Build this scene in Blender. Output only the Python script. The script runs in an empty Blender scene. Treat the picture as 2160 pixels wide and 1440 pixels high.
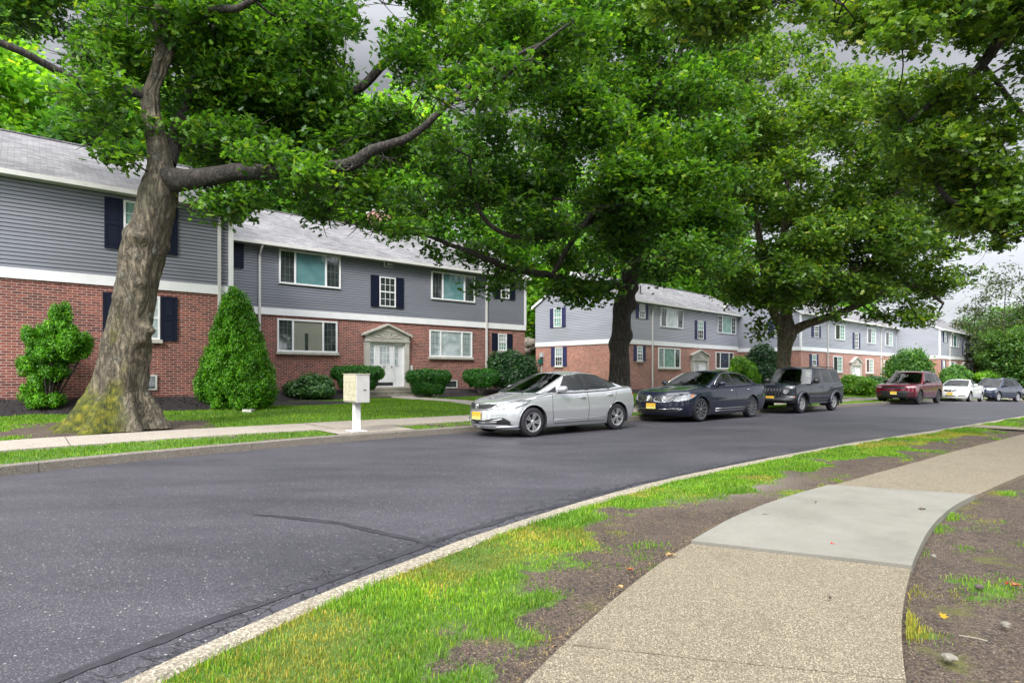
import bpy, bmesh, math, random
import numpy as np
from mathutils import Vector, Matrix

# ------------------------------------------------------------------ camera, sky, sun, exposure
F = 1250.0; HZ = 790.0; CX = 1080.0; CAMH = 1.38      # measured on the 2160 px wide photo
scene = bpy.context.scene
scn_col = scene.collection
R = math.radians
cam = bpy.data.cameras.new("camera")
cam.lens = F / 2160 * 36; cam.sensor_width = 36; cam.shift_y = 70.0 / 2160
cam.clip_start = 0.05; cam.clip_end = 2000
cam_o = bpy.data.objects.new("camera", cam); scn_col.objects.link(cam_o)
cam_o.location = (0, 0, CAMH); cam_o.rotation_euler = (R(90), 0, 0)
scene.camera = cam_o

SUN_EL, SUN_AZ = 40.0, 200.0      # azimuth measured clockwise from +Y: behind the camera, to the left
world = bpy.data.worlds.new("World"); scene.world = world; world.use_nodes = True
wn = world.node_tree.nodes; wl = world.node_tree.links; wn.clear()
wo = wn.new("ShaderNodeOutputWorld"); wb = wn.new("ShaderNodeBackground")
sky = wn.new("ShaderNodeTexSky"); sky.sky_type = 'NISHITA'; sky.sun_disc = False
sky.sun_elevation = R(SUN_EL); sky.sun_rotation = R(SUN_AZ); sky.altitude = 50; sky.dust_density = 2
tc = wn.new("ShaderNodeTexCoord"); sep = wn.new("ShaderNodeSeparateXYZ")
wl.new(tc.outputs['Generated'], sep.inputs[0])
# cloud layer: grey deck, pale at the horizon, boosted overhead to light the scene
ramp = wn.new("ShaderNodeValToRGB"); cr = ramp.color_ramp
cr.elements[0].position = 0.0; cr.elements[0].color = (.58, .60, .63, 1)
cr.elements[1].position = 1.0; cr.elements[1].color = (1.5, 1.53, 1.6, 1)
for p, c in ((.10, (.50, .52, .55, 1)), (.22, (.42, .435, .465, 1)), (.42, (.25, .254, .27, 1)), (.60, (.55, .56, .60, 1)), (.8, (1.2, 1.22, 1.28, 1))):
    e = cr.elements.new(p); e.color = c
mulz = wn.new("ShaderNodeMath"); mulz.operation = 'ABSOLUTE'
wl.new(sep.outputs['Z'], mulz.inputs[0]); wl.new(mulz.outputs[0], ramp.inputs[0])
nz = wn.new("ShaderNodeTexNoise"); nz.inputs['Scale'].default_value = 3.2; nz.inputs['Detail'].default_value = 5
mp = wn.new("ShaderNodeMapping"); mp.inputs['Scale'].default_value = (1, 1, 3.5)
wl.new(tc.outputs['Generated'], mp.inputs[0]); wl.new(mp.outputs[0], nz.inputs['Vector'])
mr = wn.new("ShaderNodeMapRange"); mr.inputs['From Min'].default_value = .3; mr.inputs['From Max'].default_value = .7
mr.inputs['To Min'].default_value = .72; mr.inputs['To Max'].default_value = 1.28
wl.new(nz.outputs[0], mr.inputs[0])
# the unseen sky behind the camera is boosted to light the scene
mry = wn.new("ShaderNodeMapRange"); mry.inputs['From Min'].default_value = .15; mry.inputs['From Max'].default_value = -.6
mry.inputs['To Min'].default_value = 1.0; mry.inputs['To Max'].default_value = 4.2
wl.new(sep.outputs['Y'], mry.inputs[0])
mm = wn.new("ShaderNodeMath"); mm.operation = 'MULTIPLY'
wl.new(mr.outputs[0], mm.inputs[0]); wl.new(mry.outputs[0], mm.inputs[1])
vm = wn.new("ShaderNodeVectorMath"); vm.operation = 'SCALE'
wl.new(ramp.outputs[0], vm.inputs[0]); wl.new(mm.outputs[0], vm.inputs['Scale'])
sk = wn.new("ShaderNodeVectorMath"); sk.operation = 'SCALE'; sk.inputs['Scale'].default_value = 0.06
wl.new(sky.outputs[0], sk.inputs[0])
mx = wn.new("ShaderNodeMix"); mx.data_type = 'VECTOR'; mx.inputs[0].default_value = 0.90
wl.new(sk.outputs[0], mx.inputs[4]); wl.new(vm.outputs[0], mx.inputs[5])
wl.new(mx.outputs[1], wb.inputs[0]); wb.inputs[1].default_value = 0.78
wl.new(wb.outputs[0], wo.inputs[0])

sl = bpy.data.lights.new("sun", 'SUN'); sl.energy = 1.5; sl.angle = R(12); sl.color = (1, .95, .88)
so = bpy.data.objects.new("sun", sl); scn_col.objects.link(so)
az = R(SUN_AZ); el = R(SUN_EL)
sdir = Vector((math.sin(az) * math.cos(el), math.cos(az) * math.cos(el), math.sin(el)))
so.rotation_euler = (-sdir).to_track_quat('-Z', 'Y').to_euler(); so.location = (0, -20, 40)
vs = scene.view_settings; vs.view_transform = 'Standard'; vs.look = 'None'; vs.gamma = 1; vs.exposure = 1.2
scene.cycles.use_denoising = True; scene.cycles.max_bounces = 6; scene.cycles.transparent_max_bounces = 8
scene.cycles.caustics_reflective = False; scene.cycles.caustics_refractive = False
rng = np.random.default_rng(7); random.seed(7)

# ------------------------------------------------------------------ road frame: t along the road, n across it (away from the camera)
A = R(50.6); E1 = np.array([math.sin(A), math.cos(A)]); E2 = np.array([-math.cos(A), math.sin(A)])
T0, RAD, NC = 45.0, 48.0, 8.0
def TN(t, n):
    t = np.asarray(t, float); n = np.asarray(n, float)
    p = np.multiply.outer(t, E1) + np.multiply.outer(n, E2) if t.ndim == 0 else t[..., None] * E1 + n[..., None] * E2
    phi = np.clip((t - T0) / RAD, 0, 1.5); c = T0 * E1 + (NC - RAD) * E2; r = RAD + n - NC
    q = c + (r * np.sin(phi))[..., None] * E1 + (r * np.cos(phi))[..., None] * E2
    return np.where((t > T0)[..., None], q, p)
def sstep(x): x = np.clip(x, 0, 1); return x * x * (3 - 2 * x)
def hroad(t): t = np.asarray(t, float); return -.0088 * np.clip(t - 12, 0, 32) - .029 * np.clip(t - 44, 0, 17)
def tab(x, T): return np.interp(x, [a for a, b in T], [b for a, b in T])
NEARC = [(-30, -30), (-12, -9), (-6, -2.5), (-3, .3), (-1, 2.0), (.39, 2.84), (.62, 2.98), (1.22, 3.17), (1.96, 3.44), (3.2, 3.78), (4.3, 4.0), (5.96, 4.24), (8, 4.34), (11.3, 4.38), (16.9, 4.3), (26, 4.35), (100, 4.35)]
FARC = [(-30, -14), (-12, 2.5), (-6, 7.6), (-3, 9.5), (-.27, 10.81), (1.27, 11.22), (3.2, 11.55), (5.2, 11.75), (8.46, 11.75), (12, 11.7), (30, 11.9), (100, 12.2)]
def smooth_tab(T):
    xs = np.arange(-30, 100.01, .25); ys = tab(xs, T); k = np.ones(7) / 7
    yp = np.convolve(np.pad(ys, 3, 'edge'), k, 'valid'); return list(zip(xs, yp))
NEARC = smooth_tab(NEARC); FARC = smooth_tab(FARC)
SWL = smooth_tab([(-30, -8), (-6, -1.6), (-2, .35), (0, 1.2), (1.61, 1.87), (2.7, 2.28), (3.85, 2.60), (5.35, 2.88), (6.26, 2.92), (8, 2.90), (16.6, 2.92), (100, 2.95)])
SWR = smooth_tab([(-30, -10), (-6, -3.2), (-2, -1.3), (0, -.45), (1.6, .35), (2.8, .886), (3.3, 1.04), (3.84, 1.19), (4.54, 1.36), (6.2, 1.66), (7.57, 1.72), (9.78, 1.68), (100, 1.6)])
FSN = [(-30, -11.5), (-12, 4.8), (-6, 9.8), (-.3, 12.6), (3, 13.0), (10, 12.85), (100, 13.6)]
FSF = [(-30, -9.6), (-12, 6.8), (-6, 11.8), (-.3, 14.5), (3, 14.9), (10, 14.75), (100, 15.2)]
FSN = smooth_tab(FSN); FSF = smooth_tab(FSF)
def wall_n(t): return np.interp(t, [-40, 5.2, 5.5, 24, 28, 46.8, 47.1, 64.4, 65.4, 78, 100], [21.4, 21.4, 25.8, 25.8, 26.0, 27.4, 22.0, 28.4, 24.9, 38, 42])
def hill_n(t): return np.interp(t, [-40, 45, 66, 80, 100], [36, 37, 44, 54, 58])
def gz(t, n):
    """ground height"""
    t = np.asarray(t, float); n = np.asarray(n, float)
    fc = tab(t, FARC); nc = tab(t, NEARC)
    h = np.full(np.broadcast(t, n).shape, 0.0)
    h = np.where(n < nc + .02, .10, h)
    h = np.where((n >= nc + .02) & (n <= fc), -.10, h)
    far = .13 + .02 * sstep((n - 14.9) / 1.0) + .17 * sstep((n - 15.5) / 4.5)
    d = wall_n(t) - n
    far = far + np.where(t < 26, .36, .22) * sstep((1.9 - d) / 1.7)
    far = far + 13.0 * sstep((n - hill_n(t)) / 42.0)
    h = np.where(n > fc, far, h)
    return h + hroad(t)
def inv_tn(x, y):
    t = x * E1[0] + y * E1[1]; n = x * E2[0] + y * E2[1]
    if t > T0:
        cx_, cy_ = T0 * E1 + (NC - RAD) * E2; a = (x - cx_) * E1[0] + (y - cy_) * E1[1]; b = (x - cx_) * E2[0] + (y - cy_) * E2[1]
        t = T0 + math.atan2(a, b) * RAD; n = math.hypot(a, b) - RAD + NC
    return t, n
def ground_at(x, y):
    t, n = inv_tn(x, y); return float(gz(t, n))
def P3(px, py, z):      # photo pixel at depth z -> world point
    return Vector(((px - CX) / F * z, z, CAMH + (HZ - py) / F * z))

# ------------------------------------------------------------------ object helpers
def tag(o, label=None, cat=None, group=None, kind=None):
    for k, v in (('label', label), ('category', cat), ('group', group), ('kind', kind)):
        if v: o[k] = v
    return o
def link(name, me, parent=None, mats=()):
    for m in mats: me.materials.append(m)
    o = bpy.data.objects.new(name, me); scn_col.objects.link(o)
    if parent is not None: o.parent = parent
    return o
def empty(name, loc=(0, 0, 0), rz=0.0):
    o = bpy.data.objects.new(name, None); scn_col.objects.link(o); o.location = loc; o.rotation_euler = (0, 0, rz)
    o.empty_display_size = .2; return o
def np_mesh(name, V, Fc, smooth=False, midx=None):
    """Fc: (M,k) int array of same-size faces"""
    V = np.asarray(V, np.float32); Fc = np.asarray(Fc, np.int32)
    me = bpy.data.meshes.new(name); k = Fc.shape[1]
    me.vertices.add(len(V)); me.vertices.foreach_set('co', V.ravel())
    me.loops.add(Fc.size); me.loops.foreach_set('vertex_index', Fc.ravel())
    me.polygons.add(len(Fc)); me.polygons.foreach_set('loop_start', np.arange(0, Fc.size, k, dtype=np.int32))
    me.polygons.foreach_set('loop_total', np.full(len(Fc), k, np.int32))
    if midx is not None: me.polygons.foreach_set('material_index', np.asarray(midx, np.int32))
    me.polygons.foreach_set('use_smooth', np.full(len(Fc), smooth))
    me.update(calc_edges=True); return me
def attr(me, name, vals):
    a = me.attributes.new(name, 'FLOAT', 'POINT'); a.data.foreach_set('value', np.asarray(vals, np.float32))
def box_uv(me):
    n = len(me.loops); vi = np.empty(n, np.int32); me.loops.foreach_get('vertex_index', vi)
    co = np.empty(len(me.vertices) * 3, np.float32); me.vertices.foreach_get('co', co); co = co.reshape(-1, 3)
    uv = np.empty((n, 2), np.float32)
    for p in me.polygons:
        s = slice(p.loop_start, p.loop_start + p.loop_total); c = co[vi[s]]; a = [abs(q) for q in p.normal]
        if a[2] > .94: uv[s] = c[:, [0, 1]]
        elif a[0] > a[1]: uv[s] = c[:, [1, 2]]
        elif a[2] > .3: uv[s, 0] = c[:, 0]; uv[s, 1] = c[:, 1] / max(a[2], .3)
        else: uv[s] = c[:, [0, 2]]
    l = me.uv_layers.new(name='uv'); l.data.foreach_set('uv', uv.ravel())
class MB:
    """collects shapes; build() makes ONE mesh object"""
    def __init__(s): s.v = []; s.f = []; s.m = []
    def quad(s, pts, mi=0):
        b = len(s.v); s.v += [tuple(p) for p in pts]; s.f.append(tuple(range(b, b + len(pts)))); s.m.append(mi); return s
    def box(s, x0, x1, y0, y1, z0, z1, mi=0):
        b = len(s.v); s.v += [(x, y, z) for z in (z0, z1) for x, y in ((x0, y0), (x1, y0), (x1, y1), (x0, y1))]
        for f in ((3, 2, 1, 0), (4, 5, 6, 7), (0, 1, 5, 4), (1, 2, 6, 5), (2, 3, 7, 6), (3, 0, 4, 7)):
            s.f.append(tuple(b + i for i in f)); s.m.append(mi)
        return s
    def prism(s, poly, y0, y1, mi=0):     # poly in (x,z), extruded along y
        n = len(poly); b = len(s.v)
        s.v += [(x, y0, z) for x, z in poly] + [(x, y1, z) for x, z in poly]
        s.f.append(tuple(b + i for i in range(n))); s.f.append(tuple(b + n + i for i in reversed(range(n)))); s.m += [mi, mi]
        for i in range(n):
            j = (i + 1) % n; s.f.append((b + i, b + n + i, b + n + j, b + j)); s.m.append(mi)
        return s
    def tube(s, pts, rad, seg=8, mi=0, cap=True):
        V, Q = tube_np([tuple(p) for p in pts], rad, seg); b = len(s.v)
        s.v += [tuple(p) for p in V]; s.f += [tuple(b + i for i in q) for q in Q.tolist()]; s.m += [mi] * len(Q)
        if cap:
            s.f.append(tuple(b + i for i in range(seg))); s.f.append(tuple(b + len(V) - seg + i for i in range(seg))); s.m += [mi, mi]
        return s
    def xf(s, M, start=0):
        for i in range(start, len(s.v)): s.v[i] = tuple(M @ Vector(s.v[i]))
        return s
    def build(s, name, mats, parent=None, smooth=False, bevel=0, fix=True):
        me = bpy.data.meshes.new(name); me.from_pydata(s.v, [], s.f)
        me.polygons.foreach_set('material_index', s.m)
        if fix:
            bm = bmesh.new(); bm.from_mesh(me); bmesh.ops.recalc_face_normals(bm, faces=bm.faces); bm.to_mesh(me); bm.free()
        if smooth: me.polygons.foreach_set('use_smooth', [True] * len(me.polygons))
        me.update(); box_uv(me)
        o = link(name, me, parent, mats if isinstance(mats, (list, tuple)) else [mats])
        if bevel:
            b = o.modifiers.new('bevel', 'BEVEL'); b.width = bevel; b.segments = 2; b.limit_method = 'ANGLE'
        return o
def tube_np(pts, rad, seg=8):
    P = np.array([tuple(p) for p in pts], float); n = len(P)
    rad = np.full(n, rad, float) if np.isscalar(rad) else np.asarray(rad, float)
    T = np.gradient(P, axis=0); T /= np.linalg.norm(T, axis=1)[:, None] + 1e-9
    up = np.array([0, 0, 1.]) if abs(T[0][2]) < .9 else np.array([1., 0, 0])
    N = np.cross(T[0], up); N /= np.linalg.norm(N); a = np.linspace(0, 2 * np.pi, seg, endpoint=False); rows = []
    for i in range(n):
        N = N - T[i] * N.dot(T[i]); N /= np.linalg.norm(N) + 1e-9; B = np.cross(T[i], N)
        rows.append(P[i] + rad[i] * (np.cos(a)[:, None] * N + np.sin(a)[:, None] * B))
    V = np.concatenate(rows); Q = []
    i0 = np.arange(n - 1)[:, None] * seg; j = np.arange(seg)[None]; j2 = (j + 1) % seg
    Q = np.stack([i0 + j, i0 + j2, i0 + seg + j2, i0 + seg + j], -1).reshape(-1, 4)
    return V, Q
def vnoise(x, y, seed=0):
    """value noise on the plane, 0..1"""
    xi = np.floor(x).astype(int); yi = np.floor(y).astype(int); fx = sstep(x - xi); fy = sstep(y - yi)
    h = lambda a, b: ((np.sin(a * 127.1 + b * 311.7 + seed * 74.7) * 43758.5453) % 1.0)
    return (h(xi, yi) * (1 - fx) + h(xi + 1, yi) * fx) * (1 - fy) + (h(xi, yi + 1) * (1 - fx) + h(xi + 1, yi + 1) * fx) * fy
def fbm(x, y, seed=0, o=4): return sum(vnoise(x * 2 ** i, y * 2 ** i, seed + i) * .5 ** i for i in range(o)) / sum(.5 ** i for i in range(o))
def noise3(P, s, seed=0):
    return (fbm(P[:, 0] * s + P[:, 2] * s * .73 + 11.3, P[:, 1] * s - P[:, 2] * s * .61 + 4.1, seed, 3) + fbm(P[:, 0] * s * .9 - 7.7, P[:, 2] * s * 1.1 + P[:, 1] * .37 * s, seed + 9, 3)) / 2

# ------------------------------------------------------------------ materials
class NT:
    def __init__(s, name):
        s.m = bpy.data.materials.new(name); s.m.use_nodes = True; s.n = s.m.node_tree.nodes; s.l = s.m.node_tree.links
        s.b = s.n['Principled BSDF']
    def new(s, t, **kw):
        n = s.n.new('ShaderNode' + t)
        for k, v in kw.items():
            if k in n.inputs.keys(): n.inputs[k].default_value = v
            else: setattr(n, k, v)
        return n
    def coord(s, out='Object', scale=(1, 1, 1), rot=(0, 0, 0)):
        t = s.new('TexCoord'); m = s.new('Mapping'); m.inputs['Scale'].default_value = scale; m.inputs['Rotation'].default_value = rot
        s.l.new(t.outputs[out], m.inputs[0]); return m.outputs[0]
    def noise(s, vec, scale, detail=4, rough=.55):
        n = s.new('TexNoise', Scale=scale, Detail=detail, Roughness=rough); s.l.new(vec, n.inputs['Vector']); return n.outputs[0]
    def ramp(s, fac, stops, interp='LINEAR'):
        r = s.new('ValToRGB'); r.color_ramp.interpolation = interp; e = r.color_ramp.elements
        e[0].position, e[0].color = stops[0][0], (*stops[0][1], 1); e[1].position, e[1].color = stops[-1][0], (*stops[-1][1], 1)
        for p, c in stops[1:-1]: q = e.new(p); q.color = (*c, 1)
        s.l.new(fac, r.inputs[0]); return r.outputs[0]
    def mix(s, fac, a, b, typ='MIX'):
        n = s.new('Mix', data_type='RGBA', blend_type=typ)
        for sock, v in ((n.inputs[0], fac), (n.inputs[6], a), (n.inputs[7], b)):
            if hasattr(v, 'links') or isinstance(v, bpy.types.NodeSocket): s.l.new(v, sock)
            else: sock.default_value = v if isinstance(v, float) else (*v, 1)
        return n.outputs[2]
    def math(s, op, a, b=0.0):
        n = s.new('Math', operation=op)
        for sock, v in ((n.inputs[0], a), (n.inputs[1], b)):
            if isinstance(v, bpy.types.NodeSocket): s.l.new(v, sock)
            else: sock.default_value = v
        return n.outputs[0]
    def attr(s, name): return s.new('Attribute', attribute_name=name).outputs['Fac']
    def bump(s, h, strength=.3, dist=.02):
        b = s.new('Bump', Strength=strength, Distance=dist); s.l.new(h, b.inputs['Height']); s.l.new(b.outputs[0], s.b.inputs['Normal']); return b
    def set(s, color=None, rough=.6, **kw):
        if color is not None:
            if isinstance(color, bpy.types.NodeSocket): s.l.new(color, s.b.inputs['Base Color'])
            else: s.b.inputs['Base Color'].default_value = (*color, 1)
        if isinstance(rough, bpy.types.NodeSocket): s.l.new(rough, s.b.inputs['Roughness'])
        else: s.b.inputs['Roughness'].default_value = rough
        for k, v in kw.items(): s.b.inputs[k].default_value = v
        return s.m
def mul(c, f): return tuple(x * f for x in c)
def basic(name, c, rough=.6, var=.12, scale=6, bump=.1, bscale=60, **kw):
    n = NT(name); v = n.coord(); f = n.noise(v, scale)
    col = n.ramp(f, [(.3, mul(c, 1 - var)), (.7, mul(c, 1 + var))])
    if bump: n.bump(n.noise(v, bscale, 3), bump, .005)
    return n.set(col, rough, **kw)
M = {}
# asphalt
n = NT('asphalt'); v = n.coord(); big = n.noise(v, .35, 5); fine = n.noise(v, 160, 2); med = n.noise(v, 38, 3)
c = n.ramp(big, [(.35, (.024, .0228, .031)), (.65, (.037, .035, .046))])
c = n.mix(n.ramp(fine, [(.40, (0, 0, 0)), (.62, (1, 1, 1))]), c, (.064, .061, .074))
c = n.mix(n.ramp(med, [(.32, (.9, .9, .9)), (.44, (0, 0, 0))]), c, (.030, .029, .038))
vo = n.new('TexVoronoi', Scale=26.0, Randomness=1.0); n.l.new(v, vo.inputs['Vector'])
sp = n.new('TexWhiteNoise'); n.l.new(vo.outputs['Position'], sp.inputs[0])
near_c = n.math('LESS_THAN', vo.outputs['Distance'], .17); pick = n.math('GREATER_THAN', sp.outputs['Value'], .80)
c = n.mix(n.math('MULTIPLY', near_c, pick), c, (.26, .245, .235))
vo2 = n.new('TexVoronoi', Scale=75.0); n.l.new(v, vo2.inputs['Vector']); sp2 = n.new('TexWhiteNoise'); n.l.new(vo2.outputs['Position'], sp2.inputs[0])
c = n.mix(n.math('MULTIPLY', n.math('LESS_THAN', vo2.outputs['Distance'], .34), n.math('GREATER_THAN', sp2.outputs['Value'], .62)), c, (.125, .119, .118))
wp = n.ramp(n.noise(n.coord(scale=(.35, .9, 1), rot=(0, 0, -.69)), 1.1, 5, .65), [(.35, (.72, .72, .74)), (.5, (1, 1, 1)), (.68, (1.32, 1.3, 1.27))]); c = n.mix(1.0, c, wp, 'MULTIPLY')
oil = n.ramp(n.noise(v, .9, 3, .5), [(.66, (0, 0, 0)), (.74, (.5, .5, .5))]); c = n.mix(oil, c, (.030, .028, .034))
# alligator cracks close to the kerb (attribute 'edge' = 1 beside the near kerb)
cv = n.coord(scale=(1, 1, 1)); dn = n.new('TexNoise', Scale=5.0, Detail=5); n.l.new(cv, dn.inputs['Vector'])
dv = n.new('VectorMath', operation='MULTIPLY_ADD'); n.l.new(dn.outputs['Color'], dv.inputs[0]); dv.inputs[1].default_value = (.35, .35, .35); n.l.new(cv, dv.inputs[2])
vc = n.new('TexVoronoi', Scale=6.5, feature='DISTANCE_TO_EDGE'); n.l.new(dv.outputs[0], vc.inputs['Vector'])
crack = n.ramp(vc.outputs['Distance'], [(.0, (1, 1, 1)), (.085, (0, 0, 0))])
ed = n.math('MULTIPLY', crack, n.attr('edge'))
c = n.mix(ed, c, (.016, .015, .02))
# a few long random cracks
w2 = n.new('TexVoronoi', Scale=.42, feature='DISTANCE_TO_EDGE'); n.l.new(dv.outputs[0], w2.inputs['Vector'])
lc = n.math('MULTIPLY', n.ramp(w2.outputs['Distance'], [(.0, (1, 1, 1)), (.0035, (0, 0, 0))]), n.ramp(n.noise(v, .5, 2), [(.5, (0, 0, 0)), (.6, (.8, .8, .8))]))
c = n.mix(lc, c, (.03, .028, .036))
n.bump(n.math('SUBTRACT', n.math('ADD', fine, n.math('MULTIPLY', med, .6)), n.math('MULTIPLY', ed, 3.0)), .55, .012)
M['asphalt'] = n.set(c, .55)
M['tar'] = basic('tar', (.0235, .0225, .0295), .7, .45, 9, .6, 140)
# pebbled concrete and smooth concrete
def pebble(name, base, lo, hi, sc=120.0):
    n = NT(name); v = n.coord(); big = n.noise(v, 1.1, 5)
    c = n.ramp(big, [(.3, mul(base, .86)), (.7, mul(base, 1.1))])
    vo = n.new('TexVoronoi', Scale=sc); n.l.new(v, vo.inputs['Vector']); ws = n.new('TexWhiteNoise'); n.l.new(vo.outputs['Position'], ws.inputs[0])
    cc = n.ramp(ws.outputs['Value'], [(0, lo), (.25, mul(base, .65)), (.55, base), (.85, hi), (1, mul(hi, 1.25))])
    c = n.mix(.68, c, cc)
    c = n.mix(n.ramp(n.noise(v, 210, 2), [(.38, (.7, .7, .7)), (.5, (0, 0, 0))]), c, mul(base, .35))
    c = n.mix(n.ramp(n.noise(v, 2.6, 6, .7), [(.56, (0, 0, 0)), (.68, (.55, .55, .55))]), c, mul(base, .6))
    n.bump(vo.outputs['Distance'], .5, .008); return n.set(c, .8)
M['pebble'] = pebble('pebble_concrete', (.180, .148, .100), (.060, .046, .030), (.40, .35, .25), 190.0)
M['pebble_far'] = pebble('pebble_concrete_far', (.36, .31, .26), (.16, .13, .10), (.55, .5, .42))
M['curb'] = pebble('kerb_concrete', (.27, .235, .175), (.10, .085, .065), (.44, .40, .31), 90.0)
n = NT('slab_concrete'); v = n.coord(); b = n.noise(v, 1.6, 6, .65); f = n.noise(v, 120, 3)
c = n.ramp(b, [(.25, (.115, .108, .085)), (.5, (.180, .173, .142)), (.75, (.225, .218, .182))]); c = n.mix(n.ramp(f, [(.42, (.5, .5, .5)), (.55, (0, 0, 0))]), c, (.15, .148, .14)); c = n.mix(n.ramp(n.noise(v, 4.5, 7, .75), [(.50, (0, 0, 0)), (.66, (.55, .55, .55))]), c, (.17, .155, .125)); c = n.mix(n.ramp(n.noise(v, 300, 1), [(.60, (0, 0, 0)), (.66, (.5, .5, .5))]), c, (.34, .32, .27))
n.bump(f, .25, .004); M['slab'] = n.set(c, .85)
M['step'] = basic('step_concrete', (.26, .24, .19), .9, .3, 3, .4, 40)
# soil / lawn base: attribute 'grass' 1 = grass, 'mulch' 1 = dark mulch
n = NT('soil'); v = n.coord(); b = n.noise(v, 2.2, 6, .6); f = n.noise(v, 46, 6, .72)
dirt = n.mix(n.ramp(f, [(.36, (1, 1, 1)), (.56, (0, 0, 0))]), n.ramp(b, [(.3, (.072, .048, .034)), (.7, (.150, .106, .076))]), (.018, .012, .009))
dirt = n.mix(n.ramp(n.noise(v, 95, 3), [(.56, (0, 0, 0)), (.64, (.9, .9, .9))]), dirt, (.27, .215, .165)); dirt = n.mix(n.ramp(n.noise(v, 14, 4), [(.30, (.75, .75, .75)), (.45, (0, 0, 0))]), dirt, (.035, .027, .026))
moss = n.ramp(n.noise(v, 1.7, 5, .7), [(.58, (0, 0, 0)), (.68, (.7, .7, .7))])
dirt = n.mix(moss, dirt, (.13, .14, .022))
gr = n.ramp(n.noise(v, 9, 5), [(.3, (.06, .125, .014)), (.7, (.13, .225, .025))])
gm = n.ramp(n.math('ADD', n.attr('grass'), n.math('MULTIPLY', n.math('SUBTRACT', n.noise(v, 11, 5, .7), .5), 1.3)), [(.50, (0, 0, 0)), (.66, (1, 1, 1))]); c = n.mix(gm, dirt, gr)
mu = n.ramp(f, [(.38, (.006, .005, .006)), (.52, (.020, .016, .018)), (.68, (.075, .055, .052))])
c = n.mix(n.attr('mulch'), c, mu); c = n.mix(n.attr('pale'), c, (.26, .22, .19))
n.bump(n.math('ADD', f, n.noise(v, 130, 2)), .9, .03); M['soil'] = n.set(c, .95)
# brick
def brickmat(name, c1, c2, mort):
    n = NT(name); t = n.new('TexCoord'); br = n.new('TexBrick', Scale=1.0); br.inputs['Color1'].default_value = (*c1, 1); br.inputs['Color2'].default_value = (*c2, 1)
    br.inputs['Mortar'].default_value = (*mort, 1); br.inputs['Brick Width'].default_value = .225; br.inputs['Row Height'].default_value = .075
    br.inputs['Mortar Size'].default_value = .0115; br.inputs['Mortar Smooth'].default_value = .15; br.inputs['Bias'].default_value = -.1
    nz_ = n.new('TexNoise', Scale=3.0, Detail=2); n.l.new(t.outputs['UV'], nz_.inputs['Vector'])
    va = n.new('VectorMath', operation='MULTIPLY_ADD'); n.l.new(nz_.outputs['Color'], va.inputs[0]); va.inputs[1].default_value = (.006, .006, 0); n.l.new(t.outputs['UV'], va.inputs[2])
    n.l.new(va.outputs[0], br.inputs['Vector'])
    big = n.ramp(n.noise(t.outputs['UV'], .55, 5), [(.3, (.78, .78, .80)), (.7, (1.18, 1.14, 1.12))])
    c = n.mix(1.0, br.outputs['Color'], big, 'MULTIPLY')
    d = n.ramp(n.noise(t.outputs['UV'], 7, 4), [(.30, (.62, .60, .62)), (.5, (1, 1, 1)), (.75, (1.15, 1.1, 1.05))]); c = n.mix(.8, c, n.mix(1.0, c, d, 'MULTIPLY'))
    ef = n.ramp(n.noise(t.outputs['UV'], 1.1, 6, .75), [(.64, (0, 0, 0)), (.76, (.5, .5, .5))]); c = n.mix(ef, c, (.55, .48, .46))
    n.bump(n.math('SUBTRACT', n.math('MULTIPLY', n.noise(t.outputs['UV'], 60, 3), .25), br.outputs['Fac']), .7, .012); return n.set(c, .85)
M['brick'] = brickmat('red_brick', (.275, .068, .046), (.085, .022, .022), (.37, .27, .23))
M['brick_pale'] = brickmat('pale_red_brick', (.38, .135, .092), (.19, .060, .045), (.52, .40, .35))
def soldier(name, c1, mort):
    n = NT(name); t = n.new('TexCoord'); br = n.new('TexBrick', Scale=1.0, offset=0.0); br.inputs['Color1'].default_value = (*c1, 1); br.inputs['Color2'].default_value = (*mul(c1, .45), 1)
    br.inputs['Mortar'].default_value = (*mort, 1); br.inputs['Brick Width'].default_value = .075; br.inputs['Row Height'].default_value = .4; br.inputs['Mortar Size'].default_value = .009
    n.l.new(t.outputs['UV'], br.inputs['Vector']); return n.set(br.outputs['Color'], .85)
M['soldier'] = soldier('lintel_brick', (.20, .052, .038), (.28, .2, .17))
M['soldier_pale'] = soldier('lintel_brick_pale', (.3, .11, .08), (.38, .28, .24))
def siding(name, c):
    n = NT(name); t = n.new('TexCoord'); m = n.new('Mapping'); m.inputs['Scale'].default_value = (.25, 1.0, 1); n.l.new(t.outputs['UV'], m.inputs[0])
    col = n.ramp(n.noise(m.outputs[0], 1.2, 5), [(.3, mul(c, .90)), (.7, mul(c, 1.08))])
    rowv = n.new('Mapping'); rowv.inputs['Scale'].default_value = (.12, 9.0, 1); n.l.new(t.outputs['UV'], rowv.inputs[0])
    col = n.mix(.5, col, n.mix(1.0, col, n.ramp(n.noise(rowv.outputs[0], 1.0, 2), [(.3, (.88, .88, .88)), (.7, (1.12, 1.12, 1.12))]), 'MULTIPLY'))
    g = n.new('Mapping'); g.inputs['Scale'].default_value = (8, 120, 1); n.l.new(t.outputs['UV'], g.inputs[0]); n.bump(n.noise(g.outputs[0], 1, 3), .2, .003)
    return n.set(col, .5)
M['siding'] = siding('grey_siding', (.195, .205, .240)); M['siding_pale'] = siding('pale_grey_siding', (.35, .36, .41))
n = NT('shingle'); t = n.new('TexCoord'); br = n.new('TexBrick', Scale=1.0); br.inputs['Color1'].default_value = (.20, .197, .20, 1); br.inputs['Color2'].default_value = (.105, .103, .108, 1)
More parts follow.
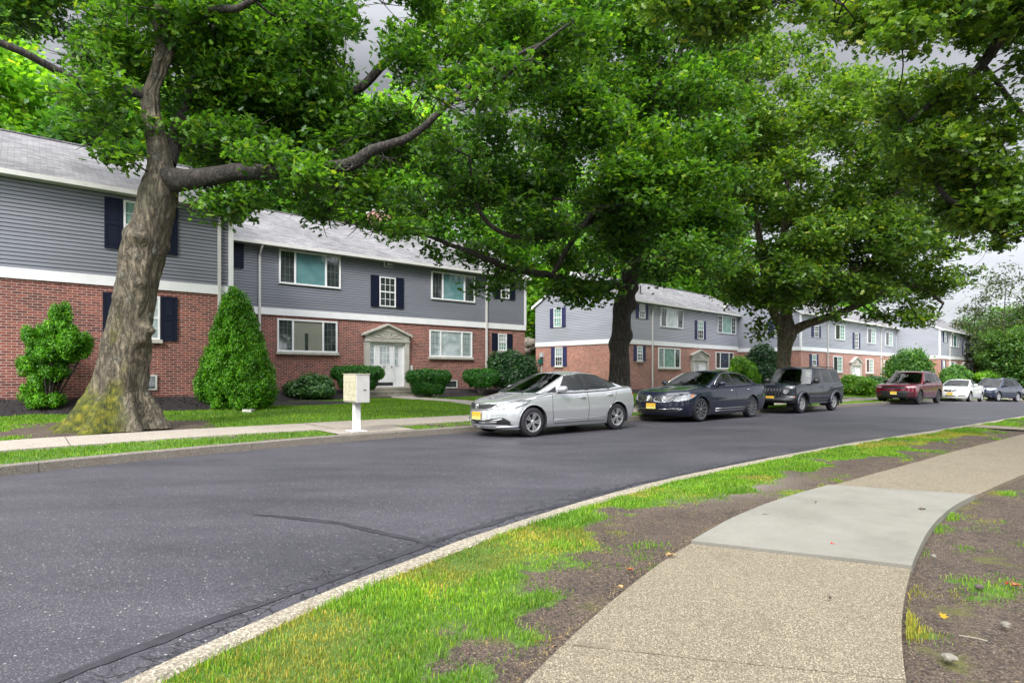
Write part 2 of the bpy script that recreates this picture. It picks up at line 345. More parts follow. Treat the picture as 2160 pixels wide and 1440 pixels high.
br.inputs['Mortar'].default_value = (.09, .085, .09, 1); br.inputs['Brick Width'].default_value = .3; br.inputs['Row Height'].default_value = .14; br.inputs['Mortar Size'].default_value = .008; br.inputs['Bias'].default_value = -.15
n.l.new(t.outputs['UV'], br.inputs['Vector']); c = n.mix(1.0, br.outputs['Color'], n.ramp(n.noise(t.outputs['UV'], .4, 5), [(.3, (.72, .72, .73)), (.7, (1.3, 1.29, 1.29))]), 'MULTIPLY')
c = n.mix(.6, c, n.mix(1.0, c, n.ramp(n.noise(t.outputs['UV'], 25, 4), [(.3, (.6, .6, .6)), (.7, (1.4, 1.4, 1.4))]), 'MULTIPLY'))
n.bump(n.math('SUBTRACT', n.noise(t.outputs['UV'], 60, 3), br.outputs['Fac']), .5, .01); M['shingle'] = n.set(c, .9)
M['white'] = basic('white_trim', (.74, .74, .75), .45, .05, 3, .05)
M['white_dirty'] = basic('worn_white', (.58, .58, .54), .6, .14, 4, .2)
M['stone'] = basic('cast_stone', (.42, .405, .36), .8, .12, 4, .2, 50)
M['navy'] = basic('navy_shutter', (.007, .010, .026), .5, .1, 5, .05, **{'Specular IOR Level': .2}); M['navy_pale'] = basic('blue_shutter', (.036, .038, .100), .5, .1, 5, .05, **{'Specular IOR Level': .2}); M['lap_shade'] = basic('siding_lap_shade', (.080, .086, .102), .8, .1, 5, 0); M['lap_shade_pale'] = basic('siding_lap_shade_pale', (.13, .134, .15), .8, .1, 5, 0)  # last two: shadow line under each siding lap, put into the colour
M['soffit'] = basic('gutter_white', (.55, .54, .52), .5, .06, 3, .05)
M['dark'] = basic('dark_void', (.012, .012, .013), .7, .1, 3, 0); M['rubber'] = basic('rubber', (.016, .016, .020), .75, .15, 10, .2)
M['metal_dark'] = basic('dark_metal', (.06, .06, .065), .45, .1, 5, .05, Metallic=.6)
M['mesh_grey'] = basic('vent_grey', (.10, .115, .12), .5, .1, 20, .1)
M['green_box'] = basic('green_enamel', (.01, .09, .07), .4, .1, 4, .05); M['meter'] = basic('meter_grey', (.38, .4, .41), .5, .1, 4, .05)
def glass(name, c, c2=None, rough=.04, wav=.04, sc=2.5):
    n = NT(name); v = n.coord(); col = n.ramp(n.noise(v, sc, 3), [(.35, c), (.65, c2 or mul(c, 1.3))])
    n.bump(n.noise(v, .8, 2), wav, .05); return n.set(col, rough, IOR=1.55, **{'Coat Weight': .3, 'Coat Roughness': .02})
M['g_dark'] = glass('window_glass_dark', (.018, .024, .024), (.05, .062, .06)); M['g_teal'] = glass('window_glass_teal_curtain', (.085, .19, .20), (.12, .24, .25))
M['g_pale'] = glass('window_glass_pale_blind', (.24, .29, .30), (.36, .42, .42)); M['g_mint'] = glass('window_glass_mint_curtain', (.16, .28, .24), (.25, .40, .34))
M['g_blue'] = glass('window_glass_blue', (.008, .03, .055), (.02, .07, .11)); M['g_bright'] = glass('window_glass_bright', (.30, .34, .36), (.50, .55, .56))
M['curtain'] = NT('curtain_cloth').set((.20, .20, .16), .8)
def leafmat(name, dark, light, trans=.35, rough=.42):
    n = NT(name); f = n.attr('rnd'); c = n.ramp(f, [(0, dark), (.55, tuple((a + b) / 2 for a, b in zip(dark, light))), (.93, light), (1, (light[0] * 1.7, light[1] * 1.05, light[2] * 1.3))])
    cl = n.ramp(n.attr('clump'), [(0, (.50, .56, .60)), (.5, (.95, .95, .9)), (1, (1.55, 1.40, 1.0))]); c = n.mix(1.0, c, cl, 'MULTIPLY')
    tr = n.new('BsdfTranslucent'); c2 = n.mix(1.0, c, (1.5, 1.6, .55), 'MULTIPLY'); n.l.new(c2, tr.inputs[0])
    ms = n.new('MixShader'); ms.inputs[0].default_value = trans; n.set(c, rough); n.b.inputs['Specular IOR Level'].default_value = .35
    n.l.new(n.b.outputs[0], ms.inputs[1]); n.l.new(tr.outputs[0], ms.inputs[2]); n.l.new(ms.outputs[0], n.n['Material Output'].inputs[0]); return n.m
M['leaf_oak'] = leafmat('oak_leaves', (.015, .062, .013), (.115, .245, .029), .45, .36)
M['leaf_oak2'] = leafmat('oak_leaves_olive', (.026, .074, .017), (.155, .27, .038), .45, .36)
M['leaf_bright'] = leafmat('bright_leaves', (.07, .20, .025), (.22, .42, .045), .5)
M['leaf_mid'] = leafmat('mid_leaves', (.04, .135, .028), (.13, .28, .045), .45)
M['leaf_thuja'] = leafmat('thuja_leaves', (.030, .135, .008), (.145, .40, .018), .32)
M['leaf_hedge'] = leafmat('hedge_leaves', (.012, .085, .012), (.065, .25, .020), .3)
M['leaf_juniper'] = leafmat('juniper_leaves', (.03, .105, .03), (.085, .22, .04), .25)
M['leaf_lime'] = leafmat('lime_leaves', (.08, .24, .012), (.20, .40, .02), .35)
M['leaf_rhodo'] = leafmat('rhododendron_leaves', (.010, .05, .016), (.05, .135, .035), .2, .3)
M['leaf_grove'] = leafmat('grove_leaves', (.05, .12, .035), (.15, .29, .075), .4)
M['leaf_sparse'] = leafmat('sparse_leaves', (.035, .055, .025), (.08, .11, .04), .3)
M['grass'] = leafmat('grass_blades', (.055, .155, .012), (.22, .40, .030), .35, .5)
M['drygrass'] = leafmat('dry_grass', (.16, .13, .06), (.42, .33, .18), .2, .7)
def barkmat(name, c, moss=0.0):
    n = NT(name); v = n.coord(scale=(1, 1, .20)); w = n.new('TexNoise', Scale=2.2, Detail=4); n.l.new(n.coord(scale=(1, 1, .6)), w.inputs['Vector']); vv = n.new('VectorMath', operation='MULTIPLY_ADD'); n.l.new(w.outputs['Color'], vv.inputs[0]); vv.inputs[1].default_value = (.30, .30, .12); n.l.new(v, vv.inputs[2])
    f1 = n.new('TexNoise', Scale=8.5, Detail=6, Roughness=.62); n.l.new(vv.outputs[0], f1.inputs['Vector']); f = n.math('MULTIPLY', n.math('ABSOLUTE', n.math('SUBTRACT', f1.outputs[0], .5)), 5.0); g = n.noise(n.coord(scale=(1, 1, .5)), 26, 6, .7)
    col = n.ramp(f, [(0, mul(c, .20)), (.16, mul(c, .62)), (.6, mul(c, 1.2)), (1, mul(c, 1.5))]); col = n.mix(.6, col, n.mix(1.0, col, n.ramp(g, [(.3, (.5, .5, .5)), (.7, (1.5, 1.45, 1.4))]), 'MULTIPLY'))
    col = n.mix(n.ramp(n.noise(n.coord(), 1.1, 6, .7), [(.52, (0, 0, 0)), (.72, (.5, .5, .5))]), col, mul((.12, .125, .075), c[0] / .175)); lich = n.ramp(n.noise(n.coord(), 3.4, 6, .7), [(.60, (0, 0, 0)), (.68, (.6, .6, .6))]); col = n.mix(lich, col, mul((.30, .31, .27), c[0] / .175))
    if moss: col = n.mix(n.attr('moss'), col, n.ramp(n.noise(n.coord(), 8, 5), [(.35, (.045, .055, .012)), (.5, (.11, .12, .012)), (.7, (.24, .22, .015))]))
    n.bump(n.math('ADD', n.math('MINIMUM', f, .8), n.math('MULTIPLY', g, .4)), 1.0, .05); return n.set(col, .9)
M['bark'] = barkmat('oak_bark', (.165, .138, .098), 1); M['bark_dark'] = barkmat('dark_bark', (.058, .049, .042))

# ------------------------------------------------------------------ ground sheet
ts = np.unique(np.concatenate([np.arange(-30, -3, 1.5), np.arange(-3, 28, .14), np.arange(28, 60, .5), np.arange(60, 122, 2.0)]))
def curves(t):
    w = wall_n(t); nc = tab(t, NEARC); fc = tab(t, FARC)
    c = [np.full_like(t, -34.0), np.minimum(-8.0, tab(t, SWR) - 3), np.minimum(tab(t, SWR) - 1.6, -1.0), tab(t, SWR), tab(t, SWL), nc, nc + .03, fc - .03, fc + .001,
         tab(t, FSN), tab(t, FSF), w - 2.6, w + .2, hill_n(t), hill_n(t) + 44, np.full_like(t, 260.0)]
    return c
nsub = [3, 10, 22, 12, 14, 1, 4, 1, 8, 6, 26, 20, 6, 12, 4]
cs = curves(ts); cols = []
for i, k in enumerate(nsub):
    for j in range(k): cols.append(cs[i] + (cs[i + 1] - cs[i]) * j / k)
cols.append(cs[-1]); Ng = np.stack(cols, 1); Tg = np.repeat(ts[:, None], Ng.shape[1], 1)
def grassy(t, n):
    """0..1 amount of grass"""
    l = tab(t, SWL); r = tab(t, SWR); nc = tab(t, NEARC); fc = tab(t, FARC); w = wall_n(t)
    f = fbm(t * 1.1, n * 1.5, 3, 4); f2 = fbm(t * 2.6, n * 3.2, 8, 3); f3 = fbm(t * .45, n * .6, 12, 3)
    u = (n - l) / np.maximum(nc - l, .3)
    near = u * 1.45 - .24 + (f - .5) * 2.5 + (f2 - .5) * 1.5 + .42 * np.clip((4.2 - t) / 2.5, 0, 1) - .12 * np.clip((t - 7) / 4, 0, 1)
    right = -.33 + (f - .5) * 2.4 + (f2 - .5) * 2.2
    far = np.where(n < tab(t, FSN), .70 + (f - .5) * 1.9 + (f3 - .5) * .8, 1.0 + (f3 - .5) * 1.6)
    g = np.where(n < r, right, np.where(n < nc, near, far))
    tr = np.hypot((t - 1.6), (n - 16.0) * .9); g = np.where(n > fc, g - 1.6 * np.clip((2.5 + (f2 - .5) * 1.2 - tr) / .8, 0, 1), g)   # bare soil round the left oak
    g = np.where((n > fc) & (n < tab(t, FSN)) & (t > 6.5) & (t < 9.5), g - .45, g)
    return np.clip(g * 1.7, 0, 1)
def mulchy(t, n):
    d = wall_n(t) - n + (fbm(t * .8, n * .8, 5, 3) - .5) * .8
    m = sstep((np.where(t < 5.4, 2.0, 2.1) - d) / .15); m = np.where((t > 22.8) & (t < 29.6), 0, m)
    m = np.maximum(m, sstep((1.9 - np.hypot((t - 7.9) * .9, n - 21.9)) / .2)); return np.where(n > tab(t, FSF), m, 0)
Zg = gz(Tg, Ng); XY = TN(Tg, Ng)
gr_ = grassy(Tg, Ng); mu_ = mulchy(Tg, Ng)
micro = (fbm(Tg * 3.1, Ng * 3.1, 21, 3) - .5) * .035 + (fbm(Tg * .7, Ng * .7, 22, 2) - .5) * .04
onroad = (Ng > tab(Tg, NEARC) - .06) & (Ng < tab(Tg, FARC) + .06)
onwalk = ((Ng >= tab(Tg, SWR) - .02) & (Ng <= tab(Tg, SWL) + .02)) | ((Ng >= tab(Tg, FSN) - .02) & (Ng <= tab(Tg, FSF) + .02))
Zg = np.where(onroad | onwalk, Zg - onwalk * .02, Zg + micro + mu_ * (fbm(Tg * 5, Ng * 5, 30, 3) - .3) * .08)
V = np.concatenate([XY, Zg[..., None]], -1).reshape(-1, 3); nt, nn = Tg.shape
i = np.arange(nt - 1)[:, None] * nn; j = np.arange(nn - 1)[None]
Q = np.stack([i + j, i + nn + j, i + nn + j + 1, i + j + 1], -1).reshape(-1, 4)[:, ::-1]
me = np_mesh('ground', V, Q, True); attr(me, 'grass', gr_.ravel()); attr(me, 'mulch', mu_.ravel())
pale = .8 * np.exp(-((Tg - 6.3) ** 2 / .9 + (Ng - 3.55) ** 2 / .12)) ; attr(me, 'pale', pale.ravel())
tag(link('ground', me, None, [M['soil']]), kind='structure')

def strip(name, tarr, n0, n1, z, mat, cols_=2, skirt=0.0, edge=None, zadd=None):
    """sheet between two curves of the road frame, with skirts"""
    n0 = np.asarray(n0) * np.ones_like(tarr); n1 = np.asarray(n1) * np.ones_like(tarr)
    f = np.linspace(0, 1, cols_); Nn = n0[:, None] + (n1 - n0)[:, None] * f; Tt = np.repeat(tarr[:, None], cols_, 1)
    Z = hroad(Tt) + z + (zadd(Tt, Nn) if zadd is not None else 0); X = TN(Tt, Nn); G = np.concatenate([X, Z[..., None]], -1)
    if skirt:
        lo = G.copy(); lo[..., 2] -= skirt; G = np.concatenate([lo[:, :1], G, lo[:, -1:]], 1)
    a, b = G.shape[:2]; i = np.arange(a - 1)[:, None] * b; j = np.arange(b - 1)[None]
    Q = np.stack([i + j, i + b + j, i + b + j + 1, i + j + 1], -1).reshape(-1, 4)[:, ::-1]
    me = np_mesh(name, G.reshape(-1, 3), Q, False)
    if edge is not None:
        e = edge(Tt, Nn)
        if skirt: e = np.concatenate([e[:, :1], e, e[:, -1:]], 1)
        attr(me, 'edge', e.ravel())
    o = link(name, me, None, [mat]); tag(o, kind='structure'); return o
tr = ts
road_edge = lambda t, n: sstep((.62 + .40 * fbm(t * .9, n * .9, 41, 3) - (n - tab(t, NEARC))) / .22)
strip('road', tr, tab(tr, NEARC) + .12, tab(tr, FARC) - .0, 0, M['asphalt'], 48, edge=road_edge, zadd=lambda t, n: .03 * np.sin(np.clip((n - tab(t, NEARC)) / 7.5, 0, 1) * np.pi) - .02 * np.exp(-(n - tab(t, NEARC)) / .3))
# tar seams: one along the near kerb, one across the lane
tt = np.arange(-2, 9.6, .035); wob = (fbm(tt * .9, tt * 0, 61, 3) - .5) * .35
lane = lambda t, n: .03 * np.sin(np.clip((n - tab(t, NEARC)) / 7.5, 0, 1) * np.pi) - .02 * np.exp(-(n - tab(t, NEARC)) / .3)
cn = tab(tt, NEARC) + .55 + .10 * np.clip(1.5 - tt, 0, 1.5) + wob * .5; wd = .018 + .030 * fbm(tt * 2, tt * 0, 62) + .034 * (fbm(tt * 9, tt * 0, 63, 3) - .5)
strip('tar_seam', tt, cn - wd, cn + wd, .0045, M['tar'], 3, zadd=lane)
uu = np.linspace(0, 1, 140); ctl = np.array([(2.6, 4.0), (2.38, 4.65), (2.24, 5.15), (1.98, 5.6), (1.70, 6.05)]); 
k = np.interp(uu, np.linspace(0, 1, 5), ctl[:, 0]); m_ = np.interp(uu, np.linspace(0, 1, 5), ctl[:, 1]) + (fbm(uu * 6, uu * 0, 66) - .5) * .12
sx = np.gradient(k); sy = np.gradient(m_); ll = np.hypot(sx, sy); wv = (.030 + .018 * fbm(uu * 9, uu, 67) + .03 * (fbm(uu * 40, uu, 68, 3) - .5)) * np.minimum(1, .25 + (1 - uu) * 3)
a_ = np.stack([k - sy / ll * wv, m_ + sx / ll * wv], 1); b_ = np.stack([k + sy / ll * wv, m_ - sx / ll * wv], 1)
G = np.stack([a_, b_], 1); Z = lane(G[..., 0], G[..., 1]) + .005; X = TN(G[..., 0], G[..., 1]); G = np.concatenate([X, Z[..., None]], -1).reshape(-1, 3)
i = np.arange(139) * 2; me = np_mesh('tar_seam', G, np.stack([i, i + 1, i + 3, i + 2], -1), False); tag(link('tar_seam', me, None, [M['tar']]), kind='structure')
# kerbs
def kerb(name, t, n0, w, top, mat):
    for k, (a, b) in enumerate(zip(t[:-1], t[1:])):
        pass
def kerb_obj(name, tarr, n0, n1, top, mat, joints):
    parts = []; verts = []; faces = []
    f = np.array([0, 0, .12, .88, 1, 1]); zz = np.array([-.2, top - .018, top, top, top - .018, -.2])
    for a, b in zip(joints[:-1], joints[1:]):
        t = np.linspace(a + .004, b - .004, max(3, int((b - a) / .3)))
        N0 = n0(t); N1 = n1(t); Nn = N0[:, None] + (N1 - N0)[:, None] * f; Tt = np.repeat(t[:, None], 6, 1)
        Z = hroad(Tt) + zz + (fbm(Tt * 4, Nn * 9, 71, 2) - .5) * .012; X = TN(Tt, Nn + (fbm(Tt * 5, Nn * 5, 72, 2) - .5) * .012); G = np.concatenate([X, Z[..., None]], -1)
        base = sum(len(x) for x in verts); verts.append(G.reshape(-1, 3)); i = np.arange(len(t) - 1)[:, None] * 6; j = np.arange(5)[None]
        faces.append(base + np.stack([i + j, i + 6 + j, i + 7 + j, i + j + 1], -1).reshape(-1, 4)[:, ::-1])
        faces.append(base + np.array([[0, 1, 4, 5], [1, 2, 3, 4]])); e = (len(t) - 1) * 6; faces.append(base + e + np.array([[5, 4, 1, 0], [4, 3, 2, 1]]))
    me = np_mesh(name, np.concatenate(verts), np.concatenate(faces), False); tag(link(name, me, None, [mat]), kind='structure')
J = [-30] + list(np.arange(-9, 60, 3.05)) + [118]
kerb_obj('kerb', None, lambda t: tab(t, NEARC), lambda t: tab(t, NEARC) + .15, .118, M['curb'], J)
M['curb_far'] = pebble('kerb_concrete_worn', (.19, .165, .135), (.09, .075, .06), (.3, .27, .23))
kerb_obj('kerb', None, lambda t: tab(t, FARC) - .15, lambda t: tab(t, FARC) + .02, .145, M['curb_far'], J)
# near pavement: flags with open joints, one replaced by smooth concrete
def flag(tl0, tl1, top, mat, name):
    t = np.linspace(tl0, tl1, max(4, int((tl1 - tl0) / .12))); sk = lambda q: .60 + .28 * np.clip((3.85 - q) / 2, 0, 1.6)
    rows = []
    for q in t:
        a = (q, float(tab(q, SWL))); tr_ = q + float(sk(q)); b = (tr_, float(tab(tr_, SWR)))
        f = np.linspace(0, 1, 7); tq = a[0] + (b[0] - a[0]) * f; nq = a[1] + (b[1] - a[1]) * f
        z = hroad(tq) + top + (fbm(tq * 1.3, nq * 1.3, 81, 2) - .5) * .008; xy = TN(tq, nq); g = np.concatenate([xy, z[:, None]], 1)
        lo0 = g[0] - [0, 0, .12]; lo1 = g[-1] - [0, 0, .12]; rows.append(np.concatenate([[lo0], g, [lo1]]))
    G = np.array(rows); lo = G[:1].copy(); lo[..., 2] -= .12; hi = G[-1:].copy(); hi[..., 2] -= .12; G = np.concatenate([lo, G, hi]); a, b = G.shape[:2]
    i = np.arange(a - 1)[:, None] * b; j = np.arange(b - 1)[None]; Q = np.stack([i + j, i + b + j, i + b + j + 1, i + j + 1], -1).reshape(-1, 4)
    me = np_mesh(name, G.reshape(-1, 3), Q, False); o = link(name, me, None, [mat]); tag(o, kind='structure')
sl_ = [-6, -3.2, -.6, 1.95, 3.85]
for a, b in zip(sl_[:-1], sl_[1:]): flag(a + .005, b - .005, .118, M['pebble'], 'sidewalk')
flag(3.862, 5.55, .138, M['slab'], 'sidewalk'); flag(5.558, 7.05, .136, M['slab'], 'sidewalk')
q = [7.06, 11.25, 15.3, 19.5, 23.7, 28, 32, 36, 40]
for a, b in zip(q[:-1], q[1:]): flag(a + .005, b - .005, .122, M['pebble'], 'sidewalk')
strip('path', np.arange(18.3, 19.6, .2), tab(18.8, SWL) - .0, 4.34, .125, M['pebble'], 2, .1)
# far pavement
J2 = [-30] + list(np.arange(-9, 62, 2.4)) + [118]
for a, b in zip(J2[:-1], J2[1:]):
    t = np.linspace(a + .006, b - .006, 9 if b - a < 5 else 30); strip('sidewalk', t, tab(t, FSN), tab(t, FSF), .165 + random.uniform(-.006, .006), M['pebble_far'], 3, .1)
t = np.arange(5.0, 6.85, .2); strip('path', t, tab(t, FARC) + .02, tab(t, FSN), .155, M['pebble_far'], 2, .1)
def walkway(t0, t1, nf):
    t = np.array([t0, t1]); nn_ = np.linspace(float(tab(t0, FSF)), nf, 14); V = []; 
    for n_ in nn_:
        z = float(gz((t0 + t1) / 2, n_)) + .035
        for q in (t0, t1): x, y = TN(np.array(q), np.array(n_)); V.append((x, y, z))
    mb = MB()
    for k in range(13): mb.quad([V[2 * k], V[2 * k + 1], V[2 * k + 3], V[2 * k + 2]])
    for k in range(13):
        for s_ in (0, 1): a = Vector(V[2 * k + s_]); b = Vector(V[2 * k + 2 + s_]); d = Vector((0, 0, .1)); mb.quad([a, b, b - d, a - d])
    tag(mb.build('path', M['pebble_far'], fix=True), kind='structure')

# ------------------------------------------------------------------ grass blades
def blades(name, t, n, h, w, mat, clump, label=None, seg2=True, lean=.6):
    N = len(t); xy = TN(t, n); z = gz(t, n) + (fbm(t * 3.1, n * 3.1, 21, 3) - .5) * .035 + (fbm(t * .7, n * .7, 22, 2) - .5) * .04 - .006
    B = np.concatenate([xy, z[:, None]], 1); a = rng.uniform(0, 2 * np.pi, N); d = np.stack([np.cos(a), np.sin(a), 0 * a], 1); s = np.stack([-np.sin(a), np.cos(a), 0 * a], 1)
    ln = (rng.uniform(.1, 1, N) * lean)[:, None]; H = h[:, None]; W = w[:, None]; up = np.array([0, 0, 1.])
    if seg2:
        m = B + up * H * .6 + d * H * ln * .35; tip = B + up * H * (1 - .25 * ln) + d * H * ln
        V = np.stack([B - s * W / 2, B + s * W / 2, m - s * W * .42, m + s * W * .42, tip], 1).reshape(-1, 3); b = np.arange(N)[:, None] * 5
        Fc = np.concatenate([b + [0, 1, 3], b + [0, 3, 2], b + [2, 3, 4]], 0); k = 5
    else:
        tip = B + up * H + d * H * ln; V = np.stack([B - s * W / 2, B + s * W / 2, tip], 1).reshape(-1, 3); b = np.arange(N)[:, None] * 3; Fc = b + [0, 1, 2]; k = 3
    me = np_mesh(name, V, Fc, False); attr(me, 'rnd', np.repeat(rng.uniform(0, 1, N), k)); attr(me, 'clump', np.repeat(clump, k))
    o = link(name, me, None, [mat]); tag(o, label, 'grass', kind='stuff'); return o
def scatter_near(N, t0, t1, pw=1.7):
    t = t0 + (t1 - t0) * rng.uniform(0, 1, N) ** pw; return t
N = 330000; t = scatter_near(N, -.6, 26); n_ = tab(t, SWL) + (tab(t, NEARC) - tab(t, SWL)) * rng.uniform(0, 1, N) + rng.normal(0, .02, N)
g = grassy(t, n_); cl = fbm(t * 1.7, n_ * 2.1, 91, 3); k = (rng.uniform(0, 1, N) < g ** 1.5) & (n_ < tab(t, NEARC) - .005)
t, n_, cl, g = t[k], n_[k], cl[k], g[k]; dist = np.maximum(t, 1)
hh = (.010 + .034 * rng.uniform(0, 1, len(t)) ** 1.6) * (.6 + .7 * g) * (1 + .8 * (fbm(t * 1.2, n_ * 3, 95, 2) - .5) * 2 * .6)
dry = fbm(t * 1.3, n_ * 1.9, 97, 3) + rng.normal(0, .07, len(t)); yel = dry > .56
blades('grass', t[~yel], n_[~yel], hh[~yel], .0032 + .0009 * dist[~yel] ** .8, M['grass'], cl[~yel] * 1.0, 'green grass blades growing on the strip between near kerb and near sidewalk')
M['grass_yellow'] = leafmat('yellow_moss_grass', (.15, .17, .02), (.36, .36, .06), .3, .6)
blades('grass', t[yel], n_[yel], hh[yel] * .6, .0032 + .0009 * dist[yel] ** .8, M['grass_yellow'], cl[yel], 'yellowish short mossy grass patches beside the near sidewalk')
N = 300000; t = scatter_near(N, -.2, 14, 1.5); n_ = tab(t, SWR) - 4.2 * rng.uniform(0, 1, N) ** 1.2 - .02; g = grassy(t, n_); k = rng.uniform(0, 1, N) < g ** 1.2
t, n_, g = t[k], n_[k], g[k]; dry = fbm(t * 1.3, n_ * 1.9, 107, 3); yel = dry > .5
for sel, mt, lb in ((~yel, M['grass'], 'scattered green grass tufts on the bare soil right of the near sidewalk'), (yel, M['grass_yellow'], 'scattered yellow grass tufts on the bare soil right of the near sidewalk')):
    blades('grass', t[sel], n_[sel], (.015 + .04 * rng.uniform(0, 1, sel.sum())) * (.5 + .6 * g[sel]), np.full(sel.sum(), .004), mt, fbm(t[sel] * 2, n_[sel] * 2, 3), lb)
# dry litter
N = 70000; t = scatter_near(N, -.2, 14, 1.4); s_ = rng.uniform(0, 1, N) < .5
n_ = np.where(s_, tab(t, SWR) - .02 - 4 * rng.uniform(0, 1, N), tab(t, SWL) + .05 + (tab(t, NEARC) - tab(t, SWL) - .1) * rng.uniform(0, 1, N) * .8)
dd = np.hypot(t - 4.6, (n_ - .62)); ex = rng.uniform(0, 1, N); tt_ = np.concatenate([t, 4.6 + rng.normal(0, .28, 2600)]); nn_ = np.concatenate([n_, .62 + rng.normal(0, .16, 2600)])
blades('dry_grass', tt_, nn_, rng.uniform(.003, .012, len(tt_)), np.full(len(tt_), .0026), M['drygrass'], rng.uniform(.2, 1, len(tt_)), 'dead dry grass stems and litter lying on the bare soil', lean=5.5)
# far lawn and verge
N = 420000; t = -2 + 58 * rng.uniform(0, 1, N) ** 1.25; fc = tab(t, FARC); w_ = wall_n(t); n_ = fc + .03 + (w_ - fc - 1.2) * rng.uniform(0, 1, N)
g = grassy(t, n_) * (1 - mulchy(t, n_)); ok = (rng.uniform(0, 1, N) < g) & ~((n_ > tab(t, FSN) - .02) & (n_ < tab(t, FSF) + .02)) & ~((t > 4.95) & (t < 6.9) & (n_ < 13.2))
for (a, b) in ((12.7, 14.0), (40.0, 41.3), (55.4, 56.7), (71.2, 72.5)): ok &= ~((t > a - .03) & (t < b + .03) & (n_ > 14))
t, n_, g = t[ok], n_[ok], g[ok]; d = np.hypot(*(TN(t, n_).T))
blades('grass', t, n_, (.03 + .04 * rng.uniform(0, 1, len(t))) * (.7 + .5 * fbm(t, n_, 5)), .0012 * d * (.7 + .6 * rng.uniform(0, 1, len(t))), M['grass'], fbm(t * .5, n_ * .9, 77, 4) * 1.0, 'mown green lawn grass in front of the brick apartment houses', seg2=False)
# mulch chips
N = 60000; t = -2 + 52 * rng.uniform(0, 1, N) ** 1.3; n_ = wall_n(t) - 2.6 * rng.uniform(0, 1, N); k = mulchy(t, n_) > .5; t, n_ = t[k], n_[k]
M['chips'] = leafmat('mulch_chips', (.012, .009, .010), (.15, .11, .10), 0, .9)
blades('mulch', t, n_, rng.uniform(.012, .045, len(t)), rng.uniform(.02, .06, len(t)), M['chips'], rng.uniform(0, .8, len(t)), 'dark bark mulch chips in the beds along the walls', seg2=False, lean=2.5)

# small litter: individual fallen leaves, stones and twigs
def lobe_outline(shape):
    if shape == 'oak': h = [(0, 0), (.20, .22), (.31, .08), (.50, .36), (.61, .10), (.83, .25), (1, 0)]
    elif shape == 'oak_low': h = [(0, 0), (.33, .34), (.5, .13), (.76, .30), (1, 0)]
    elif shape == 'ell': h = [(0, 0), (.3, .2), (.7, .18), (1, 0)]
    else: h = [(0, 0), (.5, .34), (1, 0)]
    return np.array(h + [(x, -y) for x, y in h[-2:0:-1]])
def litter(kind_, px, py, size, col, label, z=None, cat=None, group=None):
    # back-project to the ground
    D = Vector(((px - CX) / F, 1, (HZ - py) / F)); zz = 3.0
    for _ in range(30):
        g_ = ground_at(D.x * zz, zz) + .03; zz = (g_ - CAMH) / D.z
    p = Vector((D.x * zz, zz, ground_at(D.x * zz, zz) + .028 + (z or 0)))
    if kind_ == 'leaf':
        o = lobe_outline('oak'); mb = MB(); c = [(x * size - size / 2, y * size, .012 + .02 * abs(y) / .36 * random.random()) for x, y in o]; k = (0, 0, .004)
        for i in range(len(c)): mb.quad([k, c[i], c[(i + 1) % len(c)]])
        ob = mb.build('fallen_leaf', col, fix=False)
    elif kind_ == 'stone':
        bm = bmesh.new(); bmesh.ops.create_icosphere(bm, subdivisions=2, radius=size / 2)
        for v in bm.verts: v.co *= 1 + random.uniform(-.16, .16); v.co.z *= .6
        me = bpy.data.meshes.new('stone'); bm.to_mesh(me); bm.free(); ob = link('stone', me, None, [col])
    else:
        mb = MB(); pts = [(-size / 2, 0, .008), (-size / 6, size * .06, .014), (size / 6, -size * .03, .01), (size / 2, size * .05, .012)]; mb.tube(pts, [size * .03, size * .035, size * .03, size * .015], 6); ob = mb.build('twig', col)
    ob.location = p; ob.rotation_euler = (0, 0, random.uniform(0, 6)); tag(ob, label, cat or {'leaf': 'leaf', 'stone': 'stone', 'twig': 'twig'}[kind_], group)
mt = lambda nme, c: basic(nme, c, .6, .2, 30, .1)
L_y = mt('yellow_leaf', (.40, .25, .01)); L_o = mt('orange_leaf', (.28, .08, .02)); L_b = mt('brown_leaf', (.07, .045, .03)); L_r = mt('red_leaf', (.4, .02, .02)); ST = mt('pale_stone', (.17, .155, .125)); TW = mt('twig_wood', (.10, .08, .06)); SD = mt('dark_stone', (.08, .06, .055)); TP = mt('pale_twig', (.24, .2, .15))
litter('leaf', 1990, 1303, .075, L_y, 'bright yellow fallen leaf beside a green grass tuft on the soil')
litter('leaf', 2142, 1236, .07, L_o, 'orange fallen leaf on the soil at the right edge')
litter('leaf', 2124, 1233, .04, L_r, 'small dark red fallen leaf touching the orange one')
litter('leaf', 1412, 1058 + 300 - 208, .045, L_b, 'small brown leaf on the lower left of the smooth slab') if False else None
litter('twig', 1615, 1086, .09, TW, 'short dark twig on the left of the smooth concrete slab')
litter('twig', 1720, 1060, .12, TW, 'thin twig lying near the far joint of the smooth slab')
litter('leaf', 1945, 1075, .10, L_b, 'brown curled leaf on the right of the smooth concrete slab')
litter('stone', 1614, 1129, .035, SD, 'dark pebble on the middle of the smooth concrete slab')
litter('leaf', 1757, 1149, .04, L_r, 'tiny red leaf near the front edge of the smooth slab')
litter('stone', 2003, 1384, .06, ST, 'largest pale stone on the soil right of the near sidewalk')
litter('stone', 1969, 1171, .035, ST, 'small pale stone by the corner of the smooth slab')
litter('stone', 2122, 1315, .045, ST, 'flat white stone chip near the right edge')
litter('stone', 2066, 1236, .045, SD, 'round dark nut like stone in the dead grass')
litter('twig', 2052, 1348, .11, TP, 'pale stick lying on the soil above the largest stone')
litter('leaf', 1330, 1203, .06, L_o, 'orange leaf on the bare soil left of the near sidewalk')
litter('leaf', 1310, 1240, .06, mt('tan_leaf', (.4, .25, .1)), 'tan fallen leaf at the edge of the near sidewalk')
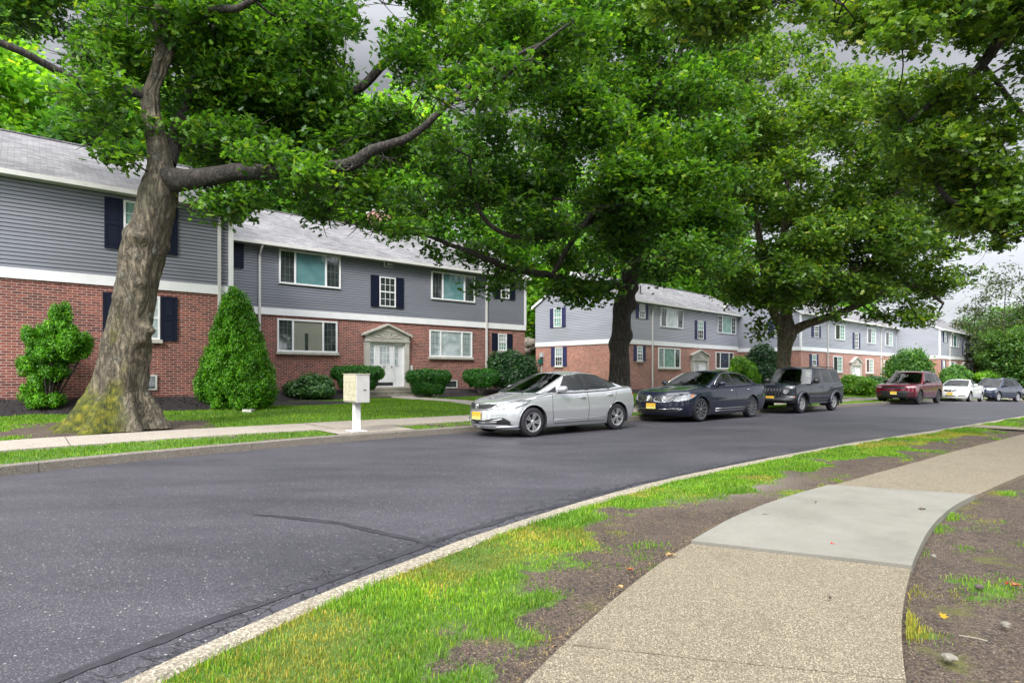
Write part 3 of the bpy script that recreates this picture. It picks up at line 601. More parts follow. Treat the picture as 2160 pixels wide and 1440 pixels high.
litter('leaf', 1415, 1172, .09, mt('straw_leaf', (.35, .22, .08)), 'straw coloured leaf beside the near sidewalk below the slab')
litter('leaf', 1751, 1263, .035, L_b, 'dark brown leaf on the pebbled sidewalk flag')

# ------------------------------------------------------------------ trees
def leaves(name, C, size, mat, parent=None, shape='oak', bias=(0, 0, 1.0), spread=.75, clump=None, fold=.12, dirs=None, nbias=None):
    N = len(C); o = lobe_outline(shape); K = len(o); c0 = np.array([.5, 0])
    size = np.full(N, size) if np.isscalar(size) else size
    b = np.array(bias, float) if nbias is None else nbias
    nrm = b + spread * rng.normal(0, 1, (N, 3)); nrm /= np.linalg.norm(nrm, axis=1)[:, None] + 1e-9
    r = rng.normal(0, 1, (N, 3)) if dirs is None else dirs + .35 * rng.normal(0, 1, (N, 3))
    u = r - nrm * (r * nrm).sum(1)[:, None]; u /= np.linalg.norm(u, axis=1)[:, None] + 1e-9; v = np.cross(nrm, u)
    if shape == 'quad':
        P = o; tri = np.array([[0, 1, 2, 3]])
    else:
        P = np.concatenate([[c0], o]); tri = np.array([[0, i + 1, (i + 1) % K + 1] for i in range(K)])
    droop = -.18 * P[:, 0] ** 2; off = -fold * np.abs(P[:, 1]) * 1.5
    V = C[:, None] + size[:, None, None] * ((P[:, 0] - .5)[None, :, None] * u[:, None] + P[:, 1][None, :, None] * v[:, None] + (off + droop * .5)[None, :, None] * nrm[:, None])
    Fc = (np.arange(N)[:, None, None] * len(P) + tri[None]).reshape(-1, tri.shape[1])
    me = np_mesh(name, V.reshape(-1, 3), Fc, False)
    attr(me, 'rnd', np.repeat(rng.uniform(0, 1, N), len(P))); attr(me, 'clump', np.repeat(np.full(N, .5) if clump is None else clump, len(P)))
    return link(name, me, parent, [mat])
def blob_points(blobs, N, per=14, spread=.17, hole=.0, seed=0, shell=2.4, nsc=.55):
    """leaf positions: sprays of `per` leaves scattered through ellipsoid masses; noise leaves holes"""
    B = np.array([list(b[0]) + list(b[1]) for b in blobs], float); w = B[:, 3] * B[:, 4] * B[:, 5]; w = w ** .8; w /= w.sum()
    nc = int(N / per); idx = rng.choice(len(B), nc, p=w); d = rng.normal(0, 1, (nc, 3)); d /= np.linalg.norm(d, axis=1)[:, None]
    rr = rng.uniform(0, 1, nc) ** (1 / shell); C = B[idx, :3] + d * rr[:, None] * B[idx, 3:6]
    if hole: C = C[noise3(C, nsc, seed) > hole]
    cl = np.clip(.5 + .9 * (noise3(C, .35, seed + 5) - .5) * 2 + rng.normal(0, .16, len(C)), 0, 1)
    P = np.repeat(C, per, 0) + rng.normal(0, 1, (len(C) * per, 3)) * np.array([spread, spread, spread * .6]); return P, np.repeat(cl, per), C
def limb(pts, n=24, wig=.05, seed=0):
    """smooth polyline through control points (Vector, radius) with a little wander"""
    P = np.array([list(p[0]) for p in pts], float); r = np.array([p[1] for p in pts], float); s = np.concatenate([[0], np.cumsum(np.linalg.norm(np.diff(P, axis=0), axis=1))]); q = np.linspace(0, s[-1], n)
    out = np.stack([np.interp(q, s, P[:, i]) for i in range(3)], 1); k = np.array([1, 2, 1]) / 4
    for _ in range(3):
        o2 = out.copy()
        for i in range(3): o2[1:-1, i] = out[:-2, i] * .25 + out[1:-1, i] * .5 + out[2:, i] * .25
        out = o2
    rr = np.interp(q, s, r); L = s[-1]; f = np.sin(np.linspace(0, np.pi, n))
    for i in range(3): out[:, i] += (fbm(q * 1.1 + seed * 3.7, q * 0 + i * 5.3, 17 + i, 3) - .5) * 2 * wig * f * min(1, L / 3)
    return out, rr
def add_branches(limbs, blobs, twigs=6, r0=.035, taper=.45):
    """a bough from the nearest limb to every leaf mass, and twigs inside it"""
    segs = [(l, r) for l, r in limbs]; pool = np.concatenate([l for l, _ in segs]); prad = np.concatenate([r for _, r in segs]); out = []
    order = sorted(range(len(blobs)), key=lambda i: np.min(np.linalg.norm(pool - np.array(blobs[i][0]), axis=1)))
    for i in order:
        c = np.array(blobs[i][0], float); sz = np.array(blobs[i][1], float); d = np.linalg.norm(pool - c, axis=1) + 3.0 * np.maximum(0, pool[:, 2] - c[2] - .3) * .3
        k = int(np.argmin(d)); p = pool[k]; L = np.linalg.norm(c - p)
        if L > .25:
            mid = (p + c) / 2 + np.array([0, 0, -.10 * L]) + rng.normal(0, .07 * L, 3); ra = min(prad[k] * .7, r0 * (.6 + .35 * L)); rb = max(.012, ra * taper)
            b, rr = limb([(p, ra), (p * .6 + mid * .4 + rng.normal(0, .04 * L, 3), ra * .85), (mid, (ra + rb) / 2), (c, rb)], max(6, int(L * 4)), .10, i); out.append((b, rr)); pool = np.concatenate([pool, b]); prad = np.concatenate([prad, rr])
        for _ in range(twigs):
            e = c + rng.normal(0, 1, 3) * sz * .62; m2 = (c + e) / 2 + rng.normal(0, .10, 3) * sz.mean(); b, rr = limb([(c, .014), (m2, .010), (e, .005)], 6, .03, i); out.append((b, rr))
    return out
def join_tubes(name, tubes, mat, parent, seg=6):
    Vs = []; Qs = []; b = 0
    for (l, r) in tubes:
        V, Q = tube_np(l, r, seg); Vs.append(V); Qs.append(Q + b); b += len(V)
    me = np_mesh(name, np.concatenate(Vs), np.concatenate(Qs), True); return link(name, me, parent, [mat])
def pts_px(L):    # (px, py, depth, radius_px)
    return [(P3(a, b, z), r * z / F) for a, b, z, r in L]
def blobs_in(poly, n, d0, d1, r, flat=.6, seed=0, minfrac=.55):
    """leaf masses scattered inside an outline seen in the photo, each at its own depth"""
    rs = np.random.default_rng(seed); xs = [p[0] for p in poly]; ys = [p[1] for p in poly]; out = []; tries = 0
    def inside(x, y):
        c = False; j = len(poly) - 1
        for i in range(len(poly)):
            if (poly[i][1] > y) != (poly[j][1] > y) and x < (poly[j][0] - poly[i][0]) * (y - poly[i][1]) / (poly[j][1] - poly[i][1]) + poly[i][0]: c = not c
            j = i
        return c
    while len(out) < n and tries < n * 60:
        tries += 1; x = rs.uniform(min(xs), max(xs)); y = rs.uniform(min(ys), max(ys))
        if not inside(x, y): continue
        z = rs.uniform(d0, d1); p = P3(x, y, z); q = r * rs.uniform(.65, 1.25)
        if tries < n * 30 and any((p - b[0]).length < q * minfrac for b in out): continue
        out.append((p, (q * rs.uniform(.85, 1.25), q * rs.uniform(.85, 1.25), q * flat * rs.uniform(.8, 1.2))))
    return out
def trunk_mesh(name, prof, mat, parent, seg=48, burls=(), flare=None, ring=.06, mossf=None, rough=.02):
    """prof: [(center Vector, radius)] from the ground up"""
    P = np.array([list(p[0]) for p in prof], float); r = np.array([p[1] for p in prof]); s = np.concatenate([[0], np.cumsum(np.linalg.norm(np.diff(P, axis=0), axis=1))]); n = int(s[-1] / ring); q = np.linspace(0, s[-1], n)
    C = np.stack([np.interp(q, s, P[:, i]) for i in range(3)], 1); rr = np.interp(q, s, r)
    for _ in range(4):
        C[1:-1] = C[:-2] * .25 + C[1:-1] * .5 + C[2:] * .25; rr[1:-1] = rr[:-2] * .25 + rr[1:-1] * .5 + rr[2:] * .25
    T = np.gradient(C, axis=0); T /= np.linalg.norm(T, axis=1)[:, None]; a = np.linspace(0, 2 * np.pi, seg, endpoint=False)
    X = np.array([1., 0, 0]) - T * T[:, :1]; X /= np.linalg.norm(X, axis=1)[:, None]; Y = np.cross(T, X)
    rad = rr[:, None] * np.ones(seg)[None]; hh = q[:, None] * np.ones(seg)[None]; aa = a[None] * np.ones(n)[:, None]
    rad = rad * (1 + .05 * np.sin(aa * 3 + q[:, None] * .9) + .035 * np.sin(aa * 5 + 1 - q[:, None] * .5))
    ridge = np.abs(fbm(aa * 7 / (2 * np.pi) * 3.0 + np.sin(q)[:, None] * .4, hh * 1.6, 33, 3) - .5) * 2; ridge = np.minimum(ridge, ridge[:, ::-1] * 0 + ridge)
    wrap = sstep(np.minimum(aa, 2 * np.pi - aa) / .3); rad += (ridge - .4) * rough * 2 * wrap
    rad += (fbm(aa * 2, hh * 1.2, 35, 3) - .5) * rough * 3 * wrap
    for (bh, ba, amp, sh, sa) in burls:
        da = (aa - ba + np.pi) % (2 * np.pi) - np.pi; rad += amp * np.exp(-((hh - bh) / sh) ** 2 - (da / sa) ** 2)
    if flare is not None: rad += flare(aa, hh)
    V = C[:, None] + rad[..., None] * (np.cos(aa)[..., None] * X[:, None] + np.sin(aa)[..., None] * Y[:, None]); i0 = np.arange(n - 1)[:, None] * seg; j = np.arange(seg)[None]; j2 = (j + 1) % seg
    Q = np.stack([i0 + j, i0 + j2, i0 + seg + j2, i0 + seg + j], -1).reshape(-1, 4); me = np_mesh(name, V.reshape(-1, 3), Q, True)
    if mossf is not None: attr(me, 'moss', mossf(aa, hh).ravel())
    return link(name, me, parent, [mat])

# ---- left oak
base = P3(250, 893, 13.3); gzb = ground_at(base.x, base.y)
T1 = empty('oak_tree', (base.x, base.y, gzb)); tag(T1, 'nearest big oak with thick mossy burled trunk, left of the white mailbox', 'tree', 'oak trees along the street')
def rel(v): return Vector(v) - T1.location
D = 13.3
ed = [(905, 192, 316), (880, 196, 311), (850, 200, 305), (820, 204, 302), (790, 209, 304), (760, 214, 308), (720, 224, 313), (680, 234, 315), (640, 243, 325), (605, 247, 329), (560, 253, 338), (530, 259, 346), (500, 268, 352), (474, 279, 360), (436, 289, 367), (405, 295, 374), (380, 304, 372), (350, 314, 364), (300, 308, 350), (250, 302, 338), (205, 300, 333), (180, 308, 338), (150, 318, 350), (100, 330, 370), (60, 326, 364), (0, 298, 336), (-60, 280, 312)]
prof = [(rel(P3((a + b) / 2, y, D)), (b - a) / 2 * D / F * (.94 if y < 830 else 1)) for y, a, b in ed]
def fl(aa, hh):
    roots = np.zeros_like(aa)
    for ra, am, wd in ((3.35, .80, .27), (4.0, .50, .22), (4.75, .56, .24), (5.6, .46, .20), (.15, .30, .22), (1.2, .4, .4), (2.2, .5, .4)):
        da = (aa - ra + np.pi) % (2 * np.pi) - np.pi; roots += am * np.exp(-(da / wd) ** 2)
    return (roots + .08) * np.exp(-(hh / .52) ** 1.15) * 1.08 + (fbm(aa * 3.2, hh * 4.5, 44, 3) - .5) * .16 * np.exp(-(hh / .7) ** 1.5)
mossf = lambda aa, hh: np.clip(sstep((1.25 - hh + .9 * (fbm(aa * 1.5, hh * 2.2, 5, 3) - .5)) / .5) * sstep((np.cos(aa - 3.75) + .25) / .5) + .5 * sstep((fbm(aa * 1.3, hh * .9, 6, 3) - .56) / .1) * sstep((3 - hh) / 1.5), 0, 1)
trunk_mesh('trunk', prof, M['bark'], T1, 64, burls=((2.32, -.25, .27, .15, .34), (2.06, -.40, .16, .12, .3), (4.35, 2.9, .15, .14, .5), (4.3, 4.9, .16, .13, .5), (3.3, 5.4, .07, .12, .4), (2.9, 4.2, .06, .15, .4), (4.25, .2, .07, .2, .5), (1.2, 5.2, .05, .3, .6)), flare=fl, mossf=mossf, rough=.033, ring=.045)
L1 = [pts_px([(345, 375, 13.3, 26), (375, 382, 13.2, 25), (400, 380, 13.1, 21), (450, 371, 13, 19), (500, 363, 12.9, 18), (560, 362, 12.8, 16), (600, 366, 12.7, 15), (660, 360, 12.6, 14), (715, 352, 12.5, 14), (750, 345, 12.4, 14), (772, 322, 12.3, 12), (810, 309, 12.2, 9.5), (850, 300, 12.1, 8.5), (890, 275, 12.0, 7.5), (925, 240, 11.9, 6.5), (955, 212, 11.8, 5.5), (1010, 196, 11.7, 4.5), (1060, 170, 11.6, 4), (1120, 110, 11.5, 3), (1200, 50, 11.3, 2.4)]),
      pts_px([(950, 214, 11.8, 6), (1000, 172, 11.9, 5), (1060, 130, 12, 4), (1150, 90, 12.2, 3)]),
      pts_px([(315, 205, 13.3, 11), (290, 196, 13.2, 11), (250, 191, 13, 10), (200, 181, 12.8, 10), (150, 162, 12.6, 9), (100, 136, 12.3, 8), (50, 112, 12, 8), (0, 92, 11.8, 7.5), (-70, 55, 11.4, 6)]),
      pts_px([(345, 60, 13.3, 11), (352, 28, 13.1, 9), (400, 13, 12.9, 8), (450, 17, 12.7, 8), (500, 17, 12.5, 7), (545, -5, 12.3, 6), (600, -50, 12, 5)]),
      pts_px([(352, 345, 13.5, 18), (372, 290, 13.9, 15), (398, 210, 14.4, 13), (428, 130, 14.9, 12), (455, 50, 15.2, 10), (485, -40, 15.5, 8)]),
      pts_px([(430, 140, 14.8, 9), (520, 190, 15.2, 8), (640, 215, 15.4, 8), (762, 192, 15.5, 9), (800, 145, 15.5, 9), (850, 100, 15.5, 9), (915, 45, 15.5, 8), (985, -15, 15.5, 7)])]
limbs1 = [limb([(rel(p), r) for p, r in l], 60, .06, k) for k, l in enumerate(L1)]
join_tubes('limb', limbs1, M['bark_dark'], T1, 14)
PB = [([(-80, -60), (690, -60), (700, 60), (640, 140), (560, 110), (500, 180), (420, 190), (300, 150), (200, 100), (100, 60), (0, 70), (-80, 50)], 95, 12.6, 17, .72),
      ([(180, 100), (310, 150), (310, 300), (270, 335), (205, 310), (170, 240)], 16, 12, 14.6, .50),
      ([(350, 190), (500, 175), (640, 190), (760, 230), (840, 230), (880, 260), (790, 300), (750, 335), (640, 345), (520, 345), (400, 335)], 70, 13.3, 17.5, .66), ([(590, 340), (780, 330), (850, 330), (790, 400), (745, 455), (690, 450), (620, 410)], 22, 12.2, 14.6, .5),
      ([(760, 250), (850, 230), (900, 250), (860, 290), (780, 300)], 6, 12.5, 14, .45), ([(900, 210), (1040, 120), (1160, 60), (1150, 140), (1030, 210), (960, 260)], 9, 10.9, 11.8, .34), ([(640, 340), (760, 330), (780, 370), (700, 390), (640, 375)], 6, 11.7, 12.4, .36), ([(420, 300), (560, 300), (560, 340), (430, 340)], 4, 11.8, 12.4, .33),
      ([(385, 405), (545, 400), (540, 435), (480, 455), (395, 435)], 15, 12.2, 13.8, .36), ([(600, 400), (760, 400), (860, 440), (900, 500), (820, 510), (760, 480), (660, 465)], 14, 13, 15.5, .42), ([(195, 300), (300, 330), (300, 350), (260, 345), (200, 325)], 5, 12, 13, .3),
      ([(690, -60), (860, -60), (850, 50), (790, 45), (700, 60)], 11, 13, 17, .5), ([(600, 120), (700, 110), (770, 180), (760, 230), (640, 200)], 9, 13.5, 17, .5), ([(850, 0), (1000, -40), (1230, -40), (1230, 90), (1120, 170), (1000, 200), (920, 210), (840, 150), (820, 80)], 38, 12.3, 17.0, .66)]
bl1 = []
for k, (poly, n, d0, d1, r) in enumerate(PB): bl1 += blobs_in(poly, n, d0, d1, r, .55, 100 + k)
bl1 = [(rel(c), s) for c, s in bl1]
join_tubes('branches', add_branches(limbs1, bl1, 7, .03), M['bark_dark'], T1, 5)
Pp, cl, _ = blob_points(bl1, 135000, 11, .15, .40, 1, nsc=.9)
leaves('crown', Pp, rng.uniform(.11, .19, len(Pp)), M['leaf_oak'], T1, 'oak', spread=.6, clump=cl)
# a few twigs sprouting from the trunk
pp = rel(P3(298, 395, 12.8)); 

# ---- middle oak
def oak(basepx, depth, label, ed, limbs_px, polys, nleaf, size, shape, mat, trunk_mat='bark_dark', hole=.435, burls=(), rbl=.04):
    b = P3(basepx, 0, depth); g = ground_at(b.x, b.y); T = empty('oak_tree', (b.x, b.y, g)); tag(T, label, 'tree', 'oak trees along the street')
    rel = lambda v: Vector(v) - T.location
    yb = HZ + (CAMH - g) * F / depth
    prof = [(rel(P3((a + c) / 2, y, depth)), (c - a) / 2 * depth / F * .88) for y, a, c in [(yb + 8, ed[0][1] - 6, ed[0][2] + 6)] + ed]
    trunk_mesh('trunk', prof, M[trunk_mat], T, 32, burls=burls, flare=lambda aa, hh: (.10 + .16 * np.maximum(0, np.sin(aa * 3 + 1))) * np.exp(-(hh / .4) ** 1.3), ring=.09, rough=.03)
    lm = [limb([(rel(p), r) for p, r in pts_px(l)], 40, .10, k) for k, l in enumerate(limbs_px)]; join_tubes('limb', lm, M[trunk_mat], T, 10)
    bl = []
    for k, (poly, n, d0, d1, r) in enumerate(polys): bl += blobs_in(poly, n, d0, d1, r, .55, int(basepx) + k)
    bl = [(rel(c), s) for c, s in bl]; join_tubes('branches', add_branches(lm, bl, 5, rbl), M['bark_dark'], T, 4)
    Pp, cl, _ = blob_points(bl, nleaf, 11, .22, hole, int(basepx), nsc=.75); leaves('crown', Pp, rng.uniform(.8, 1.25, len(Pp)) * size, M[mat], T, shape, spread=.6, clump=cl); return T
oak(1306, 23.6, 'middle oak with dark knobbly trunk rising behind the silver sedan', [(830, 1280, 1332), (760, 1283, 1330), (735, 1285, 1328), (700, 1289, 1332), (650, 1291, 1334), (600, 1307, 1346), (550, 1319, 1353), (500, 1332, 1361), (450, 1345, 1371), (400, 1358, 1380), (300, 1372, 1392), (200, 1378, 1395), (100, 1386, 1400), (0, 1395, 1406)],
    [[(1322, 600, 23.6, 11), (1240, 600, 22.6, 8), (1165, 580, 21.5, 7), (1080, 570, 20.4, 7), (1020, 545, 19.6, 6), (965, 520, 19, 5), (880, 490, 18, 3)],
     [(1350, 420, 23.6, 10), (1300, 425, 22.8, 6), (1250, 452, 22, 6), (1205, 510, 21.4, 6), (1168, 575, 21, 5)],
     [(1368, 390, 23.6, 9), (1290, 440, 21, 7), (1180, 500, 19.5, 6), (1085, 500, 18.6, 5), (1025, 478, 18, 5), (998, 420, 17.6, 4), (990, 330, 17.4, 3)],
     [(1375, 320, 23.6, 9), (1260, 250, 21.5, 7), (1150, 180, 19.5, 6), (1090, 120, 18, 5), (1050, 60, 17, 4)],
     [(1382, 220, 23.6, 8), (1430, 120, 24.6, 6), (1470, 20, 25.4, 5)], [(1362, 400, 23.6, 8), (1420, 330, 24.4, 6), (1480, 260, 25.4, 4)],
     [(1345, 480, 23.8, 8), (1400, 420, 26, 6), (1460, 390, 28, 4)]],
    [([(1120, 180), (1200, 60), (1200, -60), (1520, -60), (1540, 160), (1520, 380), (1500, 560), (1420, 610), (1290, 570), (1150, 585), (1080, 500), (1100, 300)], 150, 18.0, 28, 1.05), ([(900, 290), (1000, 200), (1120, 180), (1100, 300), (1080, 480), (1000, 440), (930, 445), (840, 440), (810, 420), (850, 390), (900, 350)], 36, 17.5, 23, .72),
     ([(1060, 560), (1300, 570), (1290, 640), (1180, 640), (1090, 610)], 11, 20, 24, .7), ([(800, 470), (1000, 500), (1030, 560), (1000, 610), (930, 570), (830, 520)], 4, 18, 21, .6),
     ([(1000, 520), (1070, 540), (1080, 600), (1020, 620)], 5, 20, 22, .6)], 150000, .18, 'oak_low', 'leaf_oak', burls=((4.3, 0, .22, .3, .4), (3.0, -.3, .15, .25, .4), (5.0, .1, .15, .2, .4), (2.6, 3.1, .12, .3, .4), (5.6, 3.2, .10, .3, .5)))
oak(1654, 33.0, 'third oak along the kerb, spreading olive crown, forked above the dark off-road car', [(800, 1636, 1672), (760, 1638, 1669), (725, 1639, 1672), (705, 1638, 1682), (690, 1640, 1678), (650, 1646, 1668), (600, 1646, 1664), (500, 1645, 1660), (400, 1654, 1666), (300, 1664, 1674), (200, 1672, 1680)],
    [[(1652, 700, 33, 10), (1634, 665, 32.6, 9.5), (1622, 620, 32.2, 9), (1612, 570, 32, 8.5), (1606, 520, 31.8, 7), (1590, 430, 31, 5), (1570, 330, 30.5, 4)],
     [(1668, 700, 33, 11), (1700, 683, 32.6, 9), (1740, 672, 32.2, 8), (1785, 655, 31.8, 7), (1830, 638, 31.4, 6), (1880, 605, 31, 5), (1940, 600, 30.5, 4), (1990, 640, 30, 3)],
     [(1662, 650, 33, 8), (1690, 618, 32.6, 7), (1725, 596, 32.2, 7), (1790, 584, 31.8, 6), (1840, 552, 31.4, 5), (1900, 518, 31, 5), (1980, 520, 30.5, 4), (2060, 530, 30, 3)],
     [(1620, 605, 32.4, 7), (1580, 574, 31.4, 6), (1528, 569, 30.6, 6), (1502, 548, 30, 5), (1460, 500, 29.5, 3)],
     [(1655, 480, 33, 7), (1720, 400, 32.5, 6), (1800, 330, 32, 5), (1860, 250, 31.6, 4)], [(1660, 380, 33, 6), (1600, 280, 33.6, 5), (1560, 190, 34, 4)],
     [(1655, 560, 33, 7), (1760, 470, 32, 6), (1900, 400, 31, 5), (2000, 380, 30.4, 4)]],
    [([(1450, 330), (1470, 150), (1540, 60), (1640, 70), (1800, 150), (1900, 220), (2010, 330), (2090, 440), (2100, 520), (2060, 570), (2020, 630), (1960, 650), (1880, 630), (1800, 625), (1700, 640), (1600, 640), (1520, 600), (1470, 500), (1450, 400)], 210, 27.0, 38, 1.30),
     ([(1720, 620), (1960, 620), (1990, 680), (1920, 690), (1800, 670), (1740, 670)], 12, 29, 33, .8), ([(1560, 640), (1620, 640), (1635, 690), (1600, 712), (1560, 690)], 6, 30.5, 32, .55)], 150000, .225, 'oak_low', 'leaf_oak2', trunk_mat='bark', hole=.435, rbl=.05)

# ---- oak whose trunk stands right of the frame, its boughs reach into the picture
b4 = Vector((10.6, 9.2, 0)); g4 = ground_at(b4.x, b4.y); T4 = empty('oak_tree', (b4.x, b4.y, g4)); tag(T4, 'oak at the right edge whose dark boughs hang in from the upper right', 'tree', 'oak trees along the street')
rel4 = lambda v: Vector(v) - T4.location
trunk_mesh('trunk', [((0, 0, -.3), .55), ((0, 0, .3), .46), ((.05, .1, 2), .40), ((-.1, .1, 4), .36), ((-.3, .1, 6), .30), ((-.4, .2, 8.5), .22), ((-.2, .3, 11), .1)], M['bark_dark'], T4, 32, flare=lambda aa, hh: .12 * np.exp(-(hh / .4) ** 1.3) * (1 + np.sin(aa * 4)), ring=.1, rough=.03)
L4 = [[(Vector((-.3, .1, 5.2)), .16)] + [(rel4(p), r) for p, r in pts_px([(2230, -20, 10, 15), (2160, 28, 10, 13), (2118, 62, 10, 12), (2088, 118, 10, 11), (2045, 165, 10, 9), (1990, 200, 10, 7), (1930, 245, 10, 5), (1880, 290, 10, 3)])],
      [(Vector((-.1, .1, 3.6)), .11)] + [(rel4(p), r) for p, r in pts_px([(2260, 520, 10.4, 9), (2160, 470, 10.4, 8), (2085, 442, 10.4, 6.5), (2012, 434, 10.4, 6), (1980, 400, 10.4, 5), (1970, 340, 10.4, 4), (1940, 280, 10.4, 3)])],
      [(Vector((-.3, .2, 6.5)), .14)] + [(rel4(p), r) for p, r in pts_px([(2160, -120, 9.6, 10), (1980, -60, 9.5, 8), (1800, -20, 9.4, 7), (1650, 0, 9.3, 5), (1500, 30, 9.2, 3)])],
      [(Vector((-.1, .2, 4.4)), .12)] + [(rel4(p), r) for p, r in pts_px([(2260, 260, 12, 8), (2160, 250, 12, 6), (2110, 180, 12, 5), (2060, 120, 12, 4)])]]
lm4 = [limb(l, 40, .08, k) for k, l in enumerate(L4)]; join_tubes('limb', lm4, M['bark_dark'], T4, 10)
bl4 = []
for k, (poly, n, d0, d1, r) in enumerate([([(1720, -60), (2240, -60), (2240, 150), (2120, 100), (2000, 80), (1900, 110), (1820, 90), (1740, 40)], 40, 8.5, 12.5, .50), ([(1380, -60), (1720, -60), (1730, 30), (1650, 40), (1500, 60), (1390, 30)], 20, 9, 12, .45),
      ([(1960, 260), (2060, 200), (2230, 230), (2230, 470), (2100, 480), (1990, 430), (1900, 330)], 32, 9.5, 13, .48), ([(1830, 120), (1960, 110), (2080, 200), (1990, 230), (1900, 290), (1850, 230)], 11, 9.5, 12.5, .42)]): bl4 += blobs_in(poly, n, d0, d1, r, .55, 400 + k)
bl4 = [(rel4(c), s) for c, s in bl4]
join_tubes('branches', add_branches(lm4, bl4, 7, .022), M['bark_dark'], T4, 5)
Pp, cl, _ = blob_points(bl4, 50000, 11, .13, .42, 4, nsc=.9); leaves('crown', Pp, rng.uniform(.10, .16, len(Pp)), M['leaf_oak2'], T4, 'oak', spread=.6, clump=cl)
r4 = np.random.default_rng(5); bo = [(Vector((1.2 + r4.uniform(.3, 4.0), -2.2 + r4.uniform(-2.6, 1.6), r4.uniform(5.8, 10.5))), (.95, .95, .6)) for k in range(16)]; join_tubes('branches', add_branches([limb([((-.3, .1, 5.5), .2), ((.5, -.6, 7), .14), ((2.4, -2, 8.6), .07)], 16, .1, 9)], bo, 3, .03), M['bark_dark'], T4, 5)
Pp, cl, _ = blob_points(bo, 18000, 11, .15, .40, 6, nsc=.9); leaves('crown', Pp, rng.uniform(.11, .17, len(Pp)), M['leaf_oak2'], T4, 'oak_low', spread=.6, clump=cl)

# ---- woods behind the houses: each tree its own trunk and crown
def wood_tree(px, depth, top_py, rad, label, mat='leaf_bright', name='broadleaf_tree', nleaf=9000, size=.38, seed=0, hole=.36, thick=.2, group='bright trees on the wooded slope behind the houses', nb=13, low=.25):
    p = P3(px, 0, depth); g = ground_at(p.x, p.y); top = CAMH + (HZ - top_py) / F * depth; H = top - g; T = empty(name, (p.x, p.y, g)); tag(T, label, 'tree', group); rs = np.random.default_rng(seed + 900)
    lean = rs.normal(0, .4, 2); pts = [((0, 0, -.5), thick * 1.4), ((lean[0] * .3, lean[1] * .3, H * .3), thick), ((lean[0], lean[1], H * .7), thick * .5), ((lean[0] * 1.2, lean[1] * 1.2, H * .93), thick * .2)]
    tl = limb(pts, 14, .2, seed); join_tubes('trunk', [tl], M['bark_dark'], T, 8); bl = []
    for k in range(nb):
        h = H * (low + (1 - low) * (k + .5) / nb); w = rad * math.sin(math.pi * min(.95, max(.12, (h / H - low * .6) / (1.02 - low * .6)))) ** .6; a = k * 2.4 + rs.uniform(0, 1); q = w * rs.uniform(.25, .75)
        s = rad * rs.uniform(.38, .58); bl.append((Vector((lean[0] + q * math.cos(a), lean[1] + q * math.sin(a), min(h, H - s * .6))), (s, s, s * .7)))
    join_tubes('branches', add_branches([tl], bl, 2, .06), M['bark_dark'], T, 4)
    Pp, cl, _ = blob_points(bl, nleaf, 10, size * 1.1, hole, seed, nsc=.5); leaves('crown', Pp, rng.uniform(.7, 1.3, len(Pp)) * size, M[mat], T, 'quad', spread=.6, clump=cl); return T
WT = [(-60, 34, 60, 3.6, 'bright green tree behind the left roof at the far left edge'), (60, 36, 110, 3.4, 'bright tree rising over the roof left of the mossy oak trunk'), (190, 33, 190, 2.8, 'lower bright tree just left of the mossy oak trunk above the roof'),
      (330, 40, 150, 3.8, 'bright tree directly behind the mossy oak trunk'), (470, 42, 185, 4.4, 'bright tree above the roof vent, right of the mossy trunk'), (590, 44, 190, 4.4, 'bright tree behind the low end of the horizontal oak limb'),
      (720, 46, 200, 4.6, 'bright tree left of the brick chimney behind number thirty five'), (850, 48, 215, 4.8, 'bright tree right of the brick chimney'), (980, 50, 290, 4.6, 'bright tree behind the right end of the number thirty five roof'),
      (1100, 52, 400, 4.0, 'bright tree standing in the gap between the two brick houses'), (1210, 56, 430, 4.6, 'bright tree behind the gable of the pale house'), (1330, 60, 450, 5.0, 'bright tree behind the trunk of the middle oak'),
      (1440, 64, 460, 5.2, 'bright tree over the middle of the pale house roof'), (1545, 68, 490, 5.2, 'pale green tree over the right end of the pale house roof'), (1660, 76, 520, 5.6, 'tree behind the third oak trunk'), (1790, 84, 580, 5.8, 'dark tree behind the farther pale house')]
for k, (px, d, ty, r, lb) in enumerate(WT): wood_tree(px, d, ty, r, lb, 'leaf_bright' if k % 3 != 2 else 'leaf_mid', seed=k, nleaf=9500, size=.36 + .002 * d)
for k, (px, d, ty, r, lb) in enumerate([(-20, 48, 20, 4.5, 'tallest bright tree at the upper left behind the oak boughs'), (700, 60, 170, 6, 'second row tree high on the slope behind the chimney'), (900, 62, 210, 6, 'second row tree behind the roof of number thirty five'), (1160, 66, 330, 6, 'second row tree above the gap between the houses'), (1380, 74, 400, 6.5, 'second row tree above the pale house'), (430, 58, 160, 6, 'second row tree on the slope right of the mossy trunk'), (240, 54, 180, 5.4, 'second row tree behind the left house roof')]):
    wood_tree(px, d, ty, r, lb, 'leaf_bright', seed=40 + k, nleaf=9000, size=.5)
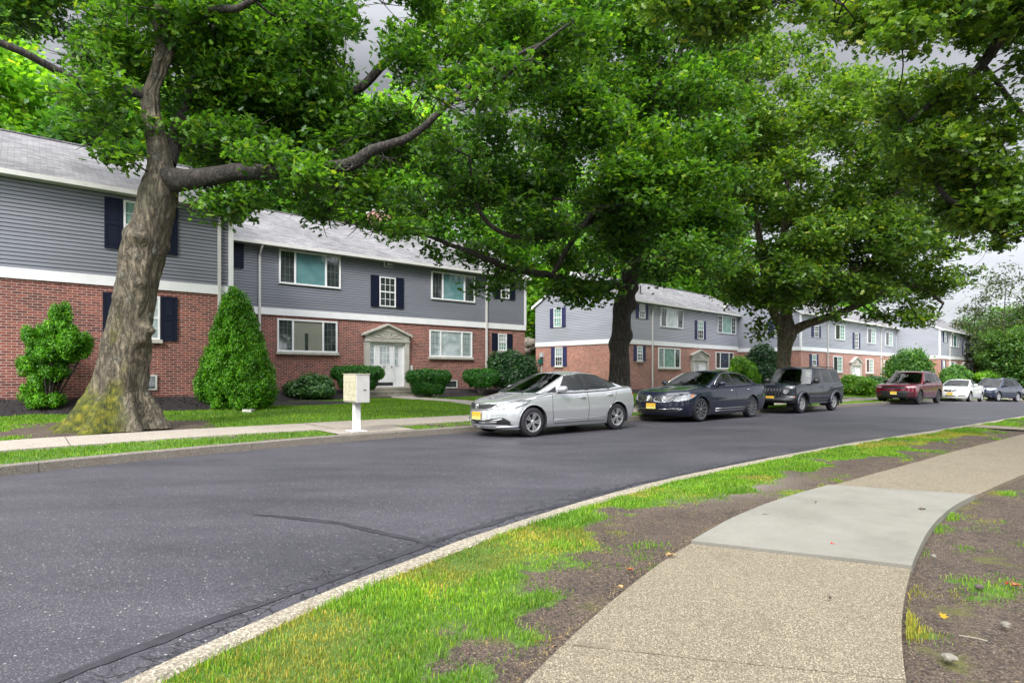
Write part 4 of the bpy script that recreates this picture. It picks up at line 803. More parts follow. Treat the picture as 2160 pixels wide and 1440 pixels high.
# far right trees beyond the last house
for k, (px, d, ty, r, lb) in enumerate([(2190, 66, 640, 5.2, 'dense round dark green tree at the far right beyond the last house'), (2118, 72, 650, 5.0, 'dense tree touching the end of the last house'), (2280, 70, 620, 6, 'dense tree cut by the right edge'), (2155, 62, 690, 4.6, 'low dark green thicket tree behind the parked blue car')]):
    wood_tree(px, d, ty, r, lb, 'leaf_grove', seed=60 + k, nleaf=34000, size=.27, group='green trees beyond the last house', hole=.38, low=.02, nb=18)
for k, (px, d, ty, r, lb) in enumerate([(2112, 62, 562, 3.8, 'tall sparse tree with thin olive foliage against the sky beyond the last house'), (2052, 68, 606, 2.8, 'small sparse tree rising over the last roof'), (2185, 64, 590, 3.4, 'sparse tree cut by the right edge above the dense trees')]):
    wood_tree(px, d, ty, r, lb, 'leaf_sparse', 'sparse_tree', nleaf=3600, size=.26, seed=70 + k, group='sparse trees against the sky', hole=.47, thick=.08, low=.3)
# undergrowth on the slope
N = 60000; t = rng.uniform(-25, 110, N); n_ = 31 + 45 * rng.uniform(0, 1, N) ** 1.3; xy = TN(t, n_); z = gz(t, n_) + rng.uniform(0, 2.4, N) * fbm(t * .4, n_ * .4, 5)
o = leaves('undergrowth', np.concatenate([xy, z[:, None]], 1), rng.uniform(.35, .8, N), M['leaf_mid'], None, 'quad', spread=.8, clump=fbm(t * .3, n_ * .3, 9)); tag(o, 'green undergrowth covering the slope behind the houses', 'undergrowth', kind='stuff')

# trees across the street, behind the camera: they show in the windows and in the car paint
for k, (x, y, h_, r) in enumerate([(-30, -22, 11, 5), (-20, -24, 12, 5), (-10, -22, 10, 4.6), (0, -24, 12, 5), (10, -22, 10, 4.8), (20, -20, 12, 5), (29, -13, 11, 5), (-40, -14, 11, 5), (24, -4, 11, 4.6), (31, 5, 12, 5), (36, 13, 12, 5), (44, 21, 12, 5), (54, 27, 12, 5)]):
    T = empty('broadleaf_tree', (x, y, 0)); tag(T, 'tree behind the camera across the street', 'tree', 'trees behind the camera'); tl = limb([((0, 0, -.5), .3), ((.2, .1, h_ * .4), .22), ((0, .2, h_ * .9), .06)], 12, .2, k); join_tubes('trunk', [tl], M['bark_dark'], T, 8)
    bl = [(Vector((r * .55 * math.cos(q * 2.4), r * .55 * math.sin(q * 2.4), h_ * (.04 + .88 * q / 13))), (r * .55, r * .55, r * .36)) for q in range(14)]; join_tubes('branches', add_branches([tl], bl, 1, .06), M['bark_dark'], T, 4)
    Pp, cl, _ = blob_points(bl, 8000, 10, .4, .33, k + 200); leaves('crown', Pp, rng.uniform(.35, .65, len(Pp)), M['leaf_mid'], T, 'quad', spread=.7, clump=cl)

# ------------------------------------------------------------------ apartment houses
class House:
    def __init__(s, P0, P1, depth, zb, band0, band1, eave, rise, wall, brick, label, shutter='navy', back=None):
        P0 = Vector((P0[0], P0[1], 0)); P1 = Vector((P1[0], P1[1], 0)); s.u = (P1 - P0).normalized(); s.v = Vector((-s.u.y, s.u.x, 0)); s.L = (P1 - P0).length; s.D = depth
        s.zg = zb; s.P0 = P0; s.o = empty('apartment_house', (P0.x, P0.y, zb), math.atan2(s.u.y, s.u.x)); tag(s.o, label, 'house', 'brick and siding apartment houses along the street')
        s.b0 = band0 - zb; s.b1 = band1 - zb; s.e = eave - zb; s.rise = rise; s.wallm = wall; s.brickm = brick; s.sh = shutter
        s.shell()
    def fa(s, px, py, side='F'):
        d = Vector(((px - CX) / F, 1, (HZ - py) / F)); c = Vector((0, 0, CAMH)); nrm, org = (s.v, s.P0) if side == 'F' else (s.u, s.P0)
        k = (org - c).dot(nrm) / d.dot(nrm); p = c + d * k; q = p - s.P0; return (q.dot(s.u) if side == 'F' else q.dot(s.v)), p.z - s.zg
    def W(s, mb, side, a0, a1, o0, o1, z0, z1, mi=0):
        d = .046 if z0 > s.b1 - .05 else 0.0; o1 += d; o0 = o0 + d if o0 > .001 else 0.0
        if side == 'F': mb.box(a0, a1, -o1, -o0, z0, z1, mi)
        elif side == 'L': mb.box(-o1, -o0, a0, a1, z0, z1, mi)
    def WP(s, side, a, o, z): return (a, -o, z) if side == 'F' else (-o, a, z)
    def shell(s):
        L, D, e, r = s.L, s.D, s.e, s.rise; m = MB(); m.box(0, L, 0, D, -1.0, s.b0); m.build('brick_wall', s.brickm, s.o)
        # clapboards with a real lap; recess and underside get a painted shade colour
        m = MB(); h = .112; lip = .020; z = s.b1; y0 = -.012
        while z < e + r - .02:
            z1 = min(z + h, e + r)
            if z < e - .01:
                zt = min(z1, e); zm_ = z + (zt - z) * .80; ya, yb, yc = -.046, -.040, -.010
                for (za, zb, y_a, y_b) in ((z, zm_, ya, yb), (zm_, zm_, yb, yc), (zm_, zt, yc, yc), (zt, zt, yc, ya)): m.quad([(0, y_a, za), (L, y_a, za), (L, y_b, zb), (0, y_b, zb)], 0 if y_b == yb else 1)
            ins = lambda q: 0 if q <= e else (q - e) / r * D / 2
            for x, sg in ((0, -1), (L, 1)):
                zq = z + (z1 - z) * .8; X0, X1, X2 = x + sg * .046, x + sg * .040, x + sg * .010
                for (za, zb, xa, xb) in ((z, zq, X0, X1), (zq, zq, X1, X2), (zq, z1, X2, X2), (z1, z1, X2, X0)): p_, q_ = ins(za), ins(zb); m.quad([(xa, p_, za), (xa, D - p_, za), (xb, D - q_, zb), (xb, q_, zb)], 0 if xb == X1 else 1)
            z = z1
        m.box(.0, L, .0, D, s.b0, e); m.prism([(0, e), (D, e), (D / 2, e + r)], 0.0, 1.0)
        st = len(m.v) - 6
        for i in range(st, len(m.v)): y, t_, z_ = m.v[i]; m.v[i] = (t_ * L, y, z_)
        m.build('siding_wall', [s.wallm, M['lap_shade_pale'] if s.sh == 'navy_pale' else M['lap_shade']], s.o, fix=False)
        m = MB(); m.box(-.05, L + .05, -.055, .0, s.b0 - .02, s.b1); m.box(-.055, 0, .002, D, s.b0 - .02, s.b1); m.box(L, L + .055, .002, D, s.b0 - .02, s.b1)
        m.box(-.065, .0, -.065, .07, s.b1, e - .03); m.box(0, .09, -.062, .0, s.b1, e - .03); m.box(L - .09, L, -.062, 0, s.b1, e - .03); m.box(L, L + .065, -.065, .07, s.b1, e - .03); m.build('trim_band', M['white'], s.o)
        # roof
        k = r / (D / 2); ov = .32; rk = .14; th = .07; ze = e - ov * k; m = MB(); ms = MB()
        for sg in (0, 1):
            ye, yr = (-ov, D / 2) if sg == 0 else (D + ov, D / 2); zr = e + r
            nx, steps = 1, 1
            P = [(-rk, ye, ze + th), (L + rk, ye, ze + th), (L + rk, yr, zr + th), (-rk, yr, zr + th)]; m.quad(P if sg == 0 else P[::-1])
            B_ = [(-rk, ye, ze), (L + rk, ye, ze), (L + rk, yr, zr), (-rk, yr, zr)]; m.quad(B_[::-1] if sg == 0 else B_)
            m.quad([P[0], P[3], B_[3], B_[0]]); m.quad([P[1], P[2], B_[2], B_[1]]); m.quad([P[0], P[1], B_[1], B_[0]])
        m.box(-rk, L + rk, D / 2 - .12, D / 2 + .12, e + r + th - .035, e + r + th + .012)
        m.build('roof', M['shingle'], s.o)
        m = MB(); m.box(-rk, L + rk, -ov - .11, -ov - .002, ze - .06, ze + .075); m.box(-rk + .01, L + rk - .01, -ov, -.02, ze - .05, ze - .01); s.gz0 = ze
        m.build('gutter', M['soffit'], s.o)
        m = MB()
        for x0, x1 in ((-rk - .028, -rk - .003), (L + rk + .003, L + rk + .028)):
            for (ya, yb) in ((-ov, D / 2), (D + ov, D / 2)):
                za, zb = ze, e + r; b = len(m.v); m.v += [(x, y, z) for x in (x0, x1) for y, z in ((ya, za - .12), (yb, zb - .12), (yb, zb + th + .01), (ya, za + th + .01))]
                for f in ((0, 1, 2, 3), (7, 6, 5, 4), (0, 4, 5, 1), (1, 5, 6, 2), (2, 6, 7, 3), (3, 7, 4, 0)): m.f.append(tuple(b + i for i in f)); m.m.append(0)
        m.build('rake_board', M['white'], s.o)
    def spout(s, px, foot=False):
        a, _ = s.fa(px, 700); m = MB(); w = .05; ze = s.gz0
        def leg(p, q): 
            m.tube([p, q], .052, 4)
        leg((a + .05, -.36, ze - .02), (a + .03, -.34, ze - .16)); leg((a + .03, -.34, ze - .14), (a, -.10, ze - .50)); m.box(a - .045, a + .045, -.14, -.06, -.1, ze - .46)
        if foot: m.tube([(a, -.10, .12), (a + .1, -.16, .03), (a + .9, -.5, -.02)], .055, 4)
        m.build('downspout', M['soffit'], s.o)
    def grid(s, mb, side, a0, a1, z0, z1, nx, nz, o=.034, w=.011, mi=0):
        for i in range(1, nx): x = a0 + (a1 - a0) * i / nx; s.W(mb, side, x - w, x + w, o - .012, o, z0, z1, mi)
        for i in range(1, nz): z = z0 + (z1 - z0) * i / nz; s.W(mb, side, a0, a1, o - .013, o - .001, z - w, z + w, mi)
    def frame(s, mb, side, a0, a1, z0, z1, w, o):
        s.W(mb, side, a0, a0 + w, 0, o, z0, z1); s.W(mb, side, a1 - w, a1, 0, o, z0, z1); s.W(mb, side, a0 + w, a1 - w, 0, o, z1 - w, z1); s.W(mb, side, a0 + w, a1 - w, 0, o, z0, z0 + w)
    def pane(s, fr, side, a0, a1, z0, z1, g):
        m = MB(); s.W(m, side, a0, a1, .004, .018, z0, z1); m.build('pane', M[g], fr)
    def coords(s, px0, px1, yt, yb, side='F'):
        a0, zt = s.fa(px0, yt, side); _, zb = s.fa(px0, yb, side); a1, _ = s.fa(px1, yt, side); 
        if side == 'L': a0, a1 = a1, a0
        return a0, a1, zb, zt
    def sill(s, fr, side, a0, a1, z, h=.11): m = MB(); s.W(m, side, a0 - .06, a1 + .06, .002, .11, z - h, z); m.build('sill', M['stone'], fr)
    def lintel(s, side, a0, a1, z, h=.22):
        m = MB(); s.W(m, side, a0, a1, .0, .012, z + .01, z + h); m.build('lintel', M['soldier_pale'] if s.sh == 'navy_pale' else M['soldier'], s.o)
    def picture(s, px0, px1, yt, yb, gl, gc, gr, low=False, cols=3, curtain=None, fr3=(.25, .75), bars='mesh_grey'):
        a0, a1, z0, z1 = s.coords(px0, px1, yt, yb); w = .07; mb = MB(); s.frame(mb, 'F', a0, a1, z0, z1, w, .06); m1 = a0 + (a1 - a0) * fr3[0]; m2 = a0 + (a1 - a0) * fr3[1]
        for m_ in (m1, m2): s.W(mb, 'F', m_ - .04, m_ + .04, 0, .055, z0 + w, z1 - w)
        fr = mb.build('window', M['white'], s.o); s.pane(fr, 'F', a0 + w, m1 - .04, z0 + w, z1 - w, gl); s.pane(fr, 'F', m1 + .04, m2 - .04, z0 + w, z1 - w, gc); s.pane(fr, 'F', m2 + .04, a1 - w, z0 + w, z1 - w, gr)
        for (p, q) in ((a0 + w, m1 - .04), (m2 + .04, a1 - w)): g = MB(); s.grid(g, 'F', p, q, z0 + w, z1 - w, cols, 4, .026, .008); g.build('muntins', M[bars], fr)
        if curtain:
            c = MB(); zt = z0 + (z1 - z0) * .58; n = 26; xa, xb = m1 + .05, m2 - .05
            for i in range(n):
                if abs(i - n * .42) < 1.2: continue
                q0 = xa + (xb - xa) * i / n; q1 = xa + (xb - xa) * (i + 1) / n; c.quad([(q0, -.020 - .012 * (i % 2), z0 + w), (q1, -.020 - .012 * ((i + 1) % 2), z0 + w), (q1, -.020 - .012 * ((i + 1) % 2), zt), (q0, -.020 - .012 * (i % 2), zt)])
            c.build('curtain', M['curtain'], fr)
            c = MB(); s.W(c, 'F', xa, xb, .019, .022, zt, z1 - w); c.build('roller_blind', M['curtain'], fr)
        if low: s.sill(fr, 'F', a0, a1, z0); s.lintel('F', a0 - .05, a1 + .05, z1)
        return fr
    def dh(s, px0, px1, yt, yb, gu='g_dark', gl='g_dark', side='F', shut=None, low=False, lint=True, name='window', sw=None):
        a0, a1, z0, z1 = s.coords(px0, px1, yt, yb, side); w = .055; mb = MB(); s.frame(mb, side, a0, a1, z0, z1, w, .05); zm = (z0 + z1) / 2; s.W(mb, side, a0 + w, a1 - w, 0, .042, zm - .03, zm + .03); fr = mb.build('window', M['white'], s.o)
        s.pane(fr, side, a0 + w, a1 - w, zm + .03, z1 - w, gu); s.pane(fr, side, a0 + w, a1 - w, z0 + w, zm - .03, gl); 
        for (p, q) in ((zm + .03, z1 - w), (z0 + w, zm - .03)): g = MB(); s.grid(g, side, a0 + w, a1 - w, p, q, 3, 2, .032, .010); g.build('muntins', M['white'], fr)
        if low: s.sill(fr, side, a0, a1, z0)
        sw_ = sw or .42 * (a1 - a0) if sw is None else sw
        if shut != 'none':
            for k, (p, q) in enumerate(((a0 - .02 - sw_, a0 - .02), (a1 + .02, a1 + .02 + sw_))):
                if shut == 'right' and k == 0: continue
                s.shutter(side, p, q, z0 - .02, z1 + .02)
        return fr
    def shutter(s, side, p, q, z0, z1):
        m = MB(); s.W(m, side, p, q, .0, .030, z0, z1); o = .044; w = min(.07, (q - p) * .2); s.frame_o(m, side, p, q, z0, z1, w, .030, o); zm = (z0 + z1) / 2; s.W(m, side, p + w, q - w, .03, o, zm - .05, zm + .05)
        for a, b in ((z0 + w + .05, zm - .10), (zm + .10, z1 - w - .05)): s.W(m, side, p + w + .04, q - w - .04, .03, .040, a, b)
        m.build('shutter', M[s.sh], s.o)
    def frame_o(s, mb, side, a0, a1, z0, z1, w, o0, o): 
        s.W(mb, side, a0, a0 + w, o0, o, z0, z1); s.W(mb, side, a1 - w, a1, o0, o, z0, z1); s.W(mb, side, a0 + w, a1 - w, o0, o, z1 - w, z1); s.W(mb, side, a0 + w, a1 - w, o0, o, z0, z0 + w)
    def slider(s, px0, px1, yt, yb, low=False):
        a0, a1, z0, z1 = s.coords(px0, px1, yt, yb); w = .07; mb = MB(); s.frame(mb, 'F', a0, a1, z0, z1, w, .06); m1 = (a0 + a1) / 2; s.W(mb, 'F', m1 - .035, m1 + .035, 0, .055, z0 + w, z1 - w); fr = mb.build('window', M['white'], s.o)
        s.pane(fr, 'F', a0 + w, m1 - .035, z0 + w, z1 - w, 'g_dark'); s.pane(fr, 'F', m1 + .035, a1 - w, z0 + w, z1 - w, 'g_mint'); g = MB(); s.grid(g, 'F', m1 + .035, a1 - w, z0 + w, z1 - w, 2, 4, .028, .014); g.build('muntins', M['white'], fr)
        if low: s.sill(fr, 'F', a0, a1, z0)
    def small(s, px0, px1, yt, yb):
        a0, a1, z0, z1 = s.coords(px0, px1, yt, yb); mb = MB(); s.frame(mb, 'F', a0, a1, z0, z1, .05, .05); fr = mb.build('basement_window', M['white_dirty'], s.o); s.pane(fr, 'F', a0 + .05, a1 - .05, z0 + .05, z1 - .05, 'g_dark')
    def flood(s, px0, px1, yt, yb, side='F'):
        a0, a1, z0, z1 = s.coords(px0, px1, yt, yb, side); a1 = max(a1, a0 + .28); m = MB(); s.W(m, side, a0, a1, .0, .035, z0, z1); fl = m.build('floodlight', M['white'], s.o); m = MB(); s.W(m, side, a0 + .06, a1 - .04, .035, .15, z0 + .04, z1 - .05); m.build('lamp_head', M['metal_dark'], fl)
        m = MB(); s.W(m, side, a0 + .08, a1 - .06, .15, .156, z0 + .06, z1 - .07); m.build('lamp_glass', M['g_bright'], fl)
    def door(s, px0, px1, yapex, yeave, ydt, ydb, dx0, dx1, arch=True, number=None, flip=False, steps=0):
        """stone surround with pediment, panelled door with glass, sidelights"""
        a0, ze = s.fa(px0, yeave); a1, _ = s.fa(px1, yeave); am = (a0 + a1) / 2; _, za = s.fa((px0 + px1) / 2, yapex); d0, zt = s.fa(dx0, ydt); d1, _ = s.fa(dx1, ydt); _, zb = s.fa(dx0, ydb); m = MB(); pw = (a1 - a0) * .115
        s.W(m, 'F', a0 + .04, a0 + pw, 0, .16, zb - .15, ze); s.W(m, 'F', a1 - pw, a1 - .04, 0, .16, zb - .15, ze); s.W(m, 'F', a0 + .04, a1 - .04, 0.0, .14, zt + .06, ze)
        s.W(m, 'F', a0 + .02, a1 - .02, .14, .19, zt + .10, zt + .17)
        m.prism([(a0, ze), (a1, ze), (am, za - .06)], -.15, 0)
        for (p, q) in (((a0 - .08, ze - .02), (am, za)), ((a1 + .08, ze - .02), (am, za))):
            b = len(m.v); m.v += [(x, y, z) for y in (-.26, 0) for x, z in ((p[0], p[1]), (q[0], q[1]), (q[0], q[1] - .09), (p[0], p[1] - .10))]
            for f in ((0, 1, 2, 3), (7, 6, 5, 4), (0, 4, 5, 1), (1, 5, 6, 2), (2, 6, 7, 3), (3, 7, 4, 0)): m.f.append(tuple(b + i for i in f)); m.m.append(0)
        # arch ring and sunburst
        ry = (za - zt) * .42; rx = (a1 - a0) * .36; zc = zt + .20
        pts = [(am + rx * math.cos(t), -.155, zc + ry * math.sin(t)) for t in np.linspace(0, math.pi, 22)]; m.tube(pts, .020, 6); m.tube([(am - rx, -.155, zc), (am + rx, -.155, zc)], .018, 6)
        for t in np.linspace(.35, math.pi - .35, 6): m.tube([(am + .12 * rx * math.cos(t), -.15, zc + .16 * ry), (am + rx * .86 * math.cos(t), -.155, zc + ry * .84 * math.sin(t))], [.010, .022], 5)
        m.tube([(am, -.155, zc + ry), (am, -.155, za - .12)], .014, 5)
        sur = m.build('door_surround', M['stone'], s.o)
        i0, i1 = a0 + pw, a1 - pw; m = MB(); s.W(m, 'F', i0, i1, 0, .02, zb - .05, zt + .06); s.frame_o(m, 'F', i0, i1, zb - .05, zt + .06, .05, .02, .07); s.W(m, 'F', d0 - .07, d0, .02, .07, zb, zt); s.W(m, 'F', d1, d1 + .07, .02, .07, zb, zt)
        m.build('door_frame', M['white'], s.o); w = d1 - d0; m = MB(); s.W(m, 'F', d0 + .01, d1 - .01, .02, .05, zb, zt - .01); H = zt - zb
        s.frame_o(m, 'F', d0 + .02, d1 - .02, zb + .02, zt - .03, .10, .05, .062); s.W(m, 'F', d0 + .1, d1 - .1, .05, .062, zb + H * .42, zb + H * .50)
        dr = m.build('door', M['white'], s.o); ga0, ga1, gz0, gz1 = d0 + w * .2, d1 - w * .2, zb + H * .52, zb + H * .94; m = MB(); s.W(m, 'F', ga0, ga1, .05, .056, gz0, gz1); m.build('door_glass', M['g_bright'], dr); m = MB(); s.grid(m, 'F', ga0, ga1, gz0, gz1, 3, 3, .068, .010); s.frame_o(m, 'F', ga0 - .02, ga1 + .02, gz0 - .02, gz1 + .02, .03, .05, .066); m.build('muntins', M['white'], dr)
        m = MB(); s.W(m, 'F', d0 + .02, d1 - .02, .063, .07, zb + .02, zb + .17); m.build('kick_plate', M['metal_dark'], dr)
        m = MB(); m.tube([(d1 - .10, -.05, zb + H * .46), (d1 - .10, -.12, zb + H * .46)], [.02, .035], 8); m.build('handle', M['metal_dark'], dr)
        for (p, q) in ((i0 + .06, d0 - .09), (d1 + .09, min(i1 - .06, d1 + .09 + (d0 - .09 - i0 - .06)))):
            if q - p > .08: m = MB(); s.W(m, 'F', p, q, .02, .027, zb + H * .5, zt - .08); fr = m.build('sidelight', M['g_bright'], s.o); m = MB(); s.grid(m, 'F', p, q, zb + H * .5, zt - .08, 1, 3, .045, .010); s.frame_o(m, 'F', p - .02, q + .02, zb + H * .5 - .02, zt - .06, .025, .02, .048); m.build('muntins', M['white'], fr)
        if number:
            c = bpy.data.curves.new('number', 'FONT'); c.body = number; c.size = .15; c.extrude = .004; c.align_x = 'CENTER'; t_ = bpy.data.objects.new('tmp', c); me = bpy.data.meshes.new_from_object(t_); bpy.data.objects.remove(t_)
            me.transform(Matrix.Translation(Vector((d0 + w * .48, -.068, zb + H * .435))) @ Matrix.Rotation(R(90), 4, 'X')); link('house_number', me, dr, [M['metal_dark']])
        if steps:
            for k in range(steps):
                m = MB(); wd = .25 + .32 * k; m.box(a0 - .12 - wd * .5, a1 + .35 + wd * .7, -.55 - .36 * (k + 1), .0 if k == 0 else -.55 - .36 * k, zb - .24 - .15 * (k + 1), zb - .08 - .15 * k); m.build('step', M['step'], s.o, bevel=.012)
            m = MB(); m.box(a0 - .05, a1 + .05, -.5, 0, zb - .30, zb - .055); m.build('door_sill', M['step'], s.o)
        return am
    def vent(s, px, ytop, ybase):
        # stack on the front slope: solve the plane of the roof along the ray
        k = s.rise / (s.D / 2); c = Vector((0, 0, CAMH)); d = Vector(((px - CX) / F, 1, (HZ - ybase) / F)); nrm = (Vector((0, 0, 1)) - s.v * k); org = s.P0 + Vector((0, 0, s.zg + s.e + .07)); q = (org - c).dot(nrm) / d.dot(nrm); p = c + d * q - s.P0
        x, y, z = p.dot(s.u), p.dot(s.v), p.z - s.zg; h = (ybase - ytop) / F * (c + d * q).y; m = MB(); m.tube([(x, y, z - .1), (x, y, z + h)], .055, 10); m.tube([(x, y, z - .02), (x, y, z + .05)], [.16, .08], 10); m.build('vent_pipe', M['metal_dark'], s.o)

def plane_pt(n, px):
    r = (px - CX) / F; z = n / (r * E2[0] + E2[1]); return (r * z, z)
nA, n35 = 21.4, 25.8
PA0 = TN(np.array(-13.0), np.array(nA)); PA1 = plane_pt(nA, 487)
HA = House(PA0, PA1, 8.2, .62, 4.06, 4.33, 7.03, 2.25, M['siding'], M['brick'], 'nearest dark grey house at the left edge behind the mossy oak trunk')
tA = PA1[0] * E1[0] + PA1[1] * E1[1]
P350 = TN(np.array(tA + .0), np.array(n35)); P351 = plane_pt(n35, 1107)
H35 = House(P350, P351, 8.0, .55, 3.93, 4.20, 7.0, 2.3, M['siding'], M['brick'], 'dark grey and red brick house with door number 35 and chimney')
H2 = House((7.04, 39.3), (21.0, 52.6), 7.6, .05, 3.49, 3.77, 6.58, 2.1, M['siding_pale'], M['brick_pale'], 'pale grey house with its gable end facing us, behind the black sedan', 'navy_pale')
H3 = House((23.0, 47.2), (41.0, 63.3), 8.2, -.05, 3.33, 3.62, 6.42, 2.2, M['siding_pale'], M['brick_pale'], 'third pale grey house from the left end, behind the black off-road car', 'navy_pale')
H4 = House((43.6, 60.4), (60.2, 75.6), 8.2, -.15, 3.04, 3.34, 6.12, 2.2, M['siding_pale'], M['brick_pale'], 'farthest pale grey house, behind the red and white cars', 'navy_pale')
# left house
HA.dh(260, 337, 423, 526, 'g_mint', 'g_dark', sw=.46); HA.dh(257, 337, 620, 714, 'g_pale', 'g_pale', sw=.46, low=True); HA.small(286, 331, 790, 823); HA.spout(461)
# number 35
h = H35
a, z1 = h.fa(490, 512); _, z0 = h.fa(490, 564); b, _ = h.fa(513, 512); h.shutter('F', a, b, z0, z1); h.spout(546); h.spout(1024)
m = MB(); h.W(m, 'F', a - .12, a - .02, 0, .05, z0, z1); wf = m.build('window', M['white'], h.o)
h.picture(587, 717, 525, 597.5, 'g_dark', 'g_teal', 'g_dark'); h.dh(799, 833, 583, 646, sw=.42); h.picture(908, 1000, 571.5, 630.5, 'g_dark', 'g_teal', 'g_dark'); h.dh(1054.5, 1072.5, 593.5, 629, 'g_bright', 'g_dark', sw=.40)
h.picture(584, 711, 671, 741, 'g_dark', 'g_dark', 'g_dark', low=True, curtain=True); h.picture(905.5, 995, 695, 752, 'g_pale', 'g_pale', 'g_pale', low=True); h.dh(1050, 1068, 703.5, 739, 'g_bright', 'g_mint', low=True, sw=.40)
h.small(935, 964, 801.5, 818.5); h.small(1047, 1072, 802, 816); h.flood(809, 827, 551, 563)
h.door(765.7, 861.7, 683, 702, 725, 814, 792, 828, number='35', steps=3); h.vent(505.5, 460, 477)
a, z = h.fa(862.5, 770); m = MB(); h.W(m, 'F', a + .06, a + .18, 0, .06, z - .5, z + .0); m.build('wall_box', M['white'], h.o)
# chimney on the ridge
p = P3(806, 0, 31.0); q = p - h.P0 - Vector((0, 0, p.z)); x = q.dot(h.u) + .75; m = MB(); m.box(x - .5, x + .5, 3.9, 4.7, 8.2, 9.75); ch = m.build('chimney', M['brick_pale'], h.o); m = MB(); m.box(x - .56, x + .56, 3.84, 4.76, 9.75, 9.84); m.build('chimney_cap', M['stone'], ch)
# pale house
h = H2
h.dh(1346.5, 1359, 641, 670.5, 'g_bright', 'g_dark', sw=.36); h.spout(1374, foot=True); h.spout(1561.5); h.picture(1391.5, 1438.8, 647.5, 689, 'g_dark', 'g_bright', 'g_dark', cols=2); h.dh(1469.6, 1482, 676.5, 714.5, 'g_mint', 'g_dark', sw=.36); h.picture(1512, 1550, 664.5, 702, 'g_dark', 'g_mint', 'g_dark', cols=2, bars='white'); h.dh(1573, 1581, 672.5, 697, 'g_mint', 'g_dark', sw=.36)
h.dh(1343, 1354.5, 729.5, 760.5, 'g_mint', 'g_dark', low=True, sw=.36); h.picture(1388, 1434, 732.5, 775.5, 'g_pale', 'g_mint', 'g_dark', low=True, cols=2); h.picture(1509, 1546, 741.7, 777, 'g_dark', 'g_blue', 'g_dark', low=True, cols=2); h.flood(1473, 1481, 654, 660.5); h.flood(1214, 1225, 624, 632, 'L')
h.door(1456, 1492, 737.5, 747, 763, 806, 1462, 1475, steps=2); h.vent(1544, 638, 650); h.vent(1351, 602, 619)
h.dh(1169.5, 1186, 651, 690.5, 'g_mint', 'g_mint', side='L', sw=.36); h.dh(1171.5, 1187, 732.5, 772, 'g_pale', 'g_dark', side='L', low=True, sw=.38)
a0, a1, z0, z1 = h.coords(1140.5, 1147, 744, 753, 'L'); m = MB(); h.W(m, 'L', a0, a1, 0, .14, z0, z1); m.build('electric_meter', M['meter'], h.o); a0, a1, z0, z1 = h.coords(1139, 1146, 757, 767, 'L'); m = MB(); h.W(m, 'L', a0, a1, 0, .22, z0, z1); m.build('junction_box', M['green_box'], h.o)
m = MB(); h.W(m, 'L', a0 + .1, a0 + .16, 0, .06, -.1, z0); m.build('conduit', M['meter'], h.o)
# third
h = H3
h.dh(1715, 1725, 686.5, 710, sw=.42); h.spout(1744); h.spout(1856.5); h.slider(1760, 1780, 683, 716); h.dh(1801, 1809, 702, 734.5, 'g_dark', 'g_dark', sw=.42); h.slider(1828, 1845, 691, 724); h.slider(1866, 1881, 699, 729); h.dh(1712, 1721, 747, 771, 'g_mint', 'g_dark', low=True, sw=.42); h.slider(1757, 1775.6, 750.5, 784, low=True); h.slider(1826, 1841, 756.5, 786, low=True); h.slider(1864, 1877, 759.5, 785, low=True)
h.door(1792, 1814, 752, 763, 773, 800, 1796, 1804); h.dh(1635, 1645, 677, 711, side='L', sw=.5)
# fourth
h = H4
h.dh(1989.8, 1994.6, 700, 721, 'g_bright', 'g_dark', sw=.42); h.spout(2001.6); h.spout(2062.5); h.picture(2005, 2020.6, 703.5, 731, 'g_dark', 'g_teal', 'g_dark', cols=1); h.dh(2030.5, 2035, 720, 747.5, 'g_bright', 'g_dark', sw=.42); h.picture(2044, 2058, 711.7, 738, 'g_dark', 'g_teal', 'g_dark', cols=1); h.dh(2066, 2070, 715, 733, 'g_bright', 'g_dark', sw=.42)
h.dh(1987.5, 1992, 760, 782, 'g_bright', 'g_dark', low=True, sw=.42); h.picture(2001.6, 2015.5, 762, 786, 'g_mint', 'g_mint', 'g_dark', low=True, cols=1); h.picture(2042, 2054, 765.7, 791, 'g_dark', 'g_mint', 'g_dark', low=True, cols=1); h.dh(2064.6, 2068, 768, 788, low=True, sw=.42); h.door(2024.7, 2036.5, 763, 771, 779, 800, 2027, 2032); h.flood(2033, 2037, 706, 710); h.vent(2045, 691, 703)
walkway(12.75, 13.95, 24.6); walkway(40.05, 41.25, 25.4); walkway(55.45, 56.65, 24.0); walkway(71.25, 72.45, 29.5)

